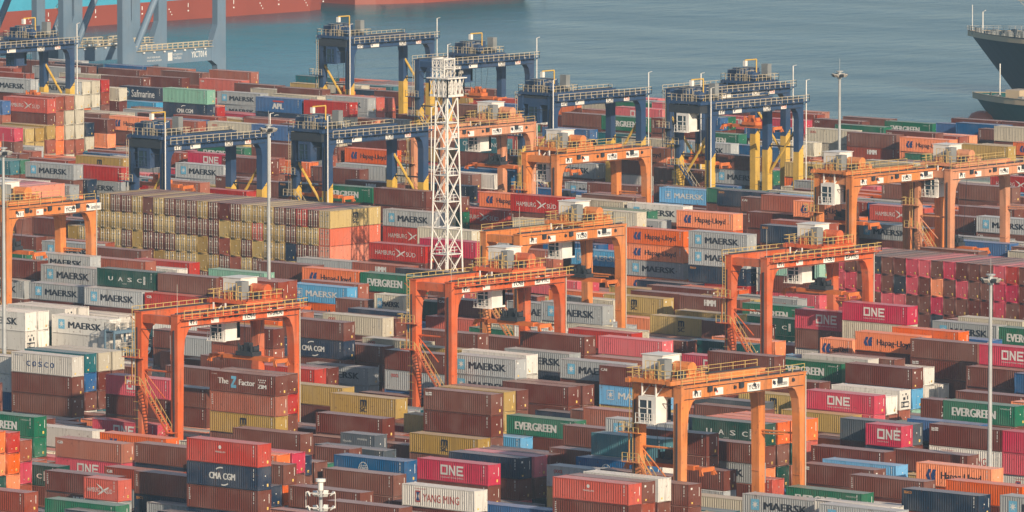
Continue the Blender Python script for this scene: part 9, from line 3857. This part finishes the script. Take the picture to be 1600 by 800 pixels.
# bulk carrier with a high black bow
r_, e_ = ship('bulk_carrier', (-1182.7, 1484.3, 0), math.pi, 190, 30, 11.4, 14.5, HM['hull_black'], 'dark-hulled ship with a high raked bow standing off the quay', ent=42, flare=.25)
b = MB()
for x_, y_ in ((-4, 1.2), (-6, -2), (-9, 2.4), (-11, -3.2), (-14, 3), (-8, 0), (-16, -1), (-19, 4), (-12, 0)): b.box(x_-.6, x_+.6, y_-.5, y_+.5, 10.1, 11.6+(x_ % 3)*.3); b.tube((x_+.8, y_-.5, 10.9), (x_+.8, y_+.9, 10.9), .45, 9)
b.build('windlass', M['grey'], r_)
b = MB(); b.tube((-1.6, .3, 10.1), (-1.6, .3, 17.2), .09, 6); b.build('jackstaff', M['white'], r_)
b = MB(); b.tube((-3.6, -1.0, 10.1), (-3.6, -1.0, 15.6), .13, 6); b.tube((-3.6, -1.0, 15.6), (-4.4, -1.0, 16.0), .11, 6); b.build('vent_post', M['white'], r_)
b = MB(); b.bar((-18.5, 0, 10), (-18.5, 0, 20), .9); b.bar((-18.5, 0, 18.5), (-14.5, 0, 18.8), .25); b.bar((-18.5, 0, 16.0), (-15.0, 0, 18.6), .12); b.build('foremast', M['galv'], r_)
b = MB(); b.rail([(x, y-.15, 11.4) for x, y, z in e_[-14:]], 1.0, 1.2, .06); b.rail([(x, -y+.15, 11.4) for x, y, z in e_[-14:]], 1.0, 1.2, .06); b.build('railing', M['galv'], r_)
# small green ship lying in front of it
r_, e_ = ship('cargo_ship', (-1134.4, 1425.5, 0), math.pi, 140, 21, 2.9, 5.5, HM['hull_green'], 'green-hulled cargo ship with an open foredeck and a red bulbous bow', ent=30, flare=.45, bulb=True)
b = MB()
for s in (-1, 1):
    pts = [(x, s*(y-.14), 2.9) for x, y, z in e_ if x > -60]
    for p, q in zip(pts[:-1], pts[1:]): b.bar(p, q, .3, .14)
    for p in pts[::2]: b.bar((p[0], p[1]-s*.1, 1.7), (p[0], p[1]-s*.35, 2.8), .16)
b.build('bulwark_rail', HM['deck_buff'], r_)
b = MB()
for x_, y_, w_ in ((-4.5, .8, .8), (-6.2, -1.2, .9), (-8.2, 1.6, 1.0), (-9.5, -2.2, 1.2), (-12.5, .5, 1.4), (-15, -3, 1.0), (-16, 3, 1.1), (-18, 0, 1.2)): b.box(x_-w_/2, x_+w_/2, y_-w_/2, y_+w_/2, 1.6, 2.4+w_*.4); b.tube((x_+.6, y_-.7, 2.2), (x_+.6, y_+.7, 2.2), .4, 9)
b.build('windlass', M['grey'], r_)
b = MB(); b.box(-15.0, -11.2, -2.2, 2.6, 1.6, 4.1); b.build('deck_house', HM['deck_buff'], r_)
b = MB(); b.tube((-7.2, -.5, 1.6), (-7.2, -.5, 9.4), .13, 6); b.build('jackstaff', M['white'], r_)
b = MB(); b.tube((-18.6, -1.5, 1.6), (-20.3, -1.5, 22), .75, 10, .5); b.box(-22.5, -17.6, -3.2, .2, 17.0, 17.3); b.rail([(-17.7, -3.2, 17.3), (-22.4, -3.2, 17.3)], 1.2, .8, .1); b.box(-21, -18.6, -2.8, -.4, 11.5, 12.0); b.build('foremast', M['white'], r_)
b = MB(); b.tube((-19.8, -2.0, 10.0), (-11.5, -6.0, 5.2), .05, 4); b.build('stay', M['galv'], r_)
# long ship with blue topsides and a tall red boot topping
r_, e_ = ship('container_ship', (-1517.0, 1622.0, 0), math.pi/2, 330, 46, 20.0, 3.0, HM['hull_blue'], 'long light blue ship with a tall red lower hull lying across the basin', HM['boot_red'], 2.13, ent=18, flare=.1)
b = MB()
for k in range(5):
    for j in range(9): b.box(-60-k*15, -47.8-k*15, -20+j*4.6, -16.2+j*4.6, 18.8, 26)
b.build('deck_cargo', M['grey'], r_)
b = MB(); b.box(-300, -282, -20, 20, 18.8, 44); b.build('superstructure', M['white'], r_)
b = MB()
for k in range(14):
    x_ = -18-k*17; b.box(x_, x_+.5, -23.06, -23.03, -.9, -.55); b.box(x_+.1, x_+.35, -23.06, -23.03, .2, 1.2)
    for j in range(3): b.box(x_-6-j*.5, x_-5.7-j*.5, -23.06, -23.03, -1.6+j*.7, -1.3+j*.7)
b.build('draught_marks', M['mark_white'], r_)
r_, e_ = ship('feeder_ship', (-1517.0, 1700.0, 0), math.pi/2, 74, 46, 9.0, 3.0, HM['hull_teal'], 'teal green ship with a thin red waterline band beyond the long red hull', HM['boot_red'], -.9, ent=14, flare=.2)
b = MB()
for k in range(9): b.box(-70+k*7.6, -68.6+k*7.6, -23.4, -22.9, 0.4, 2.2)
b.build('fenders', M['dark'], r_)

# ------------------------------------------------------------------ ground, quay, water
def ground_mat():
    m_, nt, N, L, B = mat('yard_asphalt')
    geo = N.new('ShaderNodeNewGeometry')
    n1 = N.new('ShaderNodeTexNoise'); n1.inputs['Scale'].default_value = .12; n1.inputs['Detail'].default_value = 10; L.new(geo.outputs['Position'], n1.inputs['Vector'])
    n2 = N.new('ShaderNodeTexNoise'); n2.inputs['Scale'].default_value = 2.5; n2.inputs['Detail'].default_value = 8; L.new(geo.outputs['Position'], n2.inputs['Vector'])
    r1 = N.new('ShaderNodeValToRGB'); r1.color_ramp.elements[0].position = .35; r1.color_ramp.elements[0].color = (.045, .047, .05, 1); r1.color_ramp.elements[1].position = .7; r1.color_ramp.elements[1].color = (.12, .115, .11, 1)
    L.new(n1.outputs['Fac'], r1.inputs['Fac'])
    mx = N.new('ShaderNodeMix'); mx.data_type = 'RGBA'; mx.blend_type = 'MULTIPLY'; mx.inputs['Factor'].default_value = .5
    L.new(r1.outputs['Color'], mx.inputs[6]); L.new(n2.outputs['Color'], mx.inputs[7]); L.new(mx.outputs[2], B.inputs['Base Color']); B.inputs['Roughness'].default_value = .85
    return m_
QUAY = 1336.0
b = MB(); b.poly([(-4000, -350, 0), (900, -350, 0), (900, QUAY, 0), (-4000, QUAY, 0)], [(0, 1, 2, 3)])
tag(b.build('ground', ground_mat()), kind='structure')
b = MB(); b.box(-4000, 900, QUAY+.003, QUAY+1.2, -8, .25); tag(b.build('quay_wall', flat('concrete', (.30, .29, .27, 1), .85)), kind='structure')
b = MB()
for k in range(-3, 18):
    y = 779.3+29.2*k
    for o in (.1, 23.6): b.poly([(-1600, y+o, .008), (-300, y+o, .008), (-300, y+o+1.5, .008), (-1600, y+o+1.5, .008)], [(0, 1, 2, 3)])
tag(b.build('runway', flat('runway_concrete', (.24, .23, .21, 1), .85)), kind='structure')
b = MB()
for k in range(-3, 18):
    y = 779.3+29.2*k
    for o in (1.75, 3.0, 23.3): b.poly([(-1600, y+o, .012), (-300, y+o, .012), (-300, y+o+.18, .012), (-1600, y+o+.18, .012)], [(0, 1, 2, 3)])
tag(b.build('lane_markings', M['mark_yellow']), kind='structure')
def water_mat():
    m_, nt, N, L, B = mat('harbour_water')
    geo = N.new('ShaderNodeNewGeometry')
    def nz(sc, det, s3):
        mp = N.new('ShaderNodeMapping'); mp.inputs['Scale'].default_value = s3; mp.inputs['Rotation'].default_value = (0, 0, YAW); L.new(geo.outputs['Position'], mp.inputs['Vector'])
        n = N.new('ShaderNodeTexNoise'); n.inputs['Scale'].default_value = sc; n.inputs['Detail'].default_value = det; L.new(mp.outputs['Vector'], n.inputs['Vector']); return n.outputs['Fac']
    a = nz(.22, 7, (1, .55, 1)); c = nz(.045, 4, (1, .5, 1)); big = nz(.006, 3, (.6, 1.6, 1))
    ad = N.new('ShaderNodeMath'); ad.operation = 'MULTIPLY_ADD'; ad.inputs[1].default_value = 2.2; L.new(c, ad.inputs[0]); L.new(a, ad.inputs[2])
    bp = N.new('ShaderNodeBump'); bp.inputs['Strength'].default_value = .55; bp.inputs['Distance'].default_value = 1.6; L.new(ad.outputs[0], bp.inputs['Height'])
    L.new(bp.outputs['Normal'], B.inputs['Normal'])
    r = N.new('ShaderNodeValToRGB'); r.color_ramp.elements[0].position = .35; r.color_ramp.elements[0].color = (.006, .070, .105, 1); r.color_ramp.elements[1].position = .65; r.color_ramp.elements[1].color = (.024, .075, .100, 1)
    L.new(big, r.inputs['Fac']); L.new(r.outputs['Color'], B.inputs['Base Color'])
    rr = N.new('ShaderNodeMapRange'); rr.inputs['From Min'].default_value = .38; rr.inputs['From Max'].default_value = .62; rr.inputs['To Min'].default_value = .2; rr.inputs['To Max'].default_value = .27; L.new(nz(.011, 5, (.35, 2.2, 1)), rr.inputs['Value']); L.new(rr.outputs['Result'], B.inputs['Roughness'])
    st = N.new('ShaderNodeMapRange'); st.inputs['From Min'].default_value = .35; st.inputs['From Max'].default_value = .65; st.inputs['To Min'].default_value = .28; st.inputs['To Max'].default_value = .42; L.new(nz(.008, 4, (.4, 2.6, 1)), st.inputs['Value']); L.new(st.outputs['Result'], bp.inputs['Strength'])
    B.inputs['IOR'].default_value = 1.33
    return m_
b = MB(); b.poly([(-4300, QUAY+.5, WZ), (1000, QUAY+.5, WZ), (1000, 4200, WZ), (-4300, 4200, WZ)], [(0, 1, 2, 3)])
tag(b.build('water', water_mat()), kind='structure')

# ------------------------------------------------------------------ the air
b = MB(); b.box(-4400, 1050, -400, 4300, -9.2, 141)
hz = bpy.data.materials.new('haze'); hz.use_nodes = True
for n in list(hz.node_tree.nodes):
    if n.type == 'BSDF_PRINCIPLED': hz.node_tree.nodes.remove(n)
pv = hz.node_tree.nodes.new('ShaderNodeVolumePrincipled')
pv.inputs['Color'].default_value = (.50, .74, .95, 1); pv.inputs['Density'].default_value = 0.00007; pv.inputs['Anisotropy'].default_value = .0
hz.node_tree.links.new(pv.outputs['Volume'], hz.node_tree.nodes['Material Output'].inputs['Volume'])
hz.cycles.homogeneous_volume = True
h_ = b.build('haze', hz); tag(h_, kind='stuff')
